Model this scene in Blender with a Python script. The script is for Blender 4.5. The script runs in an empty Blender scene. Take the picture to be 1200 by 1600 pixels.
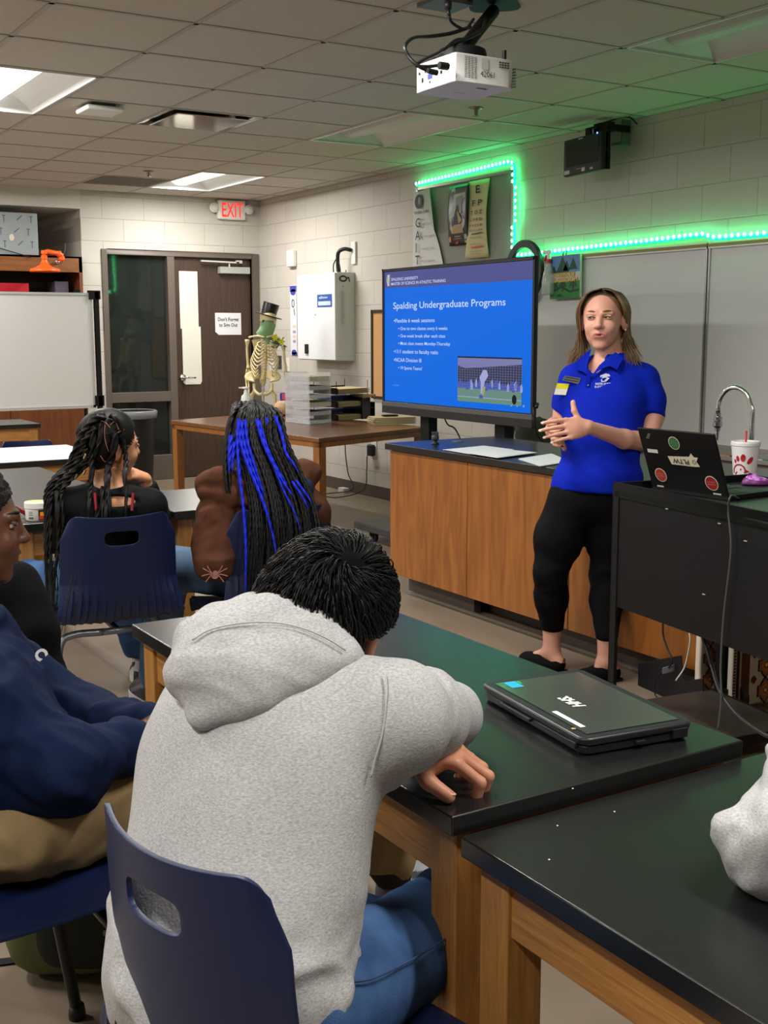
import bpy, bmesh, math, random
import numpy as np
from mathutils import Vector, Matrix, noise as mnoise
random.seed(7); rng = np.random.default_rng(7)
PI = math.pi
SC = bpy.context.scene; COL = SC.collection
# ------------------------------------------------------------------ camera
FPX, CH = 1836.2, 1.4209
_yaw, _pitch, _roll = -.5538, -.1521, -.0021
_f = Vector((-math.sin(_yaw)*math.cos(_pitch), math.cos(_yaw)*math.cos(_pitch), math.sin(_pitch)))
_r = Vector((math.cos(_yaw), math.sin(_yaw), 0)); _u = _r.cross(_f)
CR = (_r*math.cos(_roll)+_u*math.sin(_roll)).normalized(); CU = (-_r*math.sin(_roll)+_u*math.cos(_roll)).normalized(); CF = _f.normalized()
CAM = Vector((0, 0, CH))
cd = bpy.data.cameras.new('camera'); cam = bpy.data.objects.new('camera', cd); COL.objects.link(cam)
M = Matrix((CR, CU, -CF)).transposed().to_4x4(); M.translation = CAM; cam.matrix_world = M
cd.sensor_fit = 'VERTICAL'; cd.sensor_height = 32; cd.lens = FPX*32/1600; cd.clip_start = .05; cd.clip_end = 100
SC.camera = cam
# ------------------------------------------------------------------ world, view
w = bpy.data.worlds.new('world'); SC.world = w; w.use_nodes = True
w.node_tree.nodes['Background'].inputs[0].default_value = (.9, .95, 1, 1); w.node_tree.nodes['Background'].inputs[1].default_value = .02
vs = SC.view_settings; vs.view_transform = 'Standard'; vs.look = 'None'; vs.gamma = 1; vs.use_curve_mapping = False
vs.exposure = 0.0
TROFFER = 58.0      # watts of each ceiling lamp
LED = 17.0          # emission of the green strip
SCREEN = 0.85
# measured from the photograph: rays meeting real planes of the room
def ray(x, y): return CF + CR*((x-600)/FPX) - CU*((y-800)/FPX)
def atZ(x, y, z): d = ray(x, y); return CAM + d*((z-CH)/d.z)
def atX(x, y, v): d = ray(x, y); return CAM + d*(v/d.x)
def atY(x, y, v): d = ray(x, y); return CAM + d*(v/d.y)
def atD(x, y, v): return CAM + ray(x, y)*v
V = Vector
WX, WY, CZ = 5.2475, 10.83, 2.7057
# ------------------------------------------------------------------ materials
MATS = {}
def mat(name, col=(.5,.5,.5), rough=.5, metal=0, emit=None, es=1, spec=.5, noise=None, bump=None, trans=0, ior=1.45, alpha=1, coat=0, sheen=0, sss=0):
    """noise=(scale, amount, col2[, stretch])  bump=(scale, strength[, dist, stretch])"""
    if name in MATS: return MATS[name]
    m = bpy.data.materials.new(name); m.use_nodes = True; MATS[name] = m
    nt = m.node_tree; b = nt.nodes['Principled BSDF']; I = b.inputs
    I['Base Color'].default_value = (*col, 1); I['Roughness'].default_value = rough; I['Metallic'].default_value = metal
    I['Specular IOR Level'].default_value = spec; I['IOR'].default_value = ior
    if trans: I['Transmission Weight'].default_value = trans
    if alpha < 1: I['Alpha'].default_value = alpha
    if coat: I['Coat Weight'].default_value = coat; I['Coat Roughness'].default_value = .15
    if sheen: I['Sheen Weight'].default_value = sheen
    if sss: I['Subsurface Weight'].default_value = sss; I['Subsurface Radius'].default_value = (.02,.008,.004); I['Subsurface Scale'].default_value = .5
    if emit: I['Emission Color'].default_value = (*emit, 1); I['Emission Strength'].default_value = es
    def tex(scale, stretch=(1,1,1), detail=4):
        tc = nt.nodes.new('ShaderNodeTexCoord'); mp = nt.nodes.new('ShaderNodeMapping'); n = nt.nodes.new('ShaderNodeTexNoise')
        mp.inputs['Scale'].default_value = stretch; n.inputs['Scale'].default_value = scale; n.inputs['Detail'].default_value = detail
        nt.links.new(tc.outputs['Object'], mp.inputs[0]); nt.links.new(mp.outputs[0], n.inputs['Vector']); return n
    if noise:
        n = tex(noise[0], noise[3] if len(noise) > 3 else (1,1,1)); cr = nt.nodes.new('ShaderNodeValToRGB')
        a = noise[1]; cr.color_ramp.elements[0].position = .5-a; cr.color_ramp.elements[1].position = .5+a
        cr.color_ramp.elements[0].color = (*col, 1); cr.color_ramp.elements[1].color = (*noise[2], 1)
        nt.links.new(n.outputs['Fac'], cr.inputs[0]); nt.links.new(cr.outputs[0], I['Base Color'])
    if bump:
        n = tex(bump[0], bump[3] if len(bump) > 3 else (1,1,1)); bp = nt.nodes.new('ShaderNodeBump')
        bp.inputs['Strength'].default_value = bump[1]; bp.inputs['Distance'].default_value = bump[2] if len(bump) > 2 else .005
        nt.links.new(n.outputs['Fac'], bp.inputs['Height']); nt.links.new(bp.outputs[0], I['Normal'])
    return m
def srgb(r, g, b):
    f = lambda c: (c/255/12.92) if c/255 <= .04045 else ((c/255+.055)/1.055)**2.4
    return (f(r), f(g), f(b))
def emat(name, col, s=1):
    """self-lit colour of a screen"""
    if name in MATS: return MATS[name]
    return mat(name, (0,0,0), .35, spec=.15, emit=col, es=s)
def wood(name, c1, c2, rough=.4, scale=6, grain=(6,6,.5), coat=0):
    if name in MATS: return MATS[name]
    m = bpy.data.materials.new(name); m.use_nodes = True; MATS[name] = m; nt = m.node_tree; b = nt.nodes['Principled BSDF']
    tc = nt.nodes.new('ShaderNodeTexCoord'); mp = nt.nodes.new('ShaderNodeMapping'); mp.inputs['Scale'].default_value = grain
    n = nt.nodes.new('ShaderNodeTexNoise'); n.inputs['Scale'].default_value = scale; n.inputs['Detail'].default_value = 8; n.inputs['Distortion'].default_value = 1.2
    cr = nt.nodes.new('ShaderNodeValToRGB'); cr.color_ramp.elements[0].position = .32; cr.color_ramp.elements[1].position = .68
    cr.color_ramp.elements[0].color = (*c1, 1); cr.color_ramp.elements[1].color = (*c2, 1)
    L = nt.links.new; L(tc.outputs['Object'], mp.inputs[0]); L(mp.outputs[0], n.inputs['Vector']); L(n.outputs['Fac'], cr.inputs[0]); L(cr.outputs[0], b.inputs['Base Color'])
    b.inputs['Roughness'].default_value = rough; b.inputs['Coat Weight'].default_value = coat; b.inputs['Coat Roughness'].default_value = .2
    bp = nt.nodes.new('ShaderNodeBump'); bp.inputs['Strength'].default_value = .12; bp.inputs['Distance'].default_value = .002
    L(n.outputs['Fac'], bp.inputs['Height']); L(bp.outputs[0], b.inputs['Normal'])
    return m
def block_mat(name, axis, off=(0,0)):
    """painted concrete block; axis 'x' maps (x,z), 'y' maps (y,z)"""
    m = bpy.data.materials.new(name); m.use_nodes = True; MATS[name] = m; nt = m.node_tree; b = nt.nodes['Principled BSDF']; L = nt.links.new
    tc = nt.nodes.new('ShaderNodeTexCoord'); sp = nt.nodes.new('ShaderNodeSeparateXYZ'); cb = nt.nodes.new('ShaderNodeCombineXYZ')
    L(tc.outputs['Object'], sp.inputs[0]); L(sp.outputs['X' if axis == 'x' else 'Y'], cb.inputs[0]); L(sp.outputs['Z'], cb.inputs[1])
    ad = nt.nodes.new('ShaderNodeVectorMath'); ad.operation = 'ADD'; ad.inputs[1].default_value = (off[0]+20.32, off[1]+20.3, 0); L(cb.outputs[0], ad.inputs[0])
    br = nt.nodes.new('ShaderNodeTexBrick'); br.offset = .5; br.inputs['Scale'].default_value = 1
    br.inputs['Brick Width'].default_value = .4064; br.inputs['Row Height'].default_value = .2032; br.inputs['Mortar Size'].default_value = .0045; br.inputs['Mortar Smooth'].default_value = .6
    br.inputs['Color1'].default_value = (*srgb(196,191,182), 1); br.inputs['Color2'].default_value = (*srgb(190,185,176), 1); br.inputs['Mortar'].default_value = (*srgb(172,167,158), 1)
    L(ad.outputs[0], br.inputs['Vector']); L(br.outputs['Color'], b.inputs['Base Color']); b.inputs['Roughness'].default_value = .6
    n = nt.nodes.new('ShaderNodeTexNoise'); n.inputs['Scale'].default_value = 90; n.inputs['Detail'].default_value = 5; L(tc.outputs['Object'], n.inputs['Vector'])
    mx = nt.nodes.new('ShaderNodeMath'); mx.operation = 'MULTIPLY_ADD'; mx.inputs[1].default_value = -1.0; L(br.outputs['Fac'], mx.inputs[0])
    ns = nt.nodes.new('ShaderNodeMath'); ns.operation = 'MULTIPLY'; ns.inputs[1].default_value = .35; L(n.outputs['Fac'], ns.inputs[0]); L(ns.outputs[0], mx.inputs[2])
    bp = nt.nodes.new('ShaderNodeBump'); bp.inputs['Strength'].default_value = .5; bp.inputs['Distance'].default_value = .004; L(mx.outputs[0], bp.inputs['Height']); L(bp.outputs[0], b.inputs['Normal'])
    return m
# ------------------------------------------------------------------ objects
def tag(o, label=None, cat=None, group=None, kind=None):
    if label: o['label'] = label
    if cat: o['category'] = cat
    if group: o['group'] = group
    if kind: o['kind'] = kind
    return o
def thing(name, loc, label, cat, group=None, rz=0):
    o = bpy.data.objects.new(name, None); o.empty_display_size = .1; COL.objects.link(o); o.location = loc; o.rotation_euler = (0,0,rz)
    return tag(o, label, cat, group)
class MB:
    def __init__(s): s.v = []; s.f = []; s.m = []
    def add(s, v, f, mi=0):
        n = len(s.v); s.v += [tuple(p) for p in v]; s.f += [tuple(i+n for i in q) for q in f]; s.m += [mi]*len(f); return s
    def hexa(s, P, mi=0):
        return s.add(P, [(0,3,2,1),(4,5,6,7),(0,1,5,4),(1,2,6,5),(2,3,7,6),(3,0,4,7)], mi)
    def box(s, a, b, mi=0):
        x0,x1 = sorted((a[0],b[0])); y0,y1 = sorted((a[1],b[1])); z0,z1 = sorted((a[2],b[2]))
        return s.hexa([(x0,y0,z0),(x1,y0,z0),(x1,y1,z0),(x0,y1,z0),(x0,y0,z1),(x1,y0,z1),(x1,y1,z1),(x0,y1,z1)], mi)
    def obox(s, c, ax, ay, az, sx, sy, sz, mi=0):
        c = V(c); ax,ay,az = V(ax).normalized()*sx/2, V(ay).normalized()*sy/2, V(az).normalized()*sz/2
        return s.hexa([c-ax-ay-az, c+ax-ay-az, c+ax+ay-az, c-ax+ay-az, c-ax-ay+az, c+ax-ay+az, c+ax+ay+az, c-ax+ay+az], mi)
    def ring_loft(s, rings, mi=0, cap=True, close=True):
        n = len(rings[0]); v = [p for r in rings for p in r]; f = []
        for i in range(len(rings)-1):
            for j in range(n if close else n-1):
                k = (j+1) % n; f.append((i*n+j, i*n+k, (i+1)*n+k, (i+1)*n+j))
        if cap: f.append(tuple(range(n))[::-1]); f.append(tuple((len(rings)-1)*n+j for j in range(n)))
        return s.add(v, f, mi)
    def tube(s, pts, r, n=8, mi=0, cap=True):
        pts = [V(p) for p in pts]; rs = r if hasattr(r, '__len__') else [r]*len(pts); rings = []; up = None
        for i, p in enumerate(pts):
            t = (pts[min(i+1,len(pts)-1)]-pts[max(i-1,0)]).normalized()
            if up is None: up = t.orthogonal().normalized()
            up = (up-t*up.dot(t)); up = up.normalized() if up.length > 1e-6 else t.orthogonal().normalized(); b = t.cross(up)
            rings.append([p+(up*math.cos(a)+b*math.sin(a))*rs[i] for a in [2*PI*k/n for k in range(n)]])
        return s.ring_loft(rings, mi, cap)
    def cyl(s, a, b, r, n=20, mi=0, r2=None): return s.tube([a, b], [r, r if r2 is None else r2], n, mi)
    def lathe(s, prof, c=(0,0,0), ax=(0,0,1), n=24, mi=0, cap=True):
        ax = V(ax).normalized(); u = ax.orthogonal().normalized(); w_ = ax.cross(u); c = V(c)
        return s.ring_loft([[c+ax*h+(u*math.cos(2*PI*k/n)+w_*math.sin(2*PI*k/n))*max(r,1e-5) for k in range(n)] for r, h in prof], mi, cap)
    def ball(s, c, r, n=12, mi=0, ax=(0,0,1)):
        rr = r if hasattr(r, '__len__') else (r,r,r); c = V(c); v=[]; f=[]; m_=n//2
        for i in range(m_+1):
            t = PI*i/m_
            for j in range(n): p = 2*PI*j/n; v.append(c+V((math.sin(t)*math.cos(p)*rr[0], math.sin(t)*math.sin(p)*rr[1], math.cos(t)*rr[2])))
        for i in range(m_):
            for j in range(n): k=(j+1)%n; f.append((i*n+j,(i+1)*n+j,(i+1)*n+k,i*n+k))
        return s.add(v, f, mi)
    def prism(s, poly, d, mi=0):
        """poly: 3-D points of a flat outline, extruded by d"""
        d = V(d); P = [V(p) for p in poly]; return s.ring_loft([P, [p+d for p in P]], mi)
    def build(s, name, m, parent=None, smooth=False, bevel=0, world=True, seg=2, sub=0, solid=0):
        me = bpy.data.meshes.new(name)
        vv = s.v
        if parent is not None and world:
            L = root_loc(parent); vv = [(p[0]-L.x, p[1]-L.y, p[2]-L.z) for p in s.v]
        me.from_pydata(vv, [], s.f)
        ms = m if isinstance(m, (list, tuple)) else [m]
        for q in ms: me.materials.append(q)
        me.polygons.foreach_set('material_index', s.m)
        bm = bmesh.new(); bm.from_mesh(me); bmesh.ops.remove_doubles(bm, verts=bm.verts, dist=1e-6); bmesh.ops.recalc_face_normals(bm, faces=bm.faces); bm.to_mesh(me); bm.free()
        if smooth: me.polygons.foreach_set('use_smooth', [True]*len(me.polygons))
        o = bpy.data.objects.new(name, me); COL.objects.link(o)
        if parent is not None: o.parent = parent
        if bevel:
            b = o.modifiers.new('bevel','BEVEL'); b.width = bevel; b.segments = seg; b.limit_method = 'ANGLE'; b.angle_limit = .7
            if smooth is not True: me.polygons.foreach_set('use_smooth', [True]*len(me.polygons)); b.harden_normals = True
        if solid: q = o.modifiers.new('solid','SOLIDIFY'); q.thickness = solid; q.offset = 0
        if sub: q = o.modifiers.new('sub','SUBSURF'); q.levels = sub; q.render_levels = sub
        return o
def root_loc(o):
    """sum of the locations up the chain (no thing built in world space is rotated)"""
    L = V((0,0,0))
    while o is not None: L += o.location; o = o.parent
    return L
def struct(o, name=None): o['kind'] = 'structure'; return o
def copy_tree(o, parent=None):
    c = o.copy(); COL.objects.link(c); c.parent = parent
    for ch in [q for q in bpy.data.objects if q.parent == o]: copy_tree(ch, c)
    return c
def text_mesh(s, mb, org, right, up, height=None, width=None, mi=0, align='LEFT', thick=.0004, bold=0, shear=0):
    """adds lettering to a builder: org is the baseline start (or centre)"""
    cu = bpy.data.curves.new('t', 'FONT'); cu.body = s; cu.size = 1; cu.align_x = align; cu.offset = bold; cu.shear = shear; cu.resolution_u = 3
    o = bpy.data.objects.new('t', cu); COL.objects.link(o); dg = bpy.context.evaluated_depsgraph_get(); me = bpy.data.meshes.new_from_object(o.evaluated_get(dg))
    bpy.data.objects.remove(o); bpy.data.curves.remove(cu)
    if not me.vertices: return
    xs = [v.co.x for v in me.vertices]; ys = [v.co.y for v in me.vertices]
    sy = height/.7 if height else width/(max(xs)-min(xs)); sx = width/(max(xs)-min(xs)) if width else sy
    R, U = V(right).normalized(), V(up).normalized(); N = R.cross(U); org = V(org)
    mb.add([org+R*v.co.x*sx+U*v.co.y*sy+N*thick for v in me.vertices], [tuple(p.vertices) for p in me.polygons], mi)
    bpy.data.meshes.remove(me)
class Flat:
    """2-D drawing on a plane: origin, right, up; N points to the viewer"""
    def __init__(s, o, right, up): s.o = V(o); s.R = V(right).normalized(); s.U = V(up).normalized(); s.N = s.R.cross(s.U)
    def p(s, x, y, n=0): return s.o+s.R*x+s.U*y+s.N*n
    def poly(s, mb, pts, n=.001, mi=0): mb.add([s.p(x,y,n) for x,y in pts], [tuple(range(len(pts)))], mi)
    def rect(s, mb, x0, y0, x1, y1, n=.001, mi=0): s.poly(mb, [(x0,y0),(x1,y0),(x1,y1),(x0,y1)], n, mi)
    def slab(s, mb, x0, y0, x1, y1, n0, n1, mi=0):
        mb.hexa([s.p(x0,y0,n0),s.p(x1,y0,n0),s.p(x1,y1,n0),s.p(x0,y1,n0),s.p(x0,y0,n1),s.p(x1,y0,n1),s.p(x1,y1,n1),s.p(x0,y1,n1)], mi)
    def disc(s, mb, x, y, rx, ry=None, n=.001, mi=0, k=20, rot=0):
        ry = ry or rx; c_, s_ = math.cos(rot), math.sin(rot)
        s.poly(mb, [(x+rx*math.cos(a)*c_-ry*math.sin(a)*s_, y+rx*math.cos(a)*s_+ry*math.sin(a)*c_) for a in [2*PI*i/k for i in range(k)]], n, mi)
    def ring(s, mb, x, y, rx, ry, w_, n=.001, mi=0, k=28, a0=0, a1=2*PI):
        for i in range(k):
            a, b = a0+(a1-a0)*i/k, a0+(a1-a0)*(i+1)/k
            s.poly(mb, [(x+rx*math.cos(a),y+ry*math.sin(a)),(x+rx*math.cos(b),y+ry*math.sin(b)),(x+(rx-w_)*math.cos(b),y+(ry-w_)*math.sin(b)),(x+(rx-w_)*math.cos(a),y+(ry-w_)*math.sin(a))], n, mi)
    def text(s, mb, t, x, y, height=None, width=None, n=.001, mi=0, **k): text_mesh(t, mb, s.p(x,y), s.R, s.U, height, width, mi, thick=n, **k)
def bez(pts, n=24):
    """Catmull-Rom through points"""
    P = [V(p) for p in pts]; P = [P[0]*2-P[1]]+P+[P[-1]*2-P[-2]]; out = []
    for i in range(1, len(P)-2):
        for k in range(n):
            t = k/n; a,b,c,d = P[i-1],P[i],P[i+1],P[i+2]
            out.append(.5*((2*b)+(c-a)*t+(2*a-5*b+4*c-d)*t*t+(3*b-a-3*c+d)*t**3))
    out.append(P[-2]); return out
# ================================================================== THE ROOM
m_black = mat('black plastic', srgb(22,22,24), .45); m_blackm = mat('black metal', srgb(20,20,21), .5, spec=.25, bump=(300,.1,.001))
m_white = mat('white plastic', srgb(225,225,220), .4); m_chrome = mat('chrome', (.8,.8,.82), .12, 1)
m_wall_b = block_mat('painted block back', 'x', (-3.44,0)); m_wall_r = block_mat('painted block right', 'y', (.1,0))
m_floor = mat('worn sealed concrete', srgb(118,104,88), .42, spec=.4, noise=(1.6,.28,srgb(142,127,110)), bump=(120,.05,.002))
o = MB().box((-5.2,-4.2,-.1),(WX+.2,WY+1.6,0)).build('floor', m_floor); struct(o)
GX, GY, TL = 2.065, 4.835, .6096
# ceiling tiles with openings
lights_lit = [(-1,2),(-1,-3),(-1,-8),(-1,7),(-5,2),(-5,-3),(-5,-8),(-5,7),(-9,2),(-9,-3),(-9,7),(3,7)]
lights_off = [(3,2),(3,-3)]
skip = set()
for i,j in lights_lit+lights_off: skip |= {(i,j),(i,j+1)}
skip |= {(1,3),(2,8)}
m_tile = mat('mineral ceiling tile', srgb(206,200,190), .9, noise=(260,.18,srgb(182,176,166)), bump=(200,.4,.003))
m_grid = mat('ceiling grid metal', srgb(168,163,154), .5)
tm = MB(); gm = MB()
for i in range(-12, 6):
    for j in range(-15, 10):
        if (i,j) in skip: continue
        x0, x1, y0, y1 = max(GX+i*TL,-5.2), min(GX+(i+1)*TL,WX), GY+j*TL, min(GY+(j+1)*TL,WY)
        if x1 > x0 and y1 > y0: tm.box((x0,y0,CZ),(x1,y1,CZ+.015))
for i in range(-12, 7):
    x = GX+i*TL
    if x < WX: gm.box((x-.012,-4.2,CZ-.004),(x+.012,WY,CZ+.012))
for j in range(-15, 11):
    y = GY+j*TL
    if y < WY:
        xs = -5.2
        for i in range(-12, 6):
            if (i,j-1) in skip and (i,j) in skip: gm.box((xs,y-.012,CZ-.004),(GX+i*TL,y+.012,CZ+.012)); xs = GX+(i+1)*TL
        gm.box((xs,y-.012,CZ-.004),(WX,y+.012,CZ+.012))
gm.box((WX-.022,-4.2,CZ-.004),(WX,WY,CZ)).box((3.45,WY-.022,CZ-.004),(WX,WY,CZ))
ceil = struct(tm.build('ceiling', m_tile)); gm.build('grid', m_grid, ceil)
# unseen slab over the plenum, added to keep outside light out of the room
struct(MB().box((-5.2,-4.2,CZ+.5),(WX+.2,WY+1.6,CZ+.6)).build('unseen_slab', mat('slab', (.3,.3,.3), .9)))
# back wall with door opening (frame 3.62..5.23)
FX0, FX1, FZ = 3.622, 5.2, 2.187
bw = MB().box((3.44,WY,0),(FX0,WY+.2,CZ+.5)).box((FX0,WY,FZ),(WX+.2,WY+.2,CZ+.5)).box((FX1,WY,0),(WX+.2,WY+.2,FZ))
bw.box((3.44,WY+.2,0),(3.64,WY+1.6,CZ+.5))
struct(bw.build('wall_back', m_wall_b))
struct(MB().box((-5.4,WY+1.4,0),(3.44,WY+1.6,CZ+.5)).build('wall_alcove', m_wall_b))
struct(MB().box((-5.4,WY-.02,2.535),(3.44,WY+1.4,CZ+.5)).build('trim_2', mat('painted soffit', srgb(200,196,188), .7)))
struct(MB().box((WX,-4.2,0),(WX+.2,WY,CZ+.5)).build('wall_right', m_wall_r))
struct(MB().box((-5.4,-4.2,0),(-5.2,WY+1.6,CZ+.5)).build('wall_left', m_wall_r)); struct(MB().box((-5.4,-4.4,0),(WX+.2,-4.2,CZ+.5)).build('wall_near', m_wall_b))
m_base = mat('vinyl base', srgb(78,68,62), .5)
struct(MB().box((WX-.008,-4.2,0),(WX,WY,.105)).build('baseboard_right', m_base)); struct(MB().box((3.44,WY-.008,0),(FX0,WY,.105)).build('baseboard_back', m_base))
# corridor behind the glass
m_corr = mat('corridor wall', srgb(95,98,92), .8)
struct(MB().box((3.64,WY+1.6,0),(WX+.2,WY+1.7,CZ)).box((3.64,WY+.2,CZ-.1),(WX+.2,WY+1.7,CZ)).build('wall_corridor', m_corr))
# door frame + door + sidelight
m_frame = mat('taupe painted steel', srgb(98,88,80), .45)
YF = WY-.015; MX0, MX1 = 4.262, 4.335; DR = 5.15
fr = MB().box((FX0,YF,0),(FX0+.05,WY+.12,FZ)).box((DR,YF,0),(FX1+.03,WY+.12,FZ)).box((FX0+.05,YF,2.137),(DR,WY+.12,FZ)).box((MX0,YF,0),(MX1,WY+.12,2.137))
fr.box((FX0+.05,YF,.76),(MX0,WY+.12,.855)).box((FX0+.05,YF,0),(MX0,WY+.12,.24))
win = struct(MB().box((FX0+.05,WY+.05,.855),(MX0,WY+.056,2.137)).box((FX0+.05,WY+.05,.24),(MX0,WY+.056,.76)).build('window_1', mat('dark wired glass', srgb(70,78,74), .04, trans=.75, spec=.6)))
fr.build('window_frame', m_frame, win, bevel=.004)
m_door = wood('dark walnut door', srgb(74,55,44), srgb(58,42,34), .45, 5, (14,14,.7))
door = struct(MB().box((MX1,WY+.03,.008),(DR,WY+.075,2.135)).build('door_1', m_door))
dh = MB(); h0 = V((4.40,WY+.03,.985)); dh.cyl(h0, h0+V((0,-.02,0)), .032, 20); dh.cyl(h0, h0+V((0,-.06,0)), .012, 12); dh.tube([h0+V((-.01,-.06,0)), h0+V((.05,-.062,0)), h0+V((.12,-.055,-.004))], [.011,.010,.008], 10)
dh.build('door_handle', m_chrome, door, smooth=True)
dc = MB().box((4.80,WY-.04,1.99),(5.12,WY+.03,2.055)); dc.build('closer_body', mat('closer grey', srgb(165,168,160), .4), door, bevel=.004)
da = MB(); da.obox((4.80,WY-.035,2.10),(1,0,-.02),(0,1,0),(0,0,1),.40,.03,.014); da.cyl((4.9,WY-.03,2.05),(4.9,WY-.03,2.1),.008,10); da.box((4.97,WY-.05,2.09),(5.03,WY-.02,2.118)); da.build('closer_arm', mat('closer arm', srgb(205,205,200), .3, .3), door)
# paper on the door
m_paper = mat('white paper', srgb(222,220,208), .8)
t = thing('paper_strip', (4.49,WY+.028,1.45), 'long narrow white paper taped over the glass slot of the brown door', 'paper')
F = Flat((4.39,WY+.029,.915),(1,0,0),(0,0,1)); mb = MB()
F.slab(mb, 0.005,.54,.195,1.09,0,.002); mb.build('upper_sheet', m_paper, t)
mb = MB(); mb.prism([F.p(.045,0,.0025),F.p(.2,0,.0025),F.p(.215,.03,.0025),F.p(.215,.56,.0025),F.p(.02,.56,.0025),F.p(.02,.02,.0025)], F.N*.001); mb.build('lower_sheet', m_paper, t)
t = thing('sign', (4.9,WY+.02,1.5), 'white sheet sign on the brown door reading Don\'t Forget to Sign Out', 'sign')
F = Flat((4.76,WY+.028,1.395),(1,0,0),(0,0,1)); mb = MB(); mb.prism([F.p(.035,0,.001),F.p(.28,0,.001),F.p(.28,.215,.001),F.p(0,.215,.001),F.p(0,.03,.001)], F.N*.002); mb.build('sheet', mat('sign paper', srgb(226,228,230), .7), t)
mb = MB(); F.text(mb, "Don't Forget", .14, .135, width=.225, height=.034, align='CENTER', n=.0045, bold=.02); F.text(mb, "to Sign Out", .14, .08, width=.20, height=.034, align='CENTER', n=.0045, bold=.02); mb.build('lettering', mat('black ink', (.03,.03,.03), .7), t)
# ------------------------------------------------------------------ ceiling lights
m_lens_on = mat('lit lens', (.9,.9,.9), .4, emit=(1,.97,.92), es=2.2); m_lens_off = mat('unlit lens', srgb(196,196,190), .4); m_refl = mat('white reflector', srgb(222,224,222), .35); m_trim = mat('troffer trim', srgb(215,215,210), .3)
def troffer(i, j, lit, label):
    x0, y0 = GX+i*TL+.012, GY+j*TL+.012; x1, y1 = x0+TL-.024, y0+2*TL-.024; cx = (x0+x1)/2
    t = thing('ceiling_light', (cx,(y0+y1)/2,CZ), label, 'ceiling light', 'recessed ceiling lights')
    h = MB()
    # curved reflectors each side and sloped ends
    for s in (-1,1):
        A = []
        for k in range(9):
            q = k/8; x = cx+s*((.285)-(.285-.10)*q); z = CZ+.09*math.sin(q*PI/2); A.append((x,z))
        h.ring_loft([[(x,y,z) for x,z in A] for y in (y0+.07*0, y1)], 0, False, False)
    h.box((x0,y0-.002,CZ),(x1,y0,CZ+.11)); h.box((x0,y1,CZ),(x1,y1+.002,CZ+.11)); h.box((x0,y0,CZ+.1),(x1,y1,CZ+.112)); h.box((x0-.002,y0,CZ),(x0,y1,CZ+.11)); h.box((x1,y0,CZ),(x1+.002,y1,CZ+.11))
    for yy, s in ((y0,1),(y1,-1)): h.hexa([(x0,yy,CZ),(x1,yy,CZ),(x1,yy+s*.002,CZ),(x0,yy+s*.002,CZ),(x0,yy+s*.07,CZ+.095),(x1,yy+s*.07,CZ+.095),(x1,yy+s*.072,CZ+.095),(x0,yy+s*.072,CZ+.095)])
    h.build('reflector', m_refl, t)
    f = MB()
    for a,b in (((x0,y0),(x1,y0+.012)),((x0,y1-.012),(x1,y1)),((x0,y0),(x0+.012,y1)),((x1-.012,y0),(x1,y1))): f.box((a[0],a[1],CZ-.006),(b[0],b[1],CZ+.003))
    f.build('trim_frame', m_trim, t)
    l = MB(); n = 14; l.ring_loft([[(cx+.105*math.cos(a), y, CZ+.085-.06*math.sin(a)) for a in [PI*k/n for k in range(n+1)]] for y in (y0+.055, y1-.055)], 0, True, True)
    l.build('lens', m_lens_on if lit else m_lens_off, t, smooth=False)
    if lit:
        ld = bpy.data.lights.new('lamp','AREA'); ld.shape='RECTANGLE'; ld.size=.17; ld.size_y=1.08; ld.energy=TROFFER; ld.color=(1,.965,.91); lo=bpy.data.objects.new('lamp', ld); COL.objects.link(lo); lo.parent=t; lo.location=(0,0,.016)
    return t
troffer(-1,2,True,'lit ceiling light cut by the left edge of the photo, beside the wireless box')
troffer(3,7,True,'lit ceiling light above the exit sign at the back of the room')
troffer(3,2,False,'unlit ceiling light with rounded lens between the air diffuser and the poster board')
troffer(3,-3,False,'unlit ceiling light in the top right corner, tinted green by the light strip')
for i,j in lights_lit:
    if (i,j) not in ((-1,2),(3,7)): troffer(i,j,True,'lit ceiling light outside the photo over the rear desks')
# air diffuser with mirror plaque
t = thing('air_diffuser', (GX+1.5*TL,GY+3.5*TL,CZ), 'shiny square metal air diffuser hanging in the ceiling grid', 'air diffuser')
x0,y0 = GX+TL+.012, GY+3*TL+.012; S = TL-.024; mb = MB(); cx,cy = x0+S/2,y0+S/2
def sq(h,z): return [(cx-h,cy-h,z),(cx+h,cy-h,z),(cx+h,cy+h,z),(cx-h,cy+h,z)]
mb.ring_loft([sq(S/2,CZ-.004),sq(S/2-.03,CZ),sq(.2,CZ+.11),sq(.15,CZ+.11)],0,False); mb.box((cx-.16,cy-.16,CZ+.11),(cx+.16,cy+.16,CZ+.12)); mb.build('outer_cone', mat('brushed steel', srgb(190,186,180), .16, .95), t)
mb = MB(); mb.ring_loft([sq(.225,CZ-.016),sq(.235,CZ-.012),sq(.15,CZ+.05),sq(.13,CZ+.05)],0,True); mb.build('plaque', mat('polished steel', srgb(200,196,190), .1, .95), t)
# dark return grille
t = thing('return_grille', (GX+2.5*TL,GY+8.5*TL,CZ), 'dark square return air grille in the ceiling near the back wall', 'air vent')
x0,y0 = GX+2*TL+.012, GY+8*TL+.012; mb = MB(); mb.box((x0,y0,CZ+.02),(x0+S,y0+S,CZ+.03)); mb.build('backing', mat('grille dark', srgb(70,66,60), .8), t)
mb = MB(); 
for k in range(24): mb.box((x0+k*S/24,y0,CZ+.001),(x0+k*S/24+.009,y0+S,CZ+.014)); mb.box((x0,y0+k*S/24,CZ+.003),(x0+S,y0+k*S/24+.006,CZ+.012))
mb.build('lattice', mat('grille grey', srgb(125,120,112), .6), t)
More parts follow.
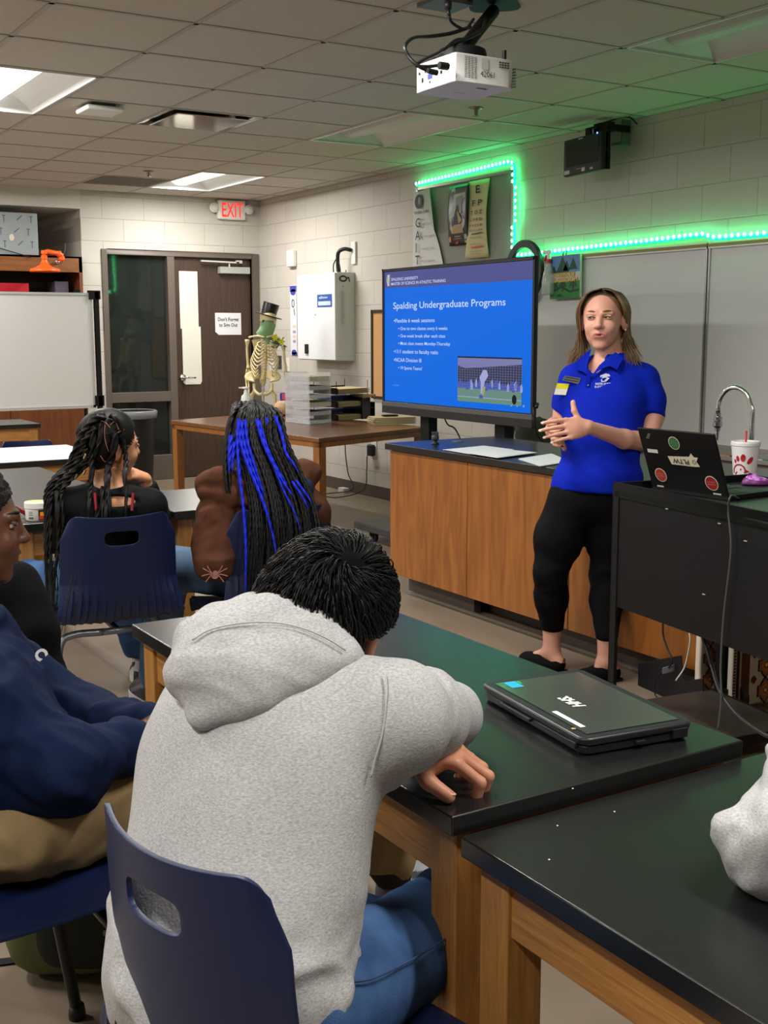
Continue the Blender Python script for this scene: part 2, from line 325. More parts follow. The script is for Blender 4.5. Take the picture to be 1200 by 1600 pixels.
# access point
c = V((2.30,6.80,CZ)); t = thing('wireless_access_point', c, 'white rounded square wireless box mounted under the ceiling tile', 'access point')
mb = MB(); mb.box(c+V((-.11,-.11,-.045)), c+V((.11,.11,-.018))); mb.build('case', m_white, t, bevel=.02, seg=4)
mb = MB(); mb.box(c+V((-.07,-.07,-.018)), c+V((.07,.07,0))); mb.build('bracket', mat('bracket grey', srgb(90,90,95), .6), t)
mb = MB(); F = Flat(c+V((-.03,0,-.045)),(1,0,0),(0,-1,0)); F.rect(mb,-.012,-.006,.012,.006,.001); mb.build('status_light', mat('led lens', srgb(240,240,240), .3), t)
for (x,y,lab) in ((3.53,9.30,'small sprinkler head in the ceiling in front of the dark grille'),(4.19,5.75,'small sprinkler head in the ceiling behind the projector')):
    t = thing('sprinkler_head', (x,y,CZ), lab, 'sprinkler', 'fire sprinkler heads')
    mb = MB().lathe([(.04,0),(.042,-.004),(.03,-.01),(.012,-.012)],(x,y,CZ)); mb.build('escutcheon', mat('sprinkler metal', srgb(150,140,125), .3, .8), t, smooth=True)
    mb = MB().cyl((x,y,CZ-.01),(x,y,CZ-.045),.007,10); mb.lathe([(.022,0),(.022,-.002)],(x,y,CZ-.048),n=12); mb.tube([(x-.012,y,CZ-.012),(x-.014,y,CZ-.035),(x,y,CZ-.046)],.002,6); mb.tube([(x+.012,y,CZ-.012),(x+.014,y,CZ-.035),(x,y,CZ-.046)],.002,6); mb.build('deflector', MATS['sprinkler metal'], t)
# exit sign
t = thing('exit_sign', (4.93,WY,2.6), 'white exit sign with red letters and two emergency lamp heads above the door', 'exit sign')
mb = MB().box((4.785,WY-.06,2.505),(5.075,WY,2.69)); mb.build('housing', mat('exit housing', srgb(226,222,216), .45), t, bevel=.015, seg=3)
mb = MB(); F = Flat((4.93,WY-.06,2.53),(1,0,0),(0,0,1)); F.text(mb,'EXIT',0,0,height=.135,width=.225,align='CENTER',n=.002,bold=.015); mb.build('lettering', mat('exit red', srgb(190,20,20), .4, emit=(1,.05,.04), es=1.1), t)
for s in (-1,1):
    x = 4.93+s*.185; mb = MB().lathe([(.03,.0),(.045,-.02),(.048,-.05),(.042,-.056)],(x,WY-.01,2.61),(0,1,0)); mb.cyl((x-s*.05,WY-.03,2.61),(x,WY-.03,2.61),.012,10); l=mb.build('emergency_lamp', MATS['exit housing'], t, smooth=True)
    MB().lathe([(.001,-.072),(.02,-.07),(.038,-.06),(.04,-.054)],(x,WY-.01,2.61),(0,1,0)).build('lamp_lens', mat('clear lens', srgb(215,215,205), .15, spec=.8, bump=(200,.6,.004)), l, smooth=True)
# ================================================================== RIGHT WALL
def wallF(y, z, off=0): return Flat((WX-off, y, z), (0,-1,0), (0,0,1))   # x' runs to the viewer's right
# grey tack board
t = thing('tack_board', (WX,7.33,2.2), 'grey fabric tack board on the right wall outlined by the green light strip', 'tack board')
mb = MB(); F = wallF(7.95,1.30); F.slab(mb,0,0,1.22,1.235,.001,.018); mb.build('panel', mat('grey tack fabric', srgb(142,142,136), .9, bump=(400,.3,.001)), t)
mb = MB()
for a in ((0,1.22,1.22,1.24),(0,-.005,1.22,.012),(-.01,0,.012,1.24),(1.208,0,1.23,1.24)): F.slab(mb,*a,.001,.024)
mb.build('trim_frame', mat('alu trim', srgb(150,150,146), .35, .6), t)
# posters: curled sheets
def curled(name, y0, y1, z0, z1, label, curl, m, slant=0, n0=.03):
    """sheet hanging from its top edge; curl(u,v) gives the distance from the wall"""
    t = thing(name, (WX-.03,(y0+y1)/2,(z0+z1)/2), label, 'poster'); mb = MB(); nu, nv = 12, 16; P = []
    for i in range(nv+1):
        for j in range(nu+1):
            u, v = j/nu, i/nv; P.append((WX-n0-curl(u,v), y0+(y1-y0)*u-slant*(1-v)*0, z0+(z1-z0)*v))
    mb.add(P, [(i*(nu+1)+j,i*(nu+1)+j+1,(i+1)*(nu+1)+j+1,(i+1)*(nu+1)+j) for i in range(nv) for j in range(nu)])
    mb.build('sheet', m, t, smooth=True, solid=.0008); return t
def onsheet(y0, z0, y1, z1, curl, n0=.03):
    """maps u,v (0..1) to a point just in front of the sheet"""
    return lambda u, v, e=.002: V((WX-n0-curl(u,v)-e, y0+(y1-y0)*u, z0+(z1-z0)*v))
def strip_text(mb, s, f, u, v, hz, wu, yspan, mi=0, n=.003):
    p = f(u,v,n); q = f(min(1,u+.1),v,n); text_mesh(s, mb, p, (q-p), (0,0,1), hz, wu, mi)
# 1 white poster with folded right corner (cut as its curved outline shows)
y0,y1,z0,z1 = 7.985,7.50,1.68,2.515
t = thing('poster', (WX-.03,7.75,2.1), 'white poster spelling GAIT downwards with its top right corner curled over', 'poster')
prof = [(.0,0),(.98,0),(.97,.1),(.93,.2),(.86,.33),(.77,.46),(.66,.58),(.52,.70),(.38,.80),(.22,.92),(.14,.985),(0,1)]
f1 = lambda u,v,e=.03: V((WX-e-.01*(1-v), y0+(y1-y0)*u, z0+(z1-z0)*v))
mb = MB(); mb.prism([f1(u,v) for u,v in prof], (-.001,0,0)); mb.build('sheet', mat('poster white', srgb(205,206,206), .6), t)
mb = MB(); mb.add([f1(.14,.985,.034), f1(.52,1.0,.05), f1(.66,.75,.065), f1(.70,.62,.06), f1(.66,.58,.034), f1(.52,.70,.034), f1(.38,.80,.034), f1(.22,.92,.034)], [tuple(range(8))]); mb.build('curled_corner', mat('poster back', srgb(176,190,178), .7), t, solid=.001)
mb = MB(); Fp = Flat(f1(0,0,.0335)-V((.008,0,0)),(0,-1,0),(0,0,1)); W_,H_ = .485,.835
Fp.disc(mb,.105,.745,.055,.055,n=.0,mi=0); Fp.disc(mb,.115,.75,.016,.03,n=.001,mi=1); 
Fp.text(mb,'Northern Walk-On',.045,.655,width=.235,height=.022,n=.001,mi=0,bold=.02)
for i,(c,s) in enumerate((('G','o with purpose'),('A','ct with integrity'),('I','nteract with respect'),('T','ake initiative'))):
    Fp.text(mb,c,.06,.55-.095*i,height=.07,n=.001,mi=0,bold=.01); Fp.text(mb,s,.14,.565-.095*i,height=.016,width=.19,n=.001,mi=2)
mb.build('print', [mat('navy ink', srgb(28,30,45), .6), mat('pale ink', srgb(130,140,150), .6), mat('grey ink', srgb(120,120,122), .6)], t)
# 2 dark picture poster
y0,y1,z0,z1 = 7.485,7.225,2.06,2.50
cv = lambda u,v: .02*math.sin(PI*v)+.01*u
t = curled('poster', y0,y1,z0,z1, 'small dark poster with a cloaked figure in a pale doorway, middle one on the board', cv, mat('poster dark', srgb(40,34,38), .35))
f = onsheet(y0,z0,y1,z1,cv)
mb = MB()
def P2(pts, mi, e): mb.add([f(u,v,e) for u,v in pts],[tuple(range(len(pts)))],mi)
P2([(.12,.95),(.3,.97),(.42,.6),(.28,.2),(.1,.45)],0,.002); P2([(.3,.85),(.88,.86),(.9,.34),(.72,.2),(.2,.2),(.12,.3),(.25,.6)],0,.003); P2([(.42,.80),(.75,.81),(.75,.52),(.42,.52)],1,.004)
P2([(.5,.66),(.56,.66),(.60,.55),(.78,.40),(.70,.345),(.28,.34),(.40,.55)],2,.005); P2([(.52,.55),(.60,.54),(.77,.40),(.60,.345)],3,.006)
P2([(.30,.33),(.74,.33),(.82,.2),(.2,.2)],3,.004); P2([(.03,.14),(.14,.16),(.14,.07),(.03,.06)],4,.004); P2([(.84,.17),(.97,.17),(.97,.09),(.84,.09)],5,.004); P2([(.84,.07),(.98,.07),(.98,.03),(.84,.03)],6,.004); P2([(.35,.05),(.5,.07),(.5,.03),(.35,.02)],7,.004)
P2([(.35,.155),(.66,.155),(.66,.14),(.35,.14)],3,.004); P2([(.3,.115),(.7,.115),(.7,.105),(.3,.105)],3,.004)
mb.build('print', [mat('pale mist', srgb(165,165,160), .5), mat('grey door', srgb(110,112,108), .5), mat('cloak', srgb(30,28,26), .6), mat('ochre', srgb(165,140,92), .6), mat('orange ink', srgb(200,140,90), .6), mat('light grey ink', srgb(160,158,160), .6), mat('lime ink', srgb(150,170,50), .6), mat('red ink', srgb(190,40,45), .6)], t)
# 3 eye chart
y0,y1,z0,z1 = 7.235,6.985,1.955,2.51
cv = lambda u,v: .035*(1-v)**2*(1-u)+.03*math.sin(PI*v)*u
t = curled('eye_chart', y0,y1,z0,z1, 'yellowed paper eye chart with a large E, rightmost sheet on the board', cv, mat('aged paper', srgb(196,184,140), .7))
t['category'] = 'eye chart'; f = onsheet(y0,z0,y1,z1,cv); mb = MB()
for v,h,w_,s in ((.83,.055,.05,'E'),(.67,.04,.115,'F P'),(.56,.026,.14,'T O Z'),(.475,.018,.15,'L P E D'),(.405,.014,.15,'P E C F D'),(.345,.012,.15,'E D F C Z P'),(.255,.008,.14,'F E L O P Z D'),(.17,.006,.14,'D E F P O T E C'),(.08,.005,.14,'L E F O D P C T'),(.05,.005,.14,'F D P L T C E O')):
    p = f(.52,v,.012); text_mesh(s, mb, p, (0,-1,0), (0,0,1), h, w_, 0, 'CENTER', .001, .02)
mb.add([f(.28,.30,.01),f(.83,.31,.01),f(.83,.325,.01),f(.28,.315,.01)],[(0,1,2,3)],1); mb.add([f(.28,.125,.01),f(.83,.135,.01),f(.83,.155,.01),f(.28,.145,.01)],[(0,1,2,3)],2)
mb.build('print', [mat('black ink', (.03,.03,.03), .7), mat('green grey ink', srgb(70,85,85), .7), mat('coral ink', srgb(200,95,90), .7)], t)
# whiteboards
m_wb = mat('whiteboard', srgb(212,214,214), .28, spec=.5, coat=.2); m_alu = mat('aluminium', srgb(180,180,178), .35, .7); m_rail = mat('map rail cork', srgb(150,120,80), .7)
def board(y0, y1, label):
    t = thing('whiteboard', (WX,(y0+y1)/2,1.4), label, 'whiteboard'); L = y0-y1; F = wallF(y0,.76)
    mb = MB(); F.slab(mb,.01,.01,L-.01,1.14,.001,.012); mb.build('writing_surface', m_wb, t)
    mb = MB(); F.slab(mb,0,0,.012,1.15,.001,.02); F.slab(mb,L-.012,0,L,1.15,.001,.02); F.slab(mb,0,-.012,L,.01,.001,.02); mb.build('edge_trim', m_alu, t)
    mb = MB(); F.slab(mb,0,1.13,L,1.165,.001,.026,0); F.slab(mb,0,1.14,L,1.158,.026,.028,1); mb.build('map_rail', [m_alu, m_rail], t)
    mb = MB(); F.slab(mb,0,-.07,L,-.012,.001,.016); F.slab(mb,0,-.07,L,-.06,.016,.075); F.slab(mb,0,-.07,L,-.045,.07,.076); mb.build('marker_tray', m_alu, t, bevel=.002)
board(6.70,4.905,'warm grey whiteboard on the right wall behind the standing presenter')
board(4.895,2.5,'whiteboard section behind the curved tap at the right edge')
# markers in the tray
for i,(px,c,lab) in enumerate(((1118,srgb(215,140,110),'peach marker in the whiteboard tray, leftmost'),(1127,srgb(235,120,50),'orange marker in the whiteboard tray'),(1136,srgb(40,40,45),'black capped marker in the whiteboard tray beside the cup'),(1187,srgb(30,110,60),'green marker in the whiteboard tray right of the cup'),(1196,srgb(20,80,45),'dark green marker at the very right of the tray'))):
    p = atX(px,715,WX-.05); p.z = .76-.06+.009; t = thing('marker', p, lab, 'marker', 'markers in the tray')
    MB().cyl(p+V((0,.05,0)),p+V((0,-.025,0)),.009,12).build('barrel', m_white, t, smooth=False); MB().cyl(p+V((0,-.025,0)),p+V((0,-.065,0)),.0098,12).build('cap', mat('marker cap %d'%i, c, .4), t)
# LED strip
t = thing('led_strip', (WX-.03,6.7,2.2), 'green glowing light strip along the tack board and whiteboard tops', 'light strip')
m_led = mat('led tube', srgb(60,200,120), .3, emit=srgb(0,235,95), es=LED*.42); m_bead = mat('led bead', (.2,1,.5), .3, emit=srgb(90,255,170), es=LED*1.6)
pathA = [V((WX-.035,7.93,2.555)), V((WX-.035,6.72,2.585)), V((WX-.035,6.70,2.57)), V((WX-.035,6.69,2.52)), V((WX-.035,6.685,2.0)), V((WX-.035,6.66,1.945)), V((WX-.035,6.60,1.938)),V((WX-.035,5.9,1.948)),V((WX-.035,5.3,1.957)),V((WX-.035,4.93,1.965)),V((WX-.035,4.85,1.94)),V((WX-.035,4.4,1.937)),V((WX-.035,3.6,1.937)),V((WX-.035,2.6,1.94))]
MB().tube(pathA, .008, 8).build('tube', m_led, t, smooth=True)
mb = MB(); acc = 0; last = pathA[0]
for a, b in zip(pathA, pathA[1:]):
    L = (b-a).length; d = (b-a)/L; s = .045-acc if acc else 0
    while s < L:
        p = a+d*s; k = (1 if int((p.y+p.z)*40) % 2 else -1) if abs(d.z) > .9 else 0
        mb.ball(p+V((-.008,k*.018,.012 if abs(d.z)<.5 else 0)), (.007,.009,.012), 6); s += .045
    acc = (L-(s-.045)) % .045
mb.build('beads', m_bead, t)
# tablet monitor on bracket
t = thing('wall_monitor', (WX,5.8,2.55), 'small black tablet monitor on an arm high on the right wall', 'monitor')
A,B,C_,D_ = atX(877,221,5.0), atX(947,203,5.0), atX(947,268,5.0), atX(877,278,5.0)
F = Flat(((A.x+D_.x)/2, A.y, D_.z), (0,-1,0), (0,0,1)); W_ = A.y-B.y; H_ = A.z-D_.z; m_case = m_black
rx = V((-.12,-1,0)).normalized(); F = Flat((5.02,A.y,D_.z+.005), rx, (0.0,0,1))
mb = MB(); F.slab(mb,0,0,W_,H_,-.035,0); mb.build('case', m_case, t, bevel=.01, seg=3)
mb = MB(); F.rect(mb,.035,.055,W_-.03,H_-.025,.0015); mb.build('screen', mat('dark screen', srgb(30,34,32), .12, spec=.6), t)
mb = MB(); F.rect(mb,.015,.012,.075,.035,.002); F.rect(mb,W_*.5,.012,W_*.5+.035,.035,.002); F.rect(mb,W_*.72,.014,W_*.72+.03,.026,.002); F.text(mb,'ViewSonic',W_*.36,.03,height=.008,n=.002); F.rect(mb,W_*.4,H_-.016,W_*.52,H_-.01,.002); mb.build('labels', mat('label white', srgb(200,200,200), .5), t)
mb = MB(); mb.box((5.045,B.y+.03,2.40),(5.07,B.y+.055,2.66)); mb.box((5.03,B.y+.02,2.625),(WX-.03,B.y+.05,2.665)); mb.box((5.04,B.y+.03,2.62),(5.10,B.y+.16,2.68)); F.slab(mb,W_*.52,H_,W_*.66,H_+.045,-.03,-.012); F.slab(mb,W_*.54,H_+.03,W_*.8,H_+.045,-.03,-.012); mb.build('arm', m_blackm, t, bevel=.005)
mb = MB(); F.disc(mb,W_-.045,H_-.005+.0,.006,n=.003); mb.build('power_light', mat('blue led', (.1,.2,1), .3, emit=(.1,.25,1), es=6), t)
mb = MB(); mb.tube(bez([(5.03,B.y+.02,2.66),(5.0,B.y+.05,2.56),(5.05,B.y+.03,2.5),(5.1,B.y+.1,2.45)],6),.004,6); mb.tube(bez([(5.1,B.y+.12,2.69),(5.15,B.y-.02,2.705),(WX-.05,B.y-.06,2.66)],6),.005,6); mb.build('cable', m_black, t, smooth=True)
t = thing('power_box', (WX,5.70,2.6), 'steel electrical box high on the wall beside the black tablet monitor', 'electrical box')
p = atX(962,205,WX-.06); mb = MB().box((WX-.07,p.y-.07,p.z-.09),(WX,p.y+.03,p.z+.08)); mb.build('box', mat('galvanised', srgb(120,130,115), .5, .5), t, bevel=.004); MB().box((WX-.073,p.y-.06,p.z-.07),(WX-.07,p.y+.02,p.z+.06)).build('cover_plate', mat('cream plate', srgb(185,182,160), .5), t)
# oval hanging hoop
c = (atX(818,425,WX-.1)+atX(858,425,WX-.1))/2; t = thing('hoop', c, 'black oval hoop with a crossbar hanging between the screen and the painting', 'hoop')
mb = MB(); yc, zc = 6.53, 1.83; a_, b_ = .20, .215
for k in range(40):
    pass
ring = []
for k in range(41):
    th = 2*PI*k/40; ring.append([V((WX-.05-dx, yc+(a_-dw)*math.cos(th), zc+(b_-dw)*math.sin(th))) for dx,dw in ((0,0),(.03,0),(.03,.05),(0,.05))])
mb.ring_loft(ring, 0, False); mb.build('rim', mat('dark green plastic', srgb(22,38,34), .45), t, smooth=False, bevel=.004)
MB().box((WX-.07,yc-.165,zc-.02),(WX-.055,yc+.165,zc+.015)).box((WX-.07,yc-.10,zc-.17),(WX-.055,yc-.075,zc+.0)).build('crossbar', MATS['dark green plastic'], t)
# spray bottle
p = atX(872,462,WX-.07); p.y += .10; t = thing('spray_bottle', p, 'clear spray bottle with a white and red trigger hung on the board rail', 'spray bottle')
b = V((WX-.07, p.y+.0, 1.665)); MB().lathe([(.045,0),(.048,.01),(.047,.09),(.035,.15),(.018,.20),(.014,.215)], b, n=20).build('bottle', mat('clear plastic', srgb(205,210,205), .2, alpha=.55, spec=.6), t, smooth=True)
MB().lathe([(.019,.21),(.019,.235)], b, n=16).build('collar', mat('red plastic', srgb(190,30,45), .4), t)
h = MB().obox(b+V((0,.0,.255)),(0,1,0),(1,0,0),(0,0,1),.03,.022,.045); h.obox(b+V((0,.02,.283)),(0,1,.0),(1,0,0),(0,0,1),.085,.02,.025); h.build('spray_head', m_white, t, bevel=.006)
MB().obox(b+V((0,.035,.245)),(0,1,.6),(1,0,0),(0,-.6,1),.01,.014,.045).build('trigger', MATS['red plastic'], t)
# painting
t = thing('painting', (WX-.05,6.1,1.77), 'small painted canvas of trees lettered Cautious Classroom hanging from the board rail', 'painting')
F = Flat((WX-.055,6.262,1.635),(-.0,-1,.02),(0,.02,1)); mb = MB(); F.slab(mb,0,0,.30,.28,-.018,0); mb.build('canvas', mat('canvas', srgb(210,205,195), .8), t)
mb = MB(); F.rect(mb,0,.17,.30,.28,.001,0); F.rect(mb,0,0,.30,.11,.001,1); F.poly(mb,[(0,.05),(.12,.085),(.2,.05),(.3,.06),(.3,.045),(.2,.035),(.12,.07),(0,.03)],.002,2)
for x,y,w_,h_ in ((.13,.17,.13,.105),(.235,.185,.085,.075),(.04,.17,.07,.05),(.17,.18,.07,.07)): F.poly(mb,[(x-w_/2,y),(x+w_/2,y),(x+w_*.2,y+h_*.6),(x,y+h_),(x-w_*.2,y+h_*.6)],.002,3)
for x in (.13,.235,.045): F.rect(mb,x-.005,.045,x+.005,.11,.003,4); F.poly(mb,[(x-.04,.075),(x+.04,.075),(x+.02,.11),(x-.02,.11)],.0025,3)
F.disc(mb,.10,.022,.03,.008,.003,2); F.text(mb,'CAUTIOUS',.15,.142,width=.21,height=.026,n=.005,mi=5,align='CENTER',bold=.05); F.text(mb,'CLASSROOM',.15,.108,width=.27,height=.026,n=.005,mi=5,align='CENTER',bold=.05)
F.text(mb,'CAUTIOUS',.151,.1425,width=.2,height=.02,n=.007,mi=6,align='CENTER'); F.text(mb,'CLASSROOM',.151,.1105,width=.26,height=.02,n=.007,mi=6,align='CENTER')
mb.build('paint', [mat('sky paint', srgb(95,140,190), .6), mat('grass paint', srgb(45,130,60), .6), mat('path paint', srgb(20,70,40), .6), mat('tree paint', srgb(25,75,55), .6), mat('trunk paint', srgb(70,50,40), .6), mat('gold paint', srgb(190,155,50), .5), mat('cream paint', srgb(240,225,140), .6)], t)
mb = MB(); 
for y in (.13,.16): mb.tube([F.p(y,.28,0),F.p(y+.01,.31,0)],.004,6)
mb.build('hanging_clip', m_black, t)
# wall cabinet
pc = atY(524,563,8.96); cx = pc.x; ya = 8.955; yb_ = atX(465,563,cx).y; z0, z1 = 1.172, 1.915
ztop = atX(524,418,cx).z if False else 1.93
t = thing('wall_cabinet', (WX,(ya+yb_)/2,1.17), 'white metal wall cabinet with a round lock left of the screen', 'cabinet')
MB().box((cx+.02,ya,z0),(WX,yb_,ztop)).build('body', mat('cabinet side', srgb(196,202,192), .4), t, bevel=.004)
d = MB().box((cx,ya+.006,z0+.006),(cx+.02,yb_-.006,ztop-.006)).build('door', mat('cabinet white', srgb(222,224,226), .35), t, bevel=.004)
F = Flat((cx-.001,yb_-.006,z0+.006),(0,-1,0),(0,0,1)); W_ = yb_-ya-.012; H_ = ztop-z0
mb = MB(); F.slab(mb,W_*.22,.05,W_*.30,.135,0,.01); mb.build('latch', m_black, d); 
mb = MB(); F.rect(mb,W_*.55,H_-.30,W_*.93,H_-.19,.001,0); F.rect(mb,W_*.58,H_-.285,W_*.9,H_-.25,.002,1); F.text(mb,'allow',W_*.6,H_-.225,height=.02,width=.16,n=.002,mi=1,bold=.03); F.disc(mb,W_*.5,H_*.52,.007,n=.002,mi=2); mb.build('sticker', [mat('sticker blue', srgb(45,85,160), .5), mat('sticker pale', srgb(190,205,225), .5), m_black], d)
F = Flat((cx+.02,ya-.001,z0),(1,0,0),(0,0,1)); Wd = WX-cx-.02; mb = MB()
F.ring(mb,Wd*.33,H_-.055,.04,.028,.014,.002,0); F.poly(mb,[(Wd*.55,H_-.04),(Wd*.66,H_-.04),(Wd*.72,H_-.08),(Wd*.68,H_-.085),(Wd*.62,H_-.055),(Wd*.56,H_-.055)],.002,0); F.disc(mb,Wd*.32,H_-.12,.005,n=.002)
for k in range(24): F.rect(mb,Wd*.2,H_-.16-k*.012,Wd*(.35+.12*((k*7)%5)/5),H_-.1665-k*.012,.001,1)
mb.build('side_print', [m_black, mat('print grey', srgb(160,165,160), .6)], t)
# strip chart left of the cabinet
t = thing('growth_chart', (WX-.01,10.1,1.5), 'narrow white chart with blue ends on the wall left of the cabinet', 'chart')
F = Flat((WX-.004,10.175,1.20),(0,-1,0),(0,0,1)); mb = MB(); F.slab(mb,0,0,.13,.66,0,.002); mb.build('sheet', mat('chart paper', srgb(222,222,228), .6), t)
mb = MB(); F.rect(mb,.0,.60,.13,.655,.003,0); F.disc(mb,.065,.595,.055,.03,.003,0); F.rect(mb,.02,0,.13,.03,.003,0); F.disc(mb,.07,.03,.05,.025,.003,0)
for k,z in enumerate((.12,.165,.21,.26)): F.rect(mb,.05,z,.11,z+.025,.003,1+k%2)
F.ring(mb,.06,.49,.03,.04,.012,.003,3); F.poly(mb,[(.07,.44),(.085,.44),(.10,.37),(.085,.38)],.003,3); mb.build('print', [mat('chart blue', srgb(60,70,170), .6), mat('chart grey', srgb(150,150,170), .6), mat('chart orange', srgb(220,190,170), .6), m_black], t)
t = thing('wall_speaker', (WX,10.1,2.1), 'small white sensor box on the wall above the cabinet corner', 'sensor')
MB().box((WX-.045,10.035,2.03),(WX,10.17,2.185)).build('case', m_white, t, bevel=.012, seg=3); MB().box((WX-.05,10.06,2.06),(WX-.045,10.14,2.155)).build('cover', mat('off white', srgb(208,206,200), .5), t, bevel=.004)
# cord bundle on a hook above the cabinet
t = thing('wall_phone', (WX,8.95,2.05), 'black handset with coiled cord on a white wall plate beside the cabinet', 'wall handset')
MB().box((WX-.02,8.92,2.0),(WX,8.99,2.19)).build('wall_plate', m_white, t, bevel=.004)
mb = MB(); mb.tube(bez([(WX-.03,8.97,2.12),(WX-.07,9.02,2.13),(WX-.1,9.07,2.10),(WX-.1,9.08,2.0),(WX-.1,9.07,1.92)],6),[.012]*12+[.020]*13 if False else .017,10); mb.build('handset', m_black, t, smooth=True)
mb = MB(); mb.tube(bez([(WX-.1,9.06,2.08),(WX-.12,9.12,2.0),(WX-.12,9.10,1.9),(WX-.1,9.04,1.93),(WX-.1,9.06,2.02)],6),.006,6); mb.tube(bez([(WX-.1,9.04,1.93),(WX-.09,9.0,1.87),(WX-.08,8.97,1.95)],6),.005,6); mb.build('cord', m_black, t, smooth=True)
# switches
for (px,py,lab,c) in ((437,566,'dark steel switch plate on the wall beside the skeleton',srgb(70,66,64)),(450,570,'white switch plate on the wall right of the dark switch plate',srgb(220,218,212)),(425,571,'small white outlet plate seen between the skeleton ribs and arm',srgb(222,220,214))):
    p = atX(px,py,WX); t = thing('switch_plate', p, lab, 'switch'); MB().box((WX-.008,p.y-.045,p.z-.065),(WX,p.y+.045,p.z+.065)).build('plate', mat('plate %d'%px, c, .4), t, bevel=.003)
    MB().box((WX-.018,p.y-.006,p.z-.015),(WX-.008,p.y+.006,p.z+.015)).build('toggle', m_black if px==437 else m_white, t)
# outlet with adapter + cable
p = atX(585,706,WX); t = thing('outlet', p, 'white wall outlet below the wooden desk', 'outlet'); MB().box((WX-.008,p.y-.045,p.z-.05),(WX,p.y+.04,p.z+.12)).build('plate', m_white, t, bevel=.003)
t = thing('power_adapter', p, 'black power adapter plugged into the outlet with its cable looping to the floor', 'power adapter')
MB().box((WX-.055,p.y-.035,p.z-.035),(WX-.008,p.y+.045,p.z+.065)).build('body', m_black, t, bevel=.015, seg=3)
mb = MB(); mb.tube(bez([atX(582,702,WX-.04),atX(574,712,WX-.05),atX(573,735,WX-.06),atX(568,765,WX-.08),V((4.95,8.75,.01)),V((4.9,9.0,.01)),atX(550,765,WX-.12),atX(544,740,WX-.1),atX(540,710,WX-.1),atX(539,683,WX-.15)],6),.005,6); mb.build('cable', m_black, t, smooth=True)
# cork board
t = thing('cork_board', (WX,8.3,1.25), 'cork board in a dark frame peeking out left of the big screen', 'cork board')
F = wallF(8.66,.86); mb = MB(); F.slab(mb,.02,.02,.78,.72,.001,.012); mb.build('panel', mat('cork', srgb(196,150,100), .9, bump=(300,.4,.002)), t)
mb = MB()
for a in ((0,0,.8,.02),(0,.72,.8,.745),(0,0,.022,.745),(.78,0,.8,.745)): F.slab(mb,*a,.001,.022)
mb.build('frame', mat('dark frame', srgb(50,40,35), .5), t)
# small white box on the floor by the baseboard
p = atZ(450+0,600,0) if False else atZ(537,770,0); t = MB().box((p.x-.03,p.y-.05,0),(p.x+.03,p.y+.05,.045)).build('box', mat('small white box', srgb(205,203,195), .6), bevel=.003); tag(t,'small white box lying on the floor under the wooden desk','box')
# ================================================================== SCREEN
TX = 4.2; Y0, Y1, Z0, Z1 = 6.80, 5.19, .893, 1.832
t = thing('display', (TX+.1,6.0,0), 'large flat screen on a black rolling stand showing a blue university slide', 'display screen')
F = Flat((TX, Y0, Z0), (0,-1,0), (0,0,1)); W_, H_ = Y0-Y1, Z1-Z0
mb = MB(); F.slab(mb,.0,0,W_,H_,-.022,-.004); F.slab(mb,.12,.08,W_-.12,H_-.12,-.07,-.02); mb.build('housing', m_black, t, bevel=.004)
mb = MB(); bz = .02
F.slab(mb,0,H_-bz,W_,H_,-.01,.008); F.slab(mb,0,.05,bz,H_,-.01,.008); F.slab(mb,W_-bz,.05,W_,H_,-.01,.008); mb.build('bezel', m_black, t, bevel=.003)
mb = MB(); F.slab(mb,.0,.035,W_,.065,-.01,.012,0); F.slab(mb,0,-.012,W_,.036,-.02,.010,1); mb.build('lower_bezel', [mat('bezel grey', srgb(96,98,102), .4, .4), mat('bezel dark', srgb(34,36,38), .4)], t, bevel=.002)
sx0, sx1, sy0, sy1 = bz, W_-bz, .07, H_-bz; sw, sh = sx1-sx0, sy1-sy0
S_ = SCREEN
scr = MB(); F.rect(scr,sx0,sy0,sx1,sy1,.0,0); top = sy1-sh*.125
F.rect(scr,sx0,top,sx1,sy1,.0008,1); scr_o = scr.build('screen', [emat('slide blue', srgb(0,112,240), S_), emat('slide header', srgb(88,92,158), S_*.9)], t)
def sxy(u, v): return sx0+sw*u, sy1-sh*v
mb = MB()
def st(s, u, v, h, wd): x,y = sxy(u,v); F.text(mb, s, x, y, height=h*sh, width=wd*sw, n=.002, mi=0, bold=.005)
st('SPALDING UNIVERSITY',.055,.070,.022,.205); st('MASTER OF SCIENCE IN ATHLETIC TRAINING',.055,.104,.022,.40)
st('Spalding Undergraduate Programs',.07,.285,.05,.77)
mb2 = mb
for s,u,v,h,wd in (('\u2022Flexible 6 week sessions',.075,.39,.03,.305),('\u2022 One to two classes every 6 weeks',.11,.447,.024,.36),('\u2022 One week break after each class',.11,.503,.024,.345),('\u2022 Most class meets Monday-Thursday',.11,.56,.024,.38),('\u202211:1 student to faculty ratio',.075,.625,.029,.33),('\u2022NCAA Division III',.075,.69,.029,.21),('\u2022 19 Sports Teams!',.11,.748,.024,.18)):
    x,y = sxy(u,v); F.text(mb, s, x, y, height=h*sh, width=wd*sw, n=.002, mi=0, bold=.003)
x,y = sxy(.07,.88); F.text(mb,'5/1/2024',x,y,height=.01,width=.07,n=.002,mi=1)
for u in (.885,.92,.957): x,y = sxy(u,.955); F.disc(mb,x,y,.008,n=.002,mi=1)
mb.build('slide_text', [emat('slide white', srgb(205,222,250), S_*1.15), emat('slide pale', srgb(120,170,240), S_)], scr_o)
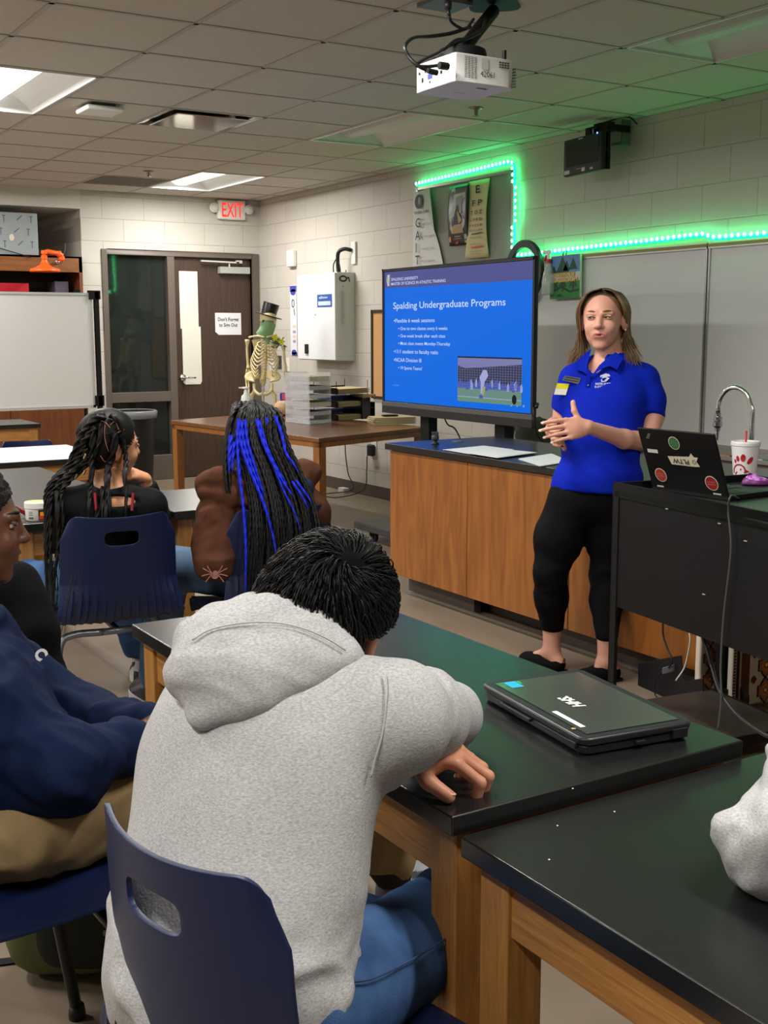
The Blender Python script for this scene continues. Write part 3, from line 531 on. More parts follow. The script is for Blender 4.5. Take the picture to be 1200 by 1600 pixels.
mb = MB(); x,y = sxy(.02,.11); F.poly(mb,[(x,y+.035),(x+.012,y),(x+.03,y+.004),(x+.034,y+.075),(x,y+.075)],.002,0); F.poly(mb,[(x+.004,y+.05),(x+.018,y+.008),(x+.026,y+.03),(x+.014,y+.07)],.003,1); F.poly(mb,[(x+.002,y+.075),(x+.012,y+.075),(x+.006,y+.04)],.003,2); F.rect(mb,x+.040,y,x+.042,y+.08,.002,0); mb.build('slide_logo', [emat('logo white', srgb(210,220,235), S_), emat('logo gold', srgb(190,185,60), S_), emat('logo blue', srgb(50,110,200), S_)], scr_o)
# slide photograph of a football match seen through a goal net
x0_,y1_ = sxy(.545,.635); x1_,y0_ = sxy(.945,.955); mb = MB(); pw, ph = x1_-x0_, y1_-y0_
q = lambda u,v: (x0_+pw*u, y0_+ph*v)
F.rect(mb,*q(0,0),*q(1,1),.002,0); F.rect(mb,*q(0,0),*q(1,.36),.003,1); F.poly(mb,[q(0,.97),q(1,.97),q(1,.86),q(.6,.80),(q(.12,.74)),q(0,.80)],.003,2); F.rect(mb,*q(0,.30),*q(1,.42),.0035,3)
for k in range(26): u=k/25; F.rect(mb,*q(u,.36 if k%2 else .05),*q(u+.005,.85),.0045,4)
for k in range(14): v=.1+k*.055; F.rect(mb,*q(0,v),*q(1,v+.006),.0045,4)
r_ = random.Random(4)
for k in range(22):
    u = r_.random(); v=.34+.1*r_.random(); w_=.012+.01*r_.random(); F.poly(mb,[q(u-w_,v-.08),q(u+w_,v-.08),q(u+w_*1.2,v+.02),q(u+w_*.3,v+.12),q(u-w_,v+.04)],.004,3 if k%3 else 5)
F.poly(mb,[q(.38,.2),q(.42,.2),q(.44,.45),q(.50,.60),q(.47,.72),q(.42,.72),q(.36,.55),q(.38,.45)],.005,5); F.poly(mb,[q(.40,.15),q(.43,.15),q(.46,.35),q(.42,.38)],.0055,6); F.rect(mb,*q(.36,.1),*q(.42,.17),.0056,3); F.rect(mb,*q(0,.10),*q(1,.115),.005,5); F.disc(mb,*q(.9,.12),.022,.028,.006,7); F.rect(mb,*q(0,.97),*q(1,1.0),.006,7)
mb.build('slide_picture', [emat('pic night', srgb(52,54,84), S_), emat('pic turf', srgb(110,150,130), S_), emat('pic tarp', srgb(130,132,185), S_), emat('pic blue', srgb(70,90,190), S_), emat('pic net', srgb(120,125,165), S_), emat('pic pale', srgb(170,178,225), S_), emat('pic yellow', srgb(170,165,110), S_), emat('pic black', srgb(20,24,30), S_)], scr_o)
for px in (672,790):
    p = atX(px,655,TX+.12); MB().box((TX+.075,p.y-.05,.12),(TX+.145,p.y+.05,1.2)).build('column', m_blackm, t, bevel=.004)
MB().box((TX-.18,6.0-.9,.085),(TX+.42,6.90,.135)).build('base_tray', mat('base steel', srgb(74,76,78), .35, .4), t, bevel=.008)
for (cx_,cy_) in ((4.10,6.76),(4.10,5.2),(4.55,6.76),(4.55,5.2)):
    cmb = MB(); cmb.cyl((cx_-.012,cy_,.04),(cx_+.012,cy_,.04),.04,20); cmb.cyl((cx_-.02,cy_,.04),(cx_+.02,cy_,.04),.02,12); w2 = cmb.build('caster', m_black, t, smooth=False, bevel=.003)
    MB().box((cx_-.02,cy_-.015,.045),(cx_-.014,cy_+.03,.088)).box((cx_+.014,cy_-.015,.045),(cx_+.02,cy_+.03,.088)).build('fork', m_blackm, w2)
mb = MB(); mb.tube(bez([(TX-.005,Y1-.005,1.0),(TX-.01,Y1-.02,.95),(TX+.02,Y1-.01,.85),(TX+.08,Y1,.8)],6),.006,6); mb.tube([(TX+.02,Y1-.01,1.02),(TX-.0,Y1-.025,1.0)],.01,6); mb.tube(bez([(TX+.08,6.2,.9),(TX+.06,6.12,.84),(TX+.1,6.08,.8),(TX+.15,6.0,.6)],6),.005,6); mb.build('cable', m_black, t, smooth=True)
# ================================================================== PROJECTOR
t = thing('projector', (2.95,3.94,CZ), 'white projector hanging from a black ceiling arm with cables, marked 42061', 'projector')
pm = V((2.95,3.94,CZ)); nc = atD(712,104,4.15)        # nearest vertical edge, mid height
hh = .05; bx, by = .27, .27
o0 = nc; body = MB()
outl = [(0,0),(.03,-.004),(.20,-.002),(.235,.0),(.262,.012),(.275,.04),(.262,.075),(.262,.2),(.255,.25),(.235,.265),(.02,.265),(0,.25),(-.004,.2),(-.004,.02)]
body.ring_loft([[V((o0.x+x,o0.y+y,o0.z+z)) for x,y in outl] for z in (-hh,-hh+.004,hh-.01,hh)]); pb = body.build('body', mat('projector white', srgb(222,222,218), .4), t, bevel=.008, seg=3)
Fs = Flat((o0.x,o0.y-.0045,o0.z-hh),(1,0,0),(0,0,1)); mb = MB()
for c in range(4):
    for r_i in range(13): Fs.rect(mb,.035+c*.014,.018+r_i*.0058,.046+c*.014,.0205+r_i*.0058,.001,1)
for c in range(4):
    for r_i in range(3): Fs.rect(mb,.188+c*.012,.066+r_i*.008,.197+c*.012,.071+r_i*.008,.001,0)
Fs.text(mb,'42061',.105,.028,height=.019,width=.062,n=.001,mi=0); Fs.rect(mb,.11,.052,.14,.09,.0008,2)
mb.build('side_markings', [mat('vent dark', srgb(52,52,50), .6), mat('vent grey', srgb(120,120,118), .6), mat('pale sticker', srgb(205,205,205), .5)], pb)
Fb = Flat((o0.x-.0045,o0.y+.26,o0.z-hh),(0,-1,0),(0,0,1)); mb = MB()
for x,y,w_,h_,mi in ((.05,.03,.012,.016,0),(.09,.035,.03,.018,1),(.03,.06,.01,.01,0),(.13,.045,.022,.014,2),(.07,.06,.008,.008,0),(.10,.02,.008,.008,0),(.17,.04,.014,.012,0)): Fb.rect(mb,x,y,x+w_,y+h_,.001,mi)
mb.build('ports', [m_black, mat('vga blue', srgb(70,80,150), .4), mat('port grey', srgb(130,130,130), .4)], pb)
lm = MB(); 
for k in range(7): lm.obox((o0.x+.262+.002*k, o0.y+.045, o0.z-hh+.008+k*.011),(1,0,.2),(0,1,0),(0,0,1),.02,.085-.006*k,.006)
lm.build('lens_vent', mat('vent light grey', srgb(105,105,104), .5), pb)
mb = MB(); mb.lathe([(.02,0),(.022,.03)],(o0.x+.265,o0.y+.19,o0.z),(1,0,0)); mb.build('lens', mat('lens glass', (.02,.02,.03), .05, spec=.8), pb)
Fu = Flat((o0.x+.10,o0.y+.16,o0.z-hh-.0005),(1,0,0),(0,-1,0)); mb = MB(); Fu.text(mb,'Canon',0,0,height=.011,width=.05,n=.001); Fu.rect(mb,.03,.10,.075,.115,.001,1); Fu.rect(mb,.06,.105,.07,.113,.002,0); mb.build('underside_marks', [mat('vent dark',(0,0,0)), MATS['port grey']], pb)
tc = V((o0.x+.12,o0.y+.13,o0.z+hh)); mb = MB(); mb.lathe([(.09,.0),(.09,.03),(.085,.045),(.04,.055)],tc,n=28); mb.build('swivel_plate', m_blackm, t, smooth=False, bevel=.004)
mb = MB(); mb.lathe([(.072,-.0),(.072,.012)],tc-V((0,0,.002)),n=8); mb.obox(tc+V((.12,0,.02)),(1,0,-.3),(0,1,0),(0,0,1),.12,.03,.012); mb.cyl(tc+V((.11,-.11,-.01)),tc+V((.11,-.11,.035)),.008,10); mb.build('mount_legs', m_blackm, t)
a0 = tc+V((0,0,.045)); a1 = pm+V((0,0,-.03)); mb = MB(); mb.tube([a0, a1], .026, 12); mb.tube([a0+V((0,0,-.02)),a0+(a1-a0)*.12],.034,12); mb.build('arm', m_blackm, t, smooth=True)
mb = MB(); pl = [V((pm.x+math.cos(2*PI*k/24)*.11*(1+.12*math.cos(8*PI*k/24)), pm.y+math.sin(2*PI*k/24)*.11*(1+.12*math.cos(8*PI*k/24)), CZ-.008)) for k in range(24)]; mb.prism(pl,(0,0,.006)); mb.build('ceiling_plate', m_blackm, t)
bx_ = MB(); bc = atZ(688,-2,CZ); bx_.box((bc.x-.05,bc.y-.05,CZ-.02),(bc.x+.12,bc.y+.09,CZ)); bx_.build('junction_plate', mat('galvanised', (.2,.2,.2)), t)
plg = atZ(700,4,CZ)
def dp(x,y,d): return atD(x,y,d)
cb = MB(); cb.tube([dp(700,2,4.25),dp(700,14,4.25)],.014,8); cb.tube([dp(700,14,4.25),dp(702,25,4.25)],.007,8)
cb.tube(bez([dp(702,25,4.25),dp(705,34,4.28),dp(716,42,4.3),dp(728,45,4.32),dp(740,30,4.4)],8),.0055,8); cb.build('power_cord', m_black, t, smooth=True)
for pts,rr in (([dp(735,42,4.35),dp(705,52,4.28),dp(672,57,4.2),dp(645,60,4.15),dp(633,72,4.1),(dp(638,88,4.1)),dp(652,102,4.1),dp(668,110,4.12),dp(680,113,4.13)],.007),([dp(752,46,4.35),dp(730,60,4.3),dp(712,63,4.25),dp(690,80,4.15),dp(665,92,4.12),dp(650,102,4.1),dp(668,104,4.12),dp(686,102,4.13)],.006),([dp(758,30,4.5),dp(752,48,4.35),dp(735,58,4.3),dp(700,72,4.2)],.006)):
    MB().tube(bez(pts,8),rr,8).build('cable', m_black, t, smooth=True)
mb = MB(); mb.tube([dp(668,110,4.10),dp(683,114,4.12)],.010,8); mb.tube([dp(686,102,4.1),dp(700,104,4.12)],.013,6); mb.build('plug', m_black, t)
# ================================================================== BENCH
m_oak = wood('red oak', srgb(176,124,62), srgb(150,100,48), .4, 7, (12,12,.8), coat=.2)
m_oak_h = wood('red oak apron y', srgb(178,126,66), srgb(146,98,48), .4, 7, (12,.8,12), coat=.2)
m_oak_x = wood('red oak apron x', srgb(178,126,66), srgb(146,98,48), .4, 7, (.8,12,12), coat=.2)
m_cab = wood('cabinet veneer', srgb(158,98,42), srgb(126,74,28), .38, 4, (4,4,.5), coat=.2)
m_epoxy = mat('black epoxy top', srgb(22,24,24), .26, spec=.55, ior=1.6, bump=(500,.04,.001))
t = thing('demonstration_bench', (3.7,4.2,0), 'long wooden demonstration bench with a black top behind the presenter', 'lab bench')
BX0,BX1,BY0,BY1 = 3.325,4.06,3.075,5.37
MB().box((BX0,BY0,.795),(BX1,BY1,.83)).build('countertop', m_epoxy, t, bevel=.004)
MB().box((3.36,3.105,.12),(BX1-.03,5.335,.795)).build('carcass', m_cab, t)
for a,b in ((4.633,5.34),(3.87,4.628),(3.10,3.865)): MB().box((3.342,a,.12),(3.36,b,.79)).build('panel', m_cab, t, bevel=.002)
MB().box((3.455,4.72,0),(3.50,5.33,.12)).box((3.55,4.2,0),(3.6,4.72,.12)).box((3.455,3.15,0),(3.50,4.15,.12)).box((3.50,5.25,0),(4.0,5.3,.12)).build('toe_kick', m_base, t, bevel=.002)
MB().box((3.44,3.15,0),(3.456,5.33,.012)).build('floor_trim', mat('vinyl trim light', srgb(130,120,110), .5), t)
rp_ = atY(1134,1075,2.97); t2 = thing('rack_stand', (rp_.x,2.97,0), 'black steel post with silver bolts between the two woven bags under the cart', 'steel post')
MB().box((rp_.x-.03,2.97,0),(rp_.x+.03,3.0,.84)).build('post', m_blackm, t2)
for z in (.27,.34,.50): MB().cyl((rp_.x-.008,2.969,z),(rp_.x-.008,2.964,z),.006,10).build('bolt', m_chrome, t2)
# paper sheets on the bench
m_sheet = mat('sheet white', srgb(226,228,232), .7)
def sheets(pts, z, n, label, grp):
    P = [atZ(x,y,z) for x,y in pts]; c = sum(P, V())/4; t = thing('paper_sheets', V((c.x,c.y,z)), label, 'paper', grp); mb = MB()
    for k in range(n):
        off = V((.008*math.sin(k*2.1), .008*math.cos(k*1.7), .0012*k)); mb.prism([p+off for p in P], (0,0,.0008))
    mb.build('sheet', m_sheet, t); return t, P
sheets([(693,703),(755,697),(802,703),(740,711)], .831, 3, 'white papers on the bench top, farthest left of the three sheets', 'papers on the bench')
tt,P = sheets([(733,709),(775,702),(838,708),(778,716)], .8355, 4, 'overlapping white papers on the bench top, middle sheet', 'papers on the bench')
sheets([(811,718),(862,710),(890,722),(845,729)], .831, 4, 'white papers on the bench edge beside the presenter\'s hip', 'papers on the bench')
p = atZ(680,694,.83); t = thing('gas_valve', p, 'small dark gas valve standing on the near end of the bench top', 'valve')
MB().lathe([(.022,0),(.022,.006),(.012,.01),(.012,.02)],p).build('base', m_black, t, smooth=True); MB().lathe([(.012,.02),(.02,.025),(.022,.04),(.016,.05)],p,n=8).obox(p+V((0,0,.056)),CR,V((0,0,1)).cross(CR),(0,0,1),.035,.022,.02).build('knob', mat('valve grey', srgb(60,70,76), .35, .4), t, bevel=.003)
p = atZ(715,690,.83); t = thing('bench_cap', p, 'flat round metal cap set in the bench top behind the papers', 'cap'); MB().lathe([(.03,0),(.03,.004),(.001,.006)],p).build('cap', mat('dull metal', srgb(140,145,150), .3, .8), t)
# faucet
t = thing('sink_counter', (4.27,3.0,0), 'low black sink counter behind the cart, mostly hidden, carrying the curved tap', 'sink counter')
MB().box((4.09,2.3,.66),(4.45,3.98,.70)).build('countertop', m_epoxy, t, bevel=.004); MB().box((4.12,2.33,0),(4.42,3.95,.66)).build('carcass', m_cab, t)
t = thing('gooseneck_tap', (4.25,3.0,.70), 'chrome gooseneck laboratory tap rising behind the cup', 'tap')
fx = 4.25; B = atX(1174,700,fx); T_ = atX(1174,640,fx); Lf = atX(1122,650,fx); pts = [V((fx,B.y,.70)), V((fx,B.y,T_.z))]
r_ = abs(T_.y-Lf.y)/2; cy = (T_.y+Lf.y)/2; top = T_.z
pts += [V((fx, cy-r_*math.cos(a) if T_.y<Lf.y else cy+r_*math.cos(a), top+r_*math.sin(a))) for a in [PI*k/14 for k in range(1,14)]]+[V((fx,Lf.y,top)), V((fx,Lf.y,top-.03))]
MB().tube(pts, .0115, 14).build('neck', m_chrome, t, smooth=True)
e = V((fx,Lf.y,top-.03)); MB().lathe([(.014,0),(.014,-.012),(.02,-.014),(.02,-.03),(.016,-.032),(.022,-.04),(.022,-.058),(.014,-.066),(.013,-.08),(.008,-.082),(.0055,-.125)],e,n=12).build('nozzle', mat('worn chrome', (.45,.45,.47), .25, 1), t)
MB().lathe([(.03,0),(.03,.01),(.018,.03),(.014,.05)],(fx,B.y,.70)).build('base', m_chrome, t, smooth=True)
p = atZ(1190,744,.86); t = thing('tap_handle', (4.15,p.y,.70), 'chrome tap handle behind the purple mouse at the right edge', 'tap handle'); q = V((4.15,atX(1188,745,4.15).y,.70)); MB().lathe([(.022,0),(.02,.06),(.026,.09),(.022,.1)],q,n=10).build('knob', m_chrome, t)
MB().tube([q+V((0,0,.09)),q+V((.03,-.12,.13))],.008,8).build('lever', m_chrome, t)
# dark plants / bag behind the bench
p = V((4.6,5.05,.5))
t = thing('backpack', (4.88,5.6,0), 'green grey backpack standing behind the bench, partly hidden by the presenter', 'backpack')
def blob(name, m, t, c, r, seed=1, amp=.15, n=28, freq=6):
    mb = MB(); mb.ball((0,0,0),(1,1,1),n); mb.v = [tuple(V(c)+V((v[0]*r[0],v[1]*r[1],v[2]*r[2]))*(1+amp*mnoise.noise(V(v)*freq*.5+V((seed,seed,seed))))) for v in mb.v]; return mb.build(name, m, t, smooth=True)
pa = atX(838,690,4.86); blob('pouch', mat('sage canvas', srgb(78,92,76), .9), t, (4.86,pa.y,.74), (.12,.16,.13), 3, .2); blob('body', mat('sage canvas',(0,0,0)), t, (4.90,pa.y-.25,.45), (.14,.30,.42), 5, .1)
pb = atX(812,685,4.82); MB().tube(bez([(4.82,pb.y+.1,.57),(4.82,pb.y+.09,.77),(4.82,pb.y+.0,.81),(4.82,pb.y-.10,.75)],6),.022,8).build('strap', mat('lime strap', srgb(128,150,60), .7), t, smooth=True)
MB().box((4.76,pa.y-.50,.3),(4.82,pa.y+.30,.60)).build('flap', mat('sage canvas',(0,0,0)), t, bevel=.01)
# ================================================================== CART
CZ_ = .90
A_ = atZ(958,753,CZ_); B_ = atZ(1200,806,CZ_); dirx = V((-math.sin(math.radians(8)),-math.cos(math.radians(8)),0)); diry = V((-dirx.y, dirx.x, 0));
if diry.dot(CF) < 0: diry = -diry
LC, WC = 1.1, .60
t = thing('av_cart', A_+dirx*.6+diry*.25-V((0,0,CZ_)), 'black metal cart carrying the laptop, with a closed side panel', 'cart')
def cbx(mb, a, b, c, d, z0, z1, mi=0):   # along, across
    mb.hexa([A_*1+dirx*u+diry*v+V((0,0,z-CZ_)) for z in (z0,z1) for u,v in ((a,c),(b,c),(b,d),(a,d))], mi)
mb = MB(); cbx(mb,0,LC,0,WC,CZ_-.045,CZ_-.028); mb.build('top_shelf', mat('cart top', srgb(38,44,40), .35, spec=.5), t)
mb = MB(); cbx(mb,0,LC,0,.012,CZ_-.05,CZ_); cbx(mb,0,LC,WC-.012,WC,CZ_-.05,CZ_-.002); cbx(mb,0,.012,0,WC,CZ_-.05,CZ_-.002); cbx(mb,LC-.012,LC,0,WC,CZ_-.05,CZ_); mb.build('rim', m_blackm, t, bevel=.003)
mb = MB(); cbx(mb,.03,LC-.03,.004,.008,.46,CZ_-.05); pn = mb.build('side_panel', mat('panel black', srgb(22,22,23), .5, spec=.2, bump=(250,.15,.001)), t)
mb = MB()
for u,z in ((.30,.845),(.56,.835),(.50,.60),(.68,.80)): cbx(mb,u,u+.012,-.0012,.0025,z,z+.003)
mb.build('scuffs', mat('scuff grey', srgb(150,150,150), .5), pn)
for u,v in ((0,0),(LC-.035,0),(0,WC-.035),(LC-.035,WC-.035)):
    mb = MB(); cbx(mb,u,u+.035,v,v+.004 if v==0 else v+.035,.10,CZ_-.03); cbx(mb,u if u==0 else u+.031,u+.004 if u==0 else u+.035,v,v+.035,.10,CZ_-.03); lg = mb.build('leg', m_blackm, t)
    mb = MB(); c = A_+dirx*(u+.017)+diry*(v+.017); c.z = .05; mb.cyl(c-diry*.012,c+diry*.012,.05,18); mb.obox(c+V((0,0,.04)),dirx,diry,(0,0,1),.03,.034,.03); mb.build('caster', m_black, t)
mb = MB(); cbx(mb,0.004,.47,.004,.46,.078,.09); mb.build('lower_shelf', mat('shelf worn', srgb(50,44,40), .5, noise=(9,.3,srgb(72,64,58))), t)
mb = MB(); cbx(mb,0,.47,0,.004,.06,.095); cbx(mb,0,.47,.46,.464,.06,.095); cbx(mb,.47,.474,0,.46,.06,.095); cbx(mb,.44,.47,.46,WC-.02,.065,.09); cbx(mb,0,.03,.46,WC-.02,.065,.09); mb.build('shelf_rim', m_blackm, t)
def onc(px, py, z): return atZ(px, py, z)
# black bracket plate + power things on lower shelf
def flatD(pts, name, m, t, d, th=.006):
    n = (d[0]); P = [V(p) for p in pts]; mb = MB(); mb.prism(P, V(n)*th); return mb.build(name, m, t, bevel=.002)
pl0 = A_+diry*.42; 
def onplane(px, py, q=pl0, n=diry):
    d = ray(px,py); k = (q-CAM).dot(n)/d.dot(n); return CAM+d*k
t = thing('metal_plate', onplane(1030,1095), 'black notched metal plate leaning at the back of the cart\'s lower shelf', 'metal plate')
flatD([onplane(*p) for p in ((997,1043),(998,1036),(1064,1024),(1066,1060),(1068,1064),(1098,1060),(1098,1085),(1075,1090),(997,1098),(985,1085),(996,1078))], 'plate', mat('navy black metal', srgb(14,15,22), .5), t, (diry,))
t = thing('network_plug', onplane(1050,1045), 'grey cable plug with silver label on the metal plate', 'plug')
mb = MB(); c = onplane(1052,1045)-diry*.02; mb.obox(c,CR+V((0,0,.3)),diry,(0,0,1),.04,.02,.028); mb.build('plug_body', mat('silver tape', srgb(150,150,165), .3, .4), t, bevel=.003)
def hang(pts, name, label, cat, r, m=m_black, grp=None):
    t = thing(name, pts[0], label, cat, grp); MB().tube(bez(pts,8), r, 6).build('wire', m, t, smooth=True); return t
pb_ = lambda x,y: onplane(x,y)-diry*.03
hang([pb_(1046,960),pb_(1046,990),pb_(1052,1010),pb_(1060,1030),pb_(1055,1042)], 'cable','black cable hanging below the cart panel to the plug','cable',.004)
hang([pb_(1045,1047),pb_(1033,1065),pb_(1034,1085),pb_(1045,1095),pb_(1058,1097)], 'cable','thin black cable looping below the silver plug','cable',.003)
hang([pb_(1087,985),pb_(1088,1003),pb_(1080,1040),pb_(1066,1062)], 'cable','white cable hanging below the cart panel','cable',.003, m_white)
hang([onplane(1097,990,A_+diry*.10),onplane(1112,1040,A_+diry*.08),onplane(1125,1080,A_+diry*.0),onplane(1150,1115,A_-diry*.03),onplane(1190,1145,A_-diry*.08),onplane(1215,1155,A_-diry*.1)], 'cable','thick black cable trailing from the cart to the floor on the right','cable',.007)
hang([pb_(968,1083),pb_(985,1080),pb_(992,1095)], 'cable','thin black cable arching beside the cart leg','cable',.003)
# woven textiles behind cart
m_navy = mat('weave brown', srgb(96,52,40), .9)
def textile(px0,px1,y0,y1,yy0,yy1,x,label,mode):
    a,b = atY(px0,y0,x), atY(px1,yy0,x); c,d = atY(px1,yy1,x), atY(px0,y1,x); zt = a.z+.25; zb = min(c.z,d.z)
    t = thing('woven_bag', ((a.x+b.x)/2,x,zb), label, 'woven bag'); F = Flat((a.x,x,zb),(1,0,0),(0,0,1)); W_ = b.x-a.x; H_ = zt-zb
    mb = MB(); F.slab(mb,0,0,W_,H_,-.03,-.0); mb.build('cloth', mat('weave cream', srgb(215,205,190), .9, bump=(300,.4,.002)), t, bevel=.01)
    mb = MB()
    if mode == 2:
        F.rect(mb,.0,0,.045,H_,.001,1); F.rect(mb,.018,0,.034,H_,.002,3)
        for k in range(int(H_/.012)): F.rect(mb,.002,k*.012,.014,k*.012+.006,.002,3)
        F.rect(mb,.045,0,.09,H_,.002,2); ox = .18; step=.10
    else: ox = W_*.55; step=.085
    k = 0
    while k*step < H_:
        cyy = .05+k*step; q = step*.5
        for cx_ in ((ox,) if mode==1 else (ox, ox+.13)):
            P = [(cx_+dx*q*1.0,cyy+dy*q) for dx,dy in ((0,1.1),(.5,.6),(.5,.45),(.85,.45),(.85,-.45),(.5,-.45),(.5,-.6),(0,-1.1),(-.5,-.6),(-.5,-.45),(-.85,-.45),(-.85,.45),(-.5,.45),(-.5,.6))]
            F.poly(mb,P,.002,3); F.poly(mb,[(cx_+(x_-cx_)*.86,cyy+(y_-cyy)*.86) for x_,y_ in P],.003,4)
            F.poly(mb,[(cx_,cyy+q*.6),(cx_+q*.55,cyy),(cx_,cyy-q*.6),(cx_-q*.55,cyy)],.004,5); F.disc(mb,cx_,cyy,q*.14,n=.005,mi=0,k=8); F.ring(mb,cx_,cyy,q*.26,q*.26,q*.06,.0045,2,12)
        if mode==2:
            for cx_ in (ox-.065,ox+.065): F.poly(mb,[(cx_,cyy+step*.5+.018),(cx_+.016,cyy+step*.5),(cx_,cyy+step*.5-.018),(cx_-.016,cyy+step*.5)],.003,2)
        k += 1
    mb.build('pattern', [mat('weave white', srgb(235,225,205), .9), mat('weave beige', srgb(190,165,130), .9), m_navy, mat('weave black', srgb(35,28,30), .9), mat('weave rust', srgb(172,110,80), .9), mat('weave amber', srgb(205,140,60), .9)], t)
textile(1096,1122,990,1080,998,1077,3.035,'narrow woven bag with orange diamond pattern under the bench end',1)
textile(1147,1215,1005,1085,1014,1092,2.93,'woven bag with brown band and diamond pattern at the right edge below the cart',2)
# ================================================================== LAPTOP
zt = CZ_-.028
lb0, lb1 = onc(1019,762,zt+.01), onc(1138,779,zt+.01)   # hinge edge seen from behind
lt0, = (None,)
e1 = (lb1-lb0); LW = e1.length; e1n = e1.normalized(); back = V((e1n.y,-e1n.x,0)) 
if back.dot(CF) > 0: back = -back          # towards camera
LD = .225
t = thing('laptop', (lb0+lb1)/2-V((0,0,.01)), 'open black laptop with round stickers on its lid, standing on the black cart', 'laptop')
mb = MB(); mb.obox((lb0+lb1)/2-back*(LD/2)+V((0,0,0)), e1n, back, (0,0,1), LW, LD, .018); bs = mb.build('base', mat('laptop black', srgb(14,14,15), .45, spec=.3), t, bevel=.003)
ctr = (lb0+lb1)/2+V((0,0,.0095)); F = Flat(ctr-e1n*LW/2-back*LD, e1n, back); F.N = V((0,0,1)) ; mb = MB(); F.rect(mb,.02,LD-.13,LW-.02,LD-.03,.0008,0); 
for r_i in range(5):
    for k in range(14): F.rect(mb,.025+k*(LW-.05)/14,LD-.125+r_i*.019,.025+(k+.85)*(LW-.05)/14,LD-.109+r_i*.019,.0016,1)
F.rect(mb,LW*.36,.02,LW*.66,.08,.001,1); mb.build('keyboard', [mat('key gap', srgb(34,36,36), .5), mat('keys', srgb(14,14,15), .5)], bs)
lh = .0; # lid tilt solved from the seen upper edge
def lidtop(px,py,hh):  # point on vertical-ish plane through hinge leaning
    return None
LH = .225; best=None
for a in [x*.01 for x in range(-60,100)]:
    p = (lb0)+V((0,0,LH*math.cos(a)))+back*(LH*math.sin(a)); d=p-CAM; yy = 800-FPX*d.dot(CU)/d.dot(CF); xx=600+FPX*d.dot(CR)/d.dot(CF)
    s = abs(yy-670)+.4*abs(xx-988)
    if best is None or s<best[0]: best=(s,a)
tilt = best[1]; upv = (V((0,0,1))*math.cos(tilt)+back*math.sin(tilt)).normalized()
Fl = Flat(lb0+V((0,0,.004)), e1n, upv)
if Fl.N.dot(back) < 0: Fl.N = -Fl.N
mb = MB(); Fl.slab(mb,0,0,LW,LH,-.008,0); lid = mb.build('lid', MATS['laptop black'], t, bevel=.003)
mb = MB(); Fl.rect(mb,.012,.015,LW-.012,LH-.01,-.009); mb.build('display', mat('off display', (.01,.01,.012), .1), lid)
def sticker(u, v, rx, ry, mi, name):
    mb = MB(); Fl.disc(mb,LW*u,LH*v,rx,ry,.001,0,28); Fl.disc(mb,LW*u,LH*v,rx*.88,ry*.88,.0015,1,28); 
    if mi == 0:
        for k in range(10): a=2*PI*k/10; Fl.poly(mb,[(LW*u,LH*v),(LW*u+rx*.75*math.cos(a),LH*v+ry*.75*math.sin(a)),(LW*u+rx*.75*math.cos(a+.25),LH*v+ry*.75*math.sin(a+.25))],.002,2)
    else:
        Fl.text(mb,'MASTER OF',LW*u,LH*v+.002,width=rx*1.1,height=.004,n=.002,mi=3,align='CENTER'); Fl.text(mb,'BIOLOGY',LW*u,LH*v-.006,width=rx*1.2,height=.004,n=.002,mi=3,align='CENTER')
    c1 = [srgb(40,95,55), srgb(165,60,40), srgb(150,35,32)][mi]
    mb.build('sticker', [mat('sticker rim', srgb(205,195,180), .5), mat('sticker c%d'%mi, c1, .5), mat('sticker leaf', srgb(90,140,95), .5), mat('sticker rose', srgb(205,150,140), .5)], lid)
sticker(.46,.80,.024,.024,0,''); sticker(.17,.23,.026,.026,1,''); sticker(.83,.20,.027,.027,2,'')
mb = MB(); Fl.poly(mb,[(LW*.33,LH*.57),(LW*.62,LH*.60),(LW*.65,LH*.66),(LW*.68,LH*.60),(LW*.73,LH*.60),(LW*.70,LH*.53),(LW*.73,LH*.45),(LW*.66,LH*.44),(LW*.36,LH*.44)],.001,0)
text_mesh('PLTW', mb, Fl.p(LW*.605,LH*.545,.002), -Fl.R, -Fl.U, .017, LW*.21, 1, 'LEFT', 0, .02); Fl.ring(mb,LW*.67,LH*.52,.008,.008,.002,.002,1,12); mb.build('sticker', [mat('sticker cream', srgb(205,198,175), .5), mat('sticker ink', srgb(50,50,45), .5)], lid)
mb = MB(); Fl.rect(mb,LW*.07,LH*.60,LW*.21,LH*.66,.001,0); Fl.poly(mb,[(LW*.09,LH*.84),(LW*.13,LH*.83),(LW*.17,LH*.92),(LW*.14,LH*.93)],.001,1); Fl.rect(mb,LW*.08,.004,LW*.17,.010,.001,0); Fl.rect(mb,LW*.82,.004,LW*.92,.010,.001,0); mb.build('label', [mat('label white',(0,0,0)), mat('logo grey', srgb(90,85,88), .4)], lid)
# laptop cable
hang([lb1+e1n*.0+V((.0,-.0,-.002))+back*(-.04)+e1n*.01, onplane(1142,775,A_-diry*.012), onplane(1138,800,A_-diry*.012), onplane(1142,860,A_-diry*.012), onplane(1131,960,A_-diry*.012), onplane(1126,1040,A_-diry*.015), onplane(1127,1090,A_-diry*.02), V((onplane(1122,1140,A_-diry*.02)))], 'cable', 'thin grey cable running from the laptop down the front of the cart', 'cable', .003, mat('cable grey', srgb(70,72,72), .5))
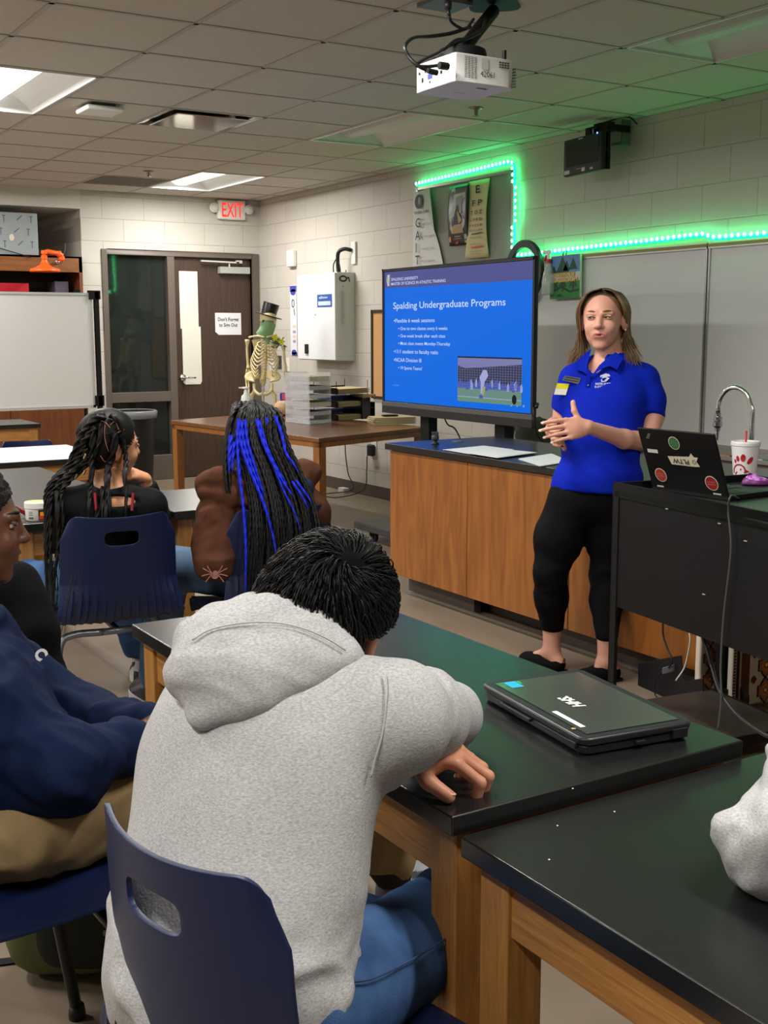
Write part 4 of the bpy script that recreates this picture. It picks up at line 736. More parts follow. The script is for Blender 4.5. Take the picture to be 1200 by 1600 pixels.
# cup
pc = onc(1165,735,zt+.0); pc = V((pc.x,pc.y,.83)); pc = atZ(1163,743,.87); pc.z = zt
t = thing('paper_cup', pc, 'white takeaway cup with a red chicken head logo and red straw', 'cup')
k_ = (pc-CAM).dot(CF)/FPX; ch = 100*k_*.72*1.0; ch=.165; r0 = 33*k_*1.0/2*2*.5; 
rt = 43*k_/2*1.0; rt = 21.5*k_*1.0; rb_ = rt*.80; ch = 46*k_
MB().lathe([(rb_*.97,0),(rb_,.004),(rt,ch),(rt*1.05,ch+.002),(rt*1.05,ch+.012),(rt*1.0,ch+.018),(rt*.92,ch+.018),(rt*.9,ch+.012),(.001,ch+.012)],pc,n=40).build('cup_body', mat('foam white', srgb(228,226,228), .5), t, smooth=False)
cupN = -(V((pc.x,pc.y,0))).normalized(); cR = V((-cupN.y,cupN.x,0)); 
if cR.dot(CR) < 0: cR = -cR
def oncup(mb, pts, mi=0, e=.0008):
    P=[]
    for x,y in pts:
        r = (rb_+(rt-rb_)*min(1,y/ch))+e; a = x/r; P.append(pc+(cupN*math.cos(a)+cR*math.sin(a))*r+V((0,0,y)))
    mb.add(P,[tuple(range(len(P)))],mi)
def ell(cx,cy,rx,ry,rot=0,k=16): return [(cx+rx*math.cos(a)*math.cos(rot)-ry*math.sin(a)*math.sin(rot), cy+rx*math.cos(a)*math.sin(rot)+ry*math.sin(a)*math.cos(rot)) for a in [2*PI*i/k for i in range(k)]]
u_ = rt/43*2; S1 = rt/21.5   # one photo pixel
mb = MB()
for (x,y,rx,ry,ro) in ((-16,22,2,3.2,.35),(-11.5,26,2.7,4.8,.25),(-3,27.5,4,6,0),(8,23.5,3.6,6.8,-.65)): oncup(mb, ell(x*S1,(y+1)*S1,rx*S1,ry*S1,ro))
for i in range(22):
    a0_,a1_ = -.35+i*3.9/22, -.35+(i+1)*3.9/22; R1,R2 = 11*S1, 8.7*S1; cx_,cy_=-9*S1,8*S1
    oncup(mb,[(cx_+R1*math.cos(a0_),cy_+R1*math.sin(a0_)),(cx_+R1*math.cos(a1_),cy_+R1*math.sin(a1_)),(cx_+R2*math.cos(a1_),cy_+R2*math.sin(a1_)),(cx_+R2*math.cos(a0_),cy_+R2*math.sin(a0_))])
oncup(mb, ell(-6*S1,10.5*S1,1.1*S1,1.7*S1,-.4)); oncup(mb,[(2.2*S1,10.5*S1),(7.5*S1,6.8*S1),(1.5*S1,4.8*S1)]); oncup(mb, ell(-13.5*S1,4.5*S1,1.2*S1,3*S1,-.6))
mb.build('logo', mat('cup red', srgb(180,30,45), .5), t)
sp = pc+V((0,0,ch+.012))-cupN*.004; MB().tube([sp-V((0,0,.05)), sp+V((0,0,.045))],.0042,10).build('straw', mat('straw red', srgb(190,45,40), .4), t, smooth=True)
# mouse
pm_ = onc(1181,758,zt); t = thing('computer_mouse', pm_, 'purple patterned wireless mouse on the cart beside the laptop', 'mouse')
mx = CR*1; my = V((0,0,1)).cross(mx)
def shell(z0,z1,sx,sy,m,name,par,off=0):
    mb = MB(); rings=[]
    for i in range(7):
        q = i/6; s = math.sqrt(max(0,1-q**2.2)); rings.append([pm_+mx*(math.cos(a)*sx*s+off*(1-q)*0)+my*(math.sin(a)*sy*s)+V((0,0,z0+(z1-z0)*q*(1-.25*math.cos(a)*q))) for a in [2*PI*k/28 for k in range(28)]])
    mb.ring_loft(rings); return mb.build(name,m,par,smooth=True)
shell(.004,.034,.052,.032,mat('mouse plum', srgb(120,50,120), .4),'side_shell',t)
mm = shell(.012,.037,.046,.029,mat('mouse pink', srgb(178,70,190), .35, noise=(90,.05,srgb(215,150,225))),'top_shell',t)
MB().cyl(pm_-mx*.022-my*.004+V((0,0,.036)),pm_-mx*.022+my*.004+V((0,0,.036)),.008,14).build('scroll_wheel', mat('wheel plum', srgb(70,30,70), .5), t)
# ================================================================== WOODEN DESK
DZ = .735; c0 = atZ(498,685,DZ); a = math.radians(13); d1 = V((math.cos(a),math.sin(a),0)); d2 = V((-math.sin(a),math.cos(a),0)); DW,DL = 1.22,2.05
d1 = (atZ(668,667,DZ)-c0); DW = d1.length; d1.normalize(); d2 = V((-d1.y,d1.x,0)); q_=atZ(348,652,DZ)-c0; d2 = (d2*.5+q_.normalized()*.5).normalized()
m_desk = wood('desk walnut', srgb(122,80,44), srgb(96,60,34), .3, 5, (1,8,8), coat=.3); m_deskl = wood('desk leg', srgb(150,96,42), srgb(122,74,30), .4, 6, (10,10,.8), coat=.2)
t = thing('wooden_desk', c0+d1*DW/2+d2*DL/2-V((0,0,DZ)), 'large brown wooden desk along the right wall holding the paper trays', 'desk')
def dk(mb,a_,b_,c_,d_,z0,z1): mb.hexa([c0+d1*u+d2*v+V((0,0,z-DZ)) for z in (z0,z1) for u,v in ((a_,c_),(b_,c_),(b_,d_),(a_,d_))])
mb = MB(); dk(mb,0,DW,0,DL,DZ-.028,DZ); mb.build('desktop', m_desk, t, bevel=.003)
mb = MB(); dk(mb,.01,DW-.01,.01,.03,DZ-.065,DZ-.03); dk(mb,.01,DW-.01,DL-.03,DL-.01,DZ-.065,DZ-.03); dk(mb,.01,.03,.01,DL-.01,DZ-.065,DZ-.03); dk(mb,DW-.03,DW-.01,.01,DL-.01,DZ-.065,DZ-.03); mb.build('apron', m_deskl, t)
for u,v in ((.01,.01),(DW-.08,.01),(.01,DL-.08),(DW-.08,DL-.08)):
    mb = MB(); dk(mb,u,u+.07,v,v+.07,0,DZ-.03); mb.build('leg', m_deskl, t, bevel=.003)
def ond(px,py,z=DZ): return atZ(px,py,z)
# clear organizer
q0 = ond(462,652); t = thing('file_organizer', q0, 'clear plastic six shelf paper organizer full of papers on the desk', 'paper organizer')
m_clear = mat('clear acrylic', srgb(225,228,232), .15, alpha=.26, spec=.8); m_clearf = mat('clear swirl', srgb(225,226,232), .2, alpha=.34, spec=.8, bump=(40,.8,.01))
f0 = ond(452,650); f1_ = ond(484,664); f2 = ond(517,660)
ea = (f2-f1_); WA = ea.length; ea.normalize(); eb = f0-f1_; eb = eb-ea*eb.dot(ea); eb.normalize(); WB = .30
kO = (f1_-CAM).dot(CF)/FPX; HO = 80*kO
def og(mb,a_,b_,c_,d_,z0,z1,mi=0): mb.hexa([f1_+ea*u+eb*v+V((0,0,z)) for z in (z0,z1) for u,v in ((a_,c_),(b_,c_),(b_,d_),(a_,d_))], mi)
ea = d1; eb = d2; LO = .33; WA = .24
mb = MB(); og(mb,0,.003,0,LO,0,HO); og(mb,WA-.003,WA,0,LO,0,HO); og(mb,.0,WA,LO-.003,LO,0,HO); mb.build('side_wall', m_clear, t)
mb = MB()
for k in range(6):
    z = HO*k/6; og(mb,0,WA,0,LO,z,z+.003)
mb.build('shelf', m_clear, t)
mb = MB()
for k in range(6):
    z = HO*k/6; og(mb,-.004,-.001,.01,LO-.01,z+.004,z+HO/6*.62); og(mb,.0,WA,-.003,0,z+.004,z+HO/6*.5)
mb.build('front_lip', m_clearf, t)
cols = [srgb(215,216,228),srgb(170,172,165),srgb(190,192,205),srgb(190,190,200),srgb(90,90,92),srgb(176,150,120)]
for k in range(6):
    z = HO*k/6+.004; tt = thing('paper_stack', f1_+ea*WA/2+eb*LO/2+V((0,0,z)), ['white papers on the bottom shelf of the clear organizer','dark papers on the second shelf from the bottom of the organizer','brown folded papers third from the bottom in the organizer','white papers in the fourth organizer shelf','grey papers in the fifth organizer shelf','white papers in the top shelf of the clear organizer'][k], 'papers', 'papers in the clear organizer')
    mb = MB(); og(mb,.012,WA-.012,.01,LO-.02,z,z+HO/6*(.28+.12*(k%3))); mb.build('papers', mat('organizer paper %d'%k, cols[(k*1+0)%6] if k not in (1,2) else (cols[4] if k==1 else cols[5]), .8), tt)
# wire tray with folders
w0 = ond(526,658); 
t = thing('letter_tray', w0, 'black mesh three level letter tray holding manila folders', 'letter tray'); kW = (w0-CAM).dot(CF)/FPX; HT = 62*kW
wa = d1; wb = d2
def wt(mb,a_,b_,c_,d_,z0,z1,mi=0,base=None): 
    base = base or w0; mb.hexa([base+wa*u+wb*v+V((0,0,z)) for z in (z0,z1) for u,v in ((a_,c_),(b_,c_),(b_,d_),(a_,d_))], mi)
TWd = 48*kW/ max(.5, abs(wa.dot(CR)))
mb = MB()
for u in (0,TWd-.004):
    for v in (0,.31): wt(mb,u,u+.004,v,v+.004,0,HT)
for k in range(3):
    z = HT*k/3
    wt(mb,0,TWd,0,.31,z,z+.003); wt(mb,0,.003,0,.31,z,z+.05); wt(mb,0,TWd,.308,.31,z,z+.05); wt(mb,0,.02,0,.003,z,z+.045)
mb.build('mesh_frame', m_blackm, t)
for k in range(3):
    base = w0+V((0,0,HT*k/3+.004)); tt = thing('folder_stack', base+wa*.1+wb*.1, ['manila folders splayed in the lowest level of the black letter tray','manila folders in the middle level of the black letter tray','manila folders on the top level of the black letter tray'][k], 'folders', 'folders in the letter tray')
    mb = MB()
    for j in range(7):
        o_ = .006*math.sin(j*2.3+k); wt(mb,.02+o_,TWd+.01+.012*math.sin(j*1.9+k),-.012+o_,.28,j*.0055,j*.0055+.003,j%2,base)
    mb.build('folders', [mat('manila', srgb(206,186,148), .8), mat('manila dark', srgb(180,156,118), .8)], tt)
for k in range(2):
    bz_ = w0+wa*.02+wb*.1+V((0,0,HT*k/3+.055)); mb = MB(); wt(mb,0,TWd*.9,.05,.20,0,.022,0,bz_); o = mb.build('binder', mat('blue binder', srgb(25,60,190), .4), bevel=.002); tag(o,['blue folder lying above the lowest manila folders in the tray','blue folder lying above the middle manila folders in the tray'][k],'folder','blue folders in the tray')
# black box with slots
k0 = ond(566,655); t = thing('paper_tray', k0, 'glossy black two level paper tray between the folders and the screen', 'paper tray')
mb = MB(); wt(mb,0,.16,0,.26,0,.004,0,k0); wt(mb,0,.004,0,.26,0,.17,0,k0); wt(mb,.156,.16,0,.26,0,.13,0,k0); wt(mb,0,.16,.256,.26,0,.17,0,k0); wt(mb,0,.16,0,.26,.085,.09,0,k0); wt(mb,0,.16,.06,.26,.166,.17,0,k0); wt(mb,0,.10,-.002,.002,.0,.17,0,k0); mb.build('tray', mat('gloss black', srgb(16,16,18), .2), t)
mb = MB(); wt(mb,.03,.19,.02,.2,.172,.19,0,k0); o = mb.build('notebook', MATS['manila dark']); tag(o,'brown notebook lying on top of the black paper tray','notebook')
s0 = ond(585,664); t = thing('manila_pile', s0, 'pile of worn manila folders at the right end of the desk', 'folders'); mb = MB()
ex = (ond(650,662)-s0).normalized(); ey = V((-ex.y,ex.x,0)); pw_ = (ond(650,662)-s0).length
for j in range(9): 
    o_ = .012*math.sin(j*2.7); mb.hexa([s0+ex*u+ey*v+V((0,0,z)) for z in (j*.006,j*.006+.004) for u,v in ((o_,0),(pw_+o_*.5,0),(pw_-.02+o_,.2),(o_+.02,.21))], j%2)
mb.build('folders', [MATS['manila'], MATS['manila dark']], t)
tp = s0+ex*.16+ey*.1+V((0,0,.055)); o = MB().obox(tp+V((0,0,.006)),ex,ey,(0,0,1),.12,.05,.012).build('stapler', m_black, bevel=.004); tag(o,'small black stapler on the manila folder pile under the screen','stapler')
p = ond(448,655); pw2=ond(455,650); t = thing('candy_bag', pw2, 'blue and pink snack bag behind the clear organizer', 'bag')
bgp = atD(446,635,(pw2-CAM).dot(CF)+.3); bgp.z = DZ; MB().obox(bgp+V((0,0,.09)),CR,CF,(0,0,1),.09,.05,.17).build('bag', mat('snack blue', srgb(40,50,160), .3), t, bevel=.012); MB().obox(bgp+V((.01,0,.14))-CF*.028,CR,CF,(0,0,1),.07,.006,.05).build('print', mat('snack pink', srgb(225,80,110), .4), t)
bg2 = atD(443,655,(pw2-CAM).dot(CF)+.05); bg2.z = DZ; o = blob('paper_bag', mat('kraft bag', srgb(180,150,115), .8), None, (bg2.x,bg2.y,DZ+.06), (.07,.10,.062), 8, .35, 24, 8); tag(o,'crumpled brown paper bag left of the clear organizer','paper bag')
# pump bottle
pb2 = atD(385,640,9.0); pb2.z = DZ; t = thing('pump_bottle', pb2, 'white pump bottle on the desk in front of the skeleton', 'pump bottle'); kk=9.0/FPX
zt_ = atD(385,606,9.0).z-DZ
MB().lathe([(.04,0),(.042,.01),(.042,zt_-.10),(.035,zt_-.06),(.018,zt_-.045),(.016,zt_-.02)],pb2).build('bottle', mat('pump white', srgb(215,220,215), .4), t, smooth=True)
MB().lathe([(.012,zt_-.03),(.012,zt_-.005),(.03,zt_-.003),(.028,zt_+.008),(.005,zt_+.01)],pb2).obox(pb2+V((0,0,zt_+.002))-CR*.03,CR,CF,(0,0,1),.05,.014,.01).build('pump_head', m_white, t)
# ================================================================== SKELETON
m_bone = mat('bone plastic', srgb(214,198,150), .5, sss=.0); SD = 10.1
def sk(x,y,d=0): return atD(x,y,SD+d)
t = thing('skeleton', sk(413,620), 'yellowed anatomical skeleton on a stand in front of the door', 'skeleton model'); t.location.z = 0; ks = SD/FPX
def bone(name, pts, rs, par=t, n=8): mb = MB(); mb.tube(pts if len(pts)>3 else bez(pts,5), rs if hasattr(rs,'__len__') and len(rs)==(len(pts) if len(pts)>3 else (len(pts)-1)*5+1) else (rs if not hasattr(rs,'__len__') else rs[0]), n); return mb.build(name, m_bone, par, smooth=True)
mb = MB(); mb.ball(sk(419,499),(.07,.085,.09),16); mb.ball(sk(417,512,-.03),(.05,.05,.05),12); skull = mb.build('skull', m_bone, t, smooth=True)
mb = MB(); mb.ball(sk(412,502,-.075),(.014,.01,.014),8); mb.ball(sk(421,503,-.075),(.014,.01,.014),8); mb.build('eye_socket', mat('socket dark', (.05,.04,.03), .8), skull)
sp_pts = bez([sk(416,522,.02),sk(415,535,.04),sk(415,552,.05),sk(413,575,.02),sk(411,592,-.01)],6); mb = MB()
for i,p in enumerate(sp_pts): mb.lathe([(.012,-.011),(.02,-.009),(.018,0),(.02,.009),(.012,.011)] if i>12 else [(.012,-.008),(.015,0),(.012,.008)],p,n=10); mb.obox(p+CR*0,CR,CF,(0,0,1),.05 if i>12 else .036,.01,.006)
mb.build('spine', m_bone, t, smooth=True)
for s in (-1,1):
    for i in range(9):
        y0 = 531+i*3.8; y1 = 540+i*5.6; w_ = (7+1.6*min(i,6))*(.8 if s>0 else 1); top_ = sk(415,y0,.06); out = sk(415+s*(w_+6),y0+6,.02); frn = sk(415+s*(w_),y1+3,-.08); st_ = sk(415+s*(3.5 if i<6 else w_*.7),y1-1,-.12)
        MB().tube(bez([top_,out,frn,st_],5), .0055, 6).build('rib', m_bone, t, smooth=True)
    # clavicle, scapula, arm
    MB().tube(bez([sk(415+s*2,527,-.08),sk(415+s*13,525,-.05),sk(415+s*26 if s<0 else 437,525+(2 if s<0 else 8),0)],5),.008,6).build('clavicle', m_bone, t, smooth=True)
    mb = MB(); mb.prism([sk(415+s*8,530,.07),sk(415+s*22,531,.04),sk(415+s*17,548,.06)],CF*.008); mb.build('scapula', m_bone, t)
    if s < 0: H_ = [sk(386.5,531),sk(386,548),sk(387,565),sk(388,576)]; E_ = [sk(388,577),sk(386,590),sk(387,603,-.05),sk(387,625,-.08)]
    else: H_ = [sk(443,541),sk(444,555),sk(446,572),sk(447,582)]; E_ = [sk(447,582),sk(449,600),sk(450,620),sk(450,636)]
    mb = MB(); P = bez(H_,5); n_ = len(P); mb.tube(P,[.011+.012*max(0,1-i/3)+.008*max(0,1-(n_-1-i)/3) for i in range(n_)],8); mb.build('humerus', m_bone, t, smooth=True)
    for dx in (-.010,.010):
        P = [p+CR*dx for p in bez(E_,5)]; MB().tube(P,[.007+.004*max(0,1-i/3) for i in range(len(P))],6).build('forearm_bone', m_bone, t, smooth=True)
    # pelvis wing
    mb = MB(); c = sk(411,594,-.0); rows=[]
    for i in range(7):
        v = i/6; row=[]
        for j in range(9):
            u = j/8; ang = u*PI*.62+.15; R_ = .045+.075*v
            row.append(c+CR*(s*(.018+R_*math.sin(ang)*1.15))+V((0,0,.035*v+R_*math.cos(ang)*.55-.01))+CF*(-.06*u+.02*v))
        rows.append(row)
    mb.ring_loft(rows,0,False,False); mb.build('pelvis_wing', m_bone, t, smooth=True, solid=.012)
    MB().tube(bez([sk(411+s*14,600,-.03),sk(411+s*13,610,-.05),sk(411+s*6,616,-.08),sk(411+s*1,615,-.09)],5),[.016]*0 or .013,8).build('pubic_arch', m_bone, t, smooth=True)
    kx = 411+s*18; mb = MB(); mb.ball(sk(411+s*13,611,-.0),(.02,.02,.02),10); mb.tube([sk(411+s*13,611),sk(kx,618),sk(kx+s*.5,632),sk(kx-s*1,680),sk(kx-s*2,730)],[.013,.022,.014,.013,.018],8); mb.build('femur', m_bone, t, smooth=True)
MB().lathe([(.03,.03),(.028,0),(.012,-.05)],sk(411,596,.03),n=10).build('sacrum', m_bone, t, smooth=True)
MB().tube([sk(412,600,.02),V((sk(412,600,.02).x,sk(412,600,.02).y,.05))],.007,8).build('stand_pole', m_chrome, t); fp = sk(412,600,.02)
MB().lathe([(.02,.09),(.02,.05)],(fp.x,fp.y,0)).tube([(fp.x-.28,fp.y-.1,.04),(fp.x+.28,fp.y+.1,.04)],.016,8).tube([(fp.x+.1,fp.y-.28,.04),(fp.x-.1,fp.y+.28,.04)],.016,8).build('stand_base', m_blackm, t)
# hat
hc = sk(419,493.5); hax = (V((0,0,1))+CR*.30).normalized(); t2 = thing('top_hat', hc, 'black plastic top hat worn by the skeleton', 'hat')
rr = 15.5*ks; MB().lathe([(rr*.78,-.0),(rr*.76,.0),(rr*.84,.105),(rr*.82,.112),(.001,.113)],hc,hax,28).build('crown', mat('hat black', srgb(24,24,26), .3), t2, smooth=False, bevel=.002)
MB().lathe([(rr*.72,-.004),(rr*1.42,.0),(rr*1.46,.006),(rr*1.42,.008),(rr*.76,.006)],hc,hax,32).build('brim', mat('hat black',(0,0,0)), t2, smooth=True)
# bandana
t2 = thing('bandana', sk(418,515), 'pale green cloth bandana tied round the skeleton\'s face', 'bandana'); mb = MB(); rows=[]
for i,(cx_,cy_,r1,r2) in enumerate(((419,503,12,.085),(418.5,509,12.3,.087),(417,514,12.2,.085),(414,520,13.5,.08),(413.5,526,11,.07),(417,531,5,.04),(419,537,2,.02),(419,538.5,.6,.01))):
    c = sk(cx_,cy_,-.005); rows.append([c+CR*(math.cos(a)*r1*ks*(1+.03*math.sin(5*a+i)))+CF*(math.sin(a)*r2*1.0) for a in [2*PI*k/28 for k in range(28)]])
mb.ring_loft(rows); mb.build('cloth', mat('bandana green', srgb(132,170,128), .9, bump=(60,.5,.01)), t2, smooth=True)
# flowers
t2 = thing('flower_garland', sk(432,532), 'yellow flowers with green leaves pinned on the skeleton\'s shoulder', 'flowers')
for (x,y) in ((430,527),(440,534)):
    mb = MB(); c = sk(x,y,-.14)
    for k in range(6):
        a = 2*PI*k/6; e_ = CR*math.cos(a)+V((0,0,math.sin(a))); s_ = CR*-math.sin(a)+V((0,0,math.cos(a))); mb.add([c,c+e_*.014+s_*.01-CF*.008,c+e_*.036,c+e_*.014-s_*.01-CF*.008],[(0,1,2,3)])
    mb.build('blossom', mat('petal yellow', srgb(205,205,60), .6), t2, solid=.003)
mb = MB(); r_ = random.Random(3)
for k in range(26):
    c = sk(422+22*r_.random(),526+(k/26)*12+4*r_.random(),-.12+.03*r_.random()); a = r_.random()*6; e_ = CR*math.cos(a)+V((0,0,math.sin(a)*.7-.2)); s_ = e_.cross(CF); mb.add([c,c+e_*.02+s_*.007,c+e_*.045,c+e_*.02-s_*.007],[(0,1,2,3)])
mb.build('leaves', mat('leaf green', srgb(50,75,35), .6), t2, solid=.002)
# ================================================================== STUDENT TABLES
m_boot = mat('rubber boot', srgb(22,22,24), .6)
def lab_table(x0,x1,y0,y1,h,label,inset=.02,top=.031,white=False):
    t = thing('lab_table', ((x0+x1)/2,(y0+y1)/2,0), label, 'lab table', 'black topped student tables')
    MB().box((x0,y0,h-top),(x1,y1,h)).build('tabletop', m_epoxy, t, bevel=.003, seg=2)
    if white: MB().box((x0+.002,y0+.002,h),(x1-.002,y1-.002,h+.0015)).build('white_top', mat('white laminate', srgb(222,222,220), .3), t)
    i = inset+.008; lg = .064
    for a,b,m_ in (((x0+i,y0+lg,h-.125),(x0+i+.022,y1-lg,h-top),m_oak_h),((x1-i-.022,y0+lg,h-.125),(x1-i,y1-lg,h-top),m_oak_h),((x0+lg,y0+i,h-.125),(x1-lg,y0+i+.022,h-top),m_oak_x),((x0+lg,y1-i-.022,h-.125),(x1-lg,y1-i,h-top),m_oak_x)):
        MB().box(a,b).build('apron', m_, t, bevel=.002)
    for x in (x0+inset, x1-inset-lg):
        for y in (y0+inset, y1-inset-lg):
            l = MB().box((x,y,.01),(x+lg,y+lg,h-top)).build('leg', m_oak, t, bevel=.004)
            MB().box((x-.004,y-.004,0),(x+lg+.004,y+lg+.004,.09)).build('boot', m_boot, l, bevel=.003)
    return t
lab_table(.914,1.512,1.296,2.614,.74,'black topped oak lab table under the boy in the grey hoodie')
lab_table(.920,2.24,.684,1.284,.715,'black topped oak lab table in the lower right corner of the photo')
lab_table(1.665,2.29,4.225,4.83,.738,'black topped lab table in front of the girl with blue braids')
lab_table(1.045,1.65,4.225,6.03,.74,'lab table at the left that carries the white jar')
lab_table(.55,2.12,6.30,7.12,.742,'lab table with a white top and black edge behind the jar', white=True)
lab_table(1.55,2.47,8.93,9.5,.74,'small lab table standing under the rolling whiteboard at the left edge')
# white scuffs on near table
mb = MB(); 
for (x,y) in ((871,1290),(858,1343),(960,1268),(895,1232)):
    p = atZ(x,y,.7152 if y>1240 else .7402); mb.lathe([(.0016,0),(.0012,.0004)],p,n=6)
o = mb.build('paint_specks', mat('speck white', srgb(220,220,220), .5)); tag(o,'tiny white specks scattered on the near black tabletop','specks',None,'stuff')
# ================================================================== CHAIRS
m_navyp = mat('navy plastic', srgb(17,29,64), .42, spec=.45, bump=(700,.06,.001)); m_steel = mat('grey steel tube', srgb(112,116,124), .35, .6); m_steelb = mat('black steel tube', srgb(28,28,30), .35, .3)
def chair_shell():
    prof = [(.235,.415),(.222,.44),(.18,.452),(.05,.447),(-.06,.449),(-.13,.462),(-.188,.490),(-.212,.545),(-.224,.61),(-.232,.68),(-.238,.755),(-.243,.828)]
    wid =  [.195,.205,.212,.216,.222,.224,.216,.203,.194,.192,.190,.184]
    P = bez([V((0,y,z)) for y,z in prof], 10); n = len(P)-1; nu = 72; verts=[]; H=[]
    for i,p in enumerate(P):
        s = i/10; k = min(int(s),len(wid)-2); w_ = wid[k]+(wid[k+1]-wid[k])*(s-k); s_ = s
        nrm = (P[min(i+1,n)]-P[max(i-1,0)]).normalized().cross(V((1,0,0)))
        for j in range(nu+1):
            u = -1+2*j/nu; x = u*w_
            q = V((x,p.y,p.z))
            if s > 6: q.y += .055*(u*u)*min(1,(s-6)/2)            # wraps round the sitter
            if s > 9.5: q.z += .012*(u*u)-.028*max(0,(abs(u)-.72)/.28)**2*((s-9.5)/1.5); q.x *= 1-.10*max(0,(s-10)/1)*max(0,(abs(u)-.8)/.2)
            if s < 1.5: q.z += -.012*(u*u)*(1.5-s)
            if 2 < s < 6: q.z += .012*u*u
            if 4.2 < s < 8.9:                                       # fan of pressed ribs
                a_ = math.sin((s-4.2)/4.7*PI)**1.0; lim = 7.2+1.5*(abs(u)); fade = max(0,min(1,(lim-s)/1.6+.2)); ph = (u*7.5) % 1.0
                q += nrm*(-.013)*a_*fade*(ph if abs(u) < .9 else 0)
            verts.append(q); H.append(s)
    faces=[]
    for i in range(n):
        for j in range(nu):
            c = (i+.5)/10; u = -1+2*(j+.5)/nu
            if ((u/.30)**4+((c-10.05)/.32)**4) < 1: continue        # hand slot
            faces.append((i*(nu+1)+j,i*(nu+1)+j+1,(i+1)*(nu+1)+j+1,(i+1)*(nu+1)+j))
    used = {k for f in faces for k in f}; cnt = {}
    for f in faces:
        for a_,b_ in zip(f, f[1:]+f[:1]): cnt[(min(a_,b_),max(a_,b_))] = cnt.get((min(a_,b_),max(a_,b_)),0)+1
    rim = {k for e_,c_ in cnt.items() if c_ == 1 for k in e_}; V0 = list(verts)
    for k in rim:
        i, j = divmod(k, nu+1)
        if i in (0,n) or j in (0,nu): continue
        c, u = i/10, -1+2*j/nu
        for _ in range(6):
            q = ((abs(u)/.30)**4+(abs(c-10.05)/.32)**4)**.25; u /= q; c = 10.05+(c-10.05)/q
        fi, fj = c*10, (u+1)/2*nu; i0, j0 = int(fi), int(fj); a_, b_ = fi-i0, fj-j0; g_ = lambda ii,jj: V0[min(ii,n)*(nu+1)+min(jj,nu)]
        verts[k] = (g_(i0,j0)*(1-b_)+g_(i0,j0+1)*b_)*(1-a_)+(g_(i0+1,j0)*(1-b_)+g_(i0+1,j0+1)*b_)*a_
    mb = MB(); mb.add(verts, faces); return mb
def make_chair(label, steel=None):
    t = thing('school_chair', (0,0,0), label, 'chair', 'navy school chairs')
    o = chair_shell().build('shell', m_navyp, t, smooth=True, world=False); md = o.modifiers.new('s','SOLIDIFY'); md.thickness=.007; md.offset=-1; b=o.modifiers.new('b','BEVEL'); b.width=.002; b.segments=2; b.limit_method='ANGLE'; b.angle_limit=.9
    st = steel or m_steel
    for sx in (-1,1):
        for (yt,yb2) in ((.14,.22),(-.12,-.24)):
            pts = bez([(sx*.05,yt,.425),(sx*.15,yt,.425),(sx*.195,yt+(.012 if yt>0 else -.012),.395),(sx*.215,(yt+yb2)/2,.25),(sx*.235,yb2,.015)],6)
            l = MB().tube(pts,.0125,12).build('leg', st, t, smooth=True, world=False); MB().lathe([(.017,0),(.018,.012),(.015,.03)],(sx*.235,yb2,0)).build('glide', m_black, l, smooth=True, world=False)
    MB().tube([(0,.14,.425),(0,-.12,.425)],.012,10).tube([(-.06,.14,.425),(.06,.14,.425)],.012,10).tube([(-.06,-.12,.425),(.06,-.12,.425)],.012,10).build('seat_frame', st, t, smooth=True, world=False)
    return t
def place(t, x, y, rz, s=1): t.location = (x,y,0); t.rotation_euler = (0,0,rz); t.scale = (s,s,s)
chair0 = make_chair('navy plastic chair under the boy in the grey hoodie, nearest the camera')
def chair(x, y, face, label, steel=None, z=0):
    t = copy_tree(chair0); t['label'] = label; t.location = (x,y,z); t.rotation_euler = (0,0,math.atan2(face[1],face[0])-PI/2)
    if steel:
        for ch in t.children_recursive:
            if ch.name.startswith(('leg','seat_frame')):
                ch.data = ch.data.copy(); ch.data.materials[0] = steel
    return t
a = math.radians(12); fc = V((math.cos(a),math.sin(a),0)); c_ = V((.435,1.235,0))+fc*.245
chair0.location = c_; chair0.rotation_euler = (0,0,a-PI/2)
chair(.44,2.03,(1,.05),'navy plastic chair under the boy in the navy sweatshirt at the left edge', m_steelb)
a = math.radians(84); fg = V((math.cos(a),math.sin(a),0)); g1c = V((1.255,3.64,0))+fg*.245
chair(g1c.x,g1c.y,fg,'navy plastic chair with its ribbed back behind the girl with thick black braids')
chair(1.80,3.74,(.1,1),'navy chair with black legs under the girl with blue braids', m_steelb)
pf = atZ(45,690,.765); cf = chair(pf.x,7.30-.23,(0,-1),'navy chair tucked in behind the white topped table, only its top rim showing'); cf.scale = (.92,.92,.92)
# ================================================================== JAR, CLIP
p = atZ(55,816,.74); p = V((p.x+.02,p.y+.05,.74)); t = thing('product_jar', p, 'white plastic jar with a yellow lid and orange label on the table at the left', 'jar')
MB().lathe([(.036,0),(.040,.005),(.040,.048)],p,n=32).build('jar_body', mat('jar white', srgb(220,218,212), .35), t, smooth=False, bevel=.002)
MB().lathe([(.043,.046),(.043,.066),(.04,.069),(.001,.069)],p,n=32).build('lid', m_white, t, bevel=.001)
n_ = -V((p.x,p.y,0)).normalized(); rr_ = V((-n_.y,n_.x,0)); rr_ = rr_ if rr_.dot(CR)>0 else -rr_
def onj(mb,x0,x1,z0,z1,mi,r=.0405):
    for k in range(4):
        a0,a1 = x0+(x1-x0)*k/4, x0+(x1-x0)*(k+1)/4; mb.add([p+(n_*math.cos(q)+rr_*math.sin(q))*r+V((0,0,z)) for q,z in ((a0,z0),(a1,z0),(a1,z1),(a0,z1))],[(0,1,2,3)],mi)
mb = MB(); onj(mb,.15,.7,.004,.042,0); onj(mb,.2,.6,.008,.02,1,.041); onj(mb,.3,.7,.02,.034,2,.041); onj(mb,-.75,-.3,.008,.016,3)
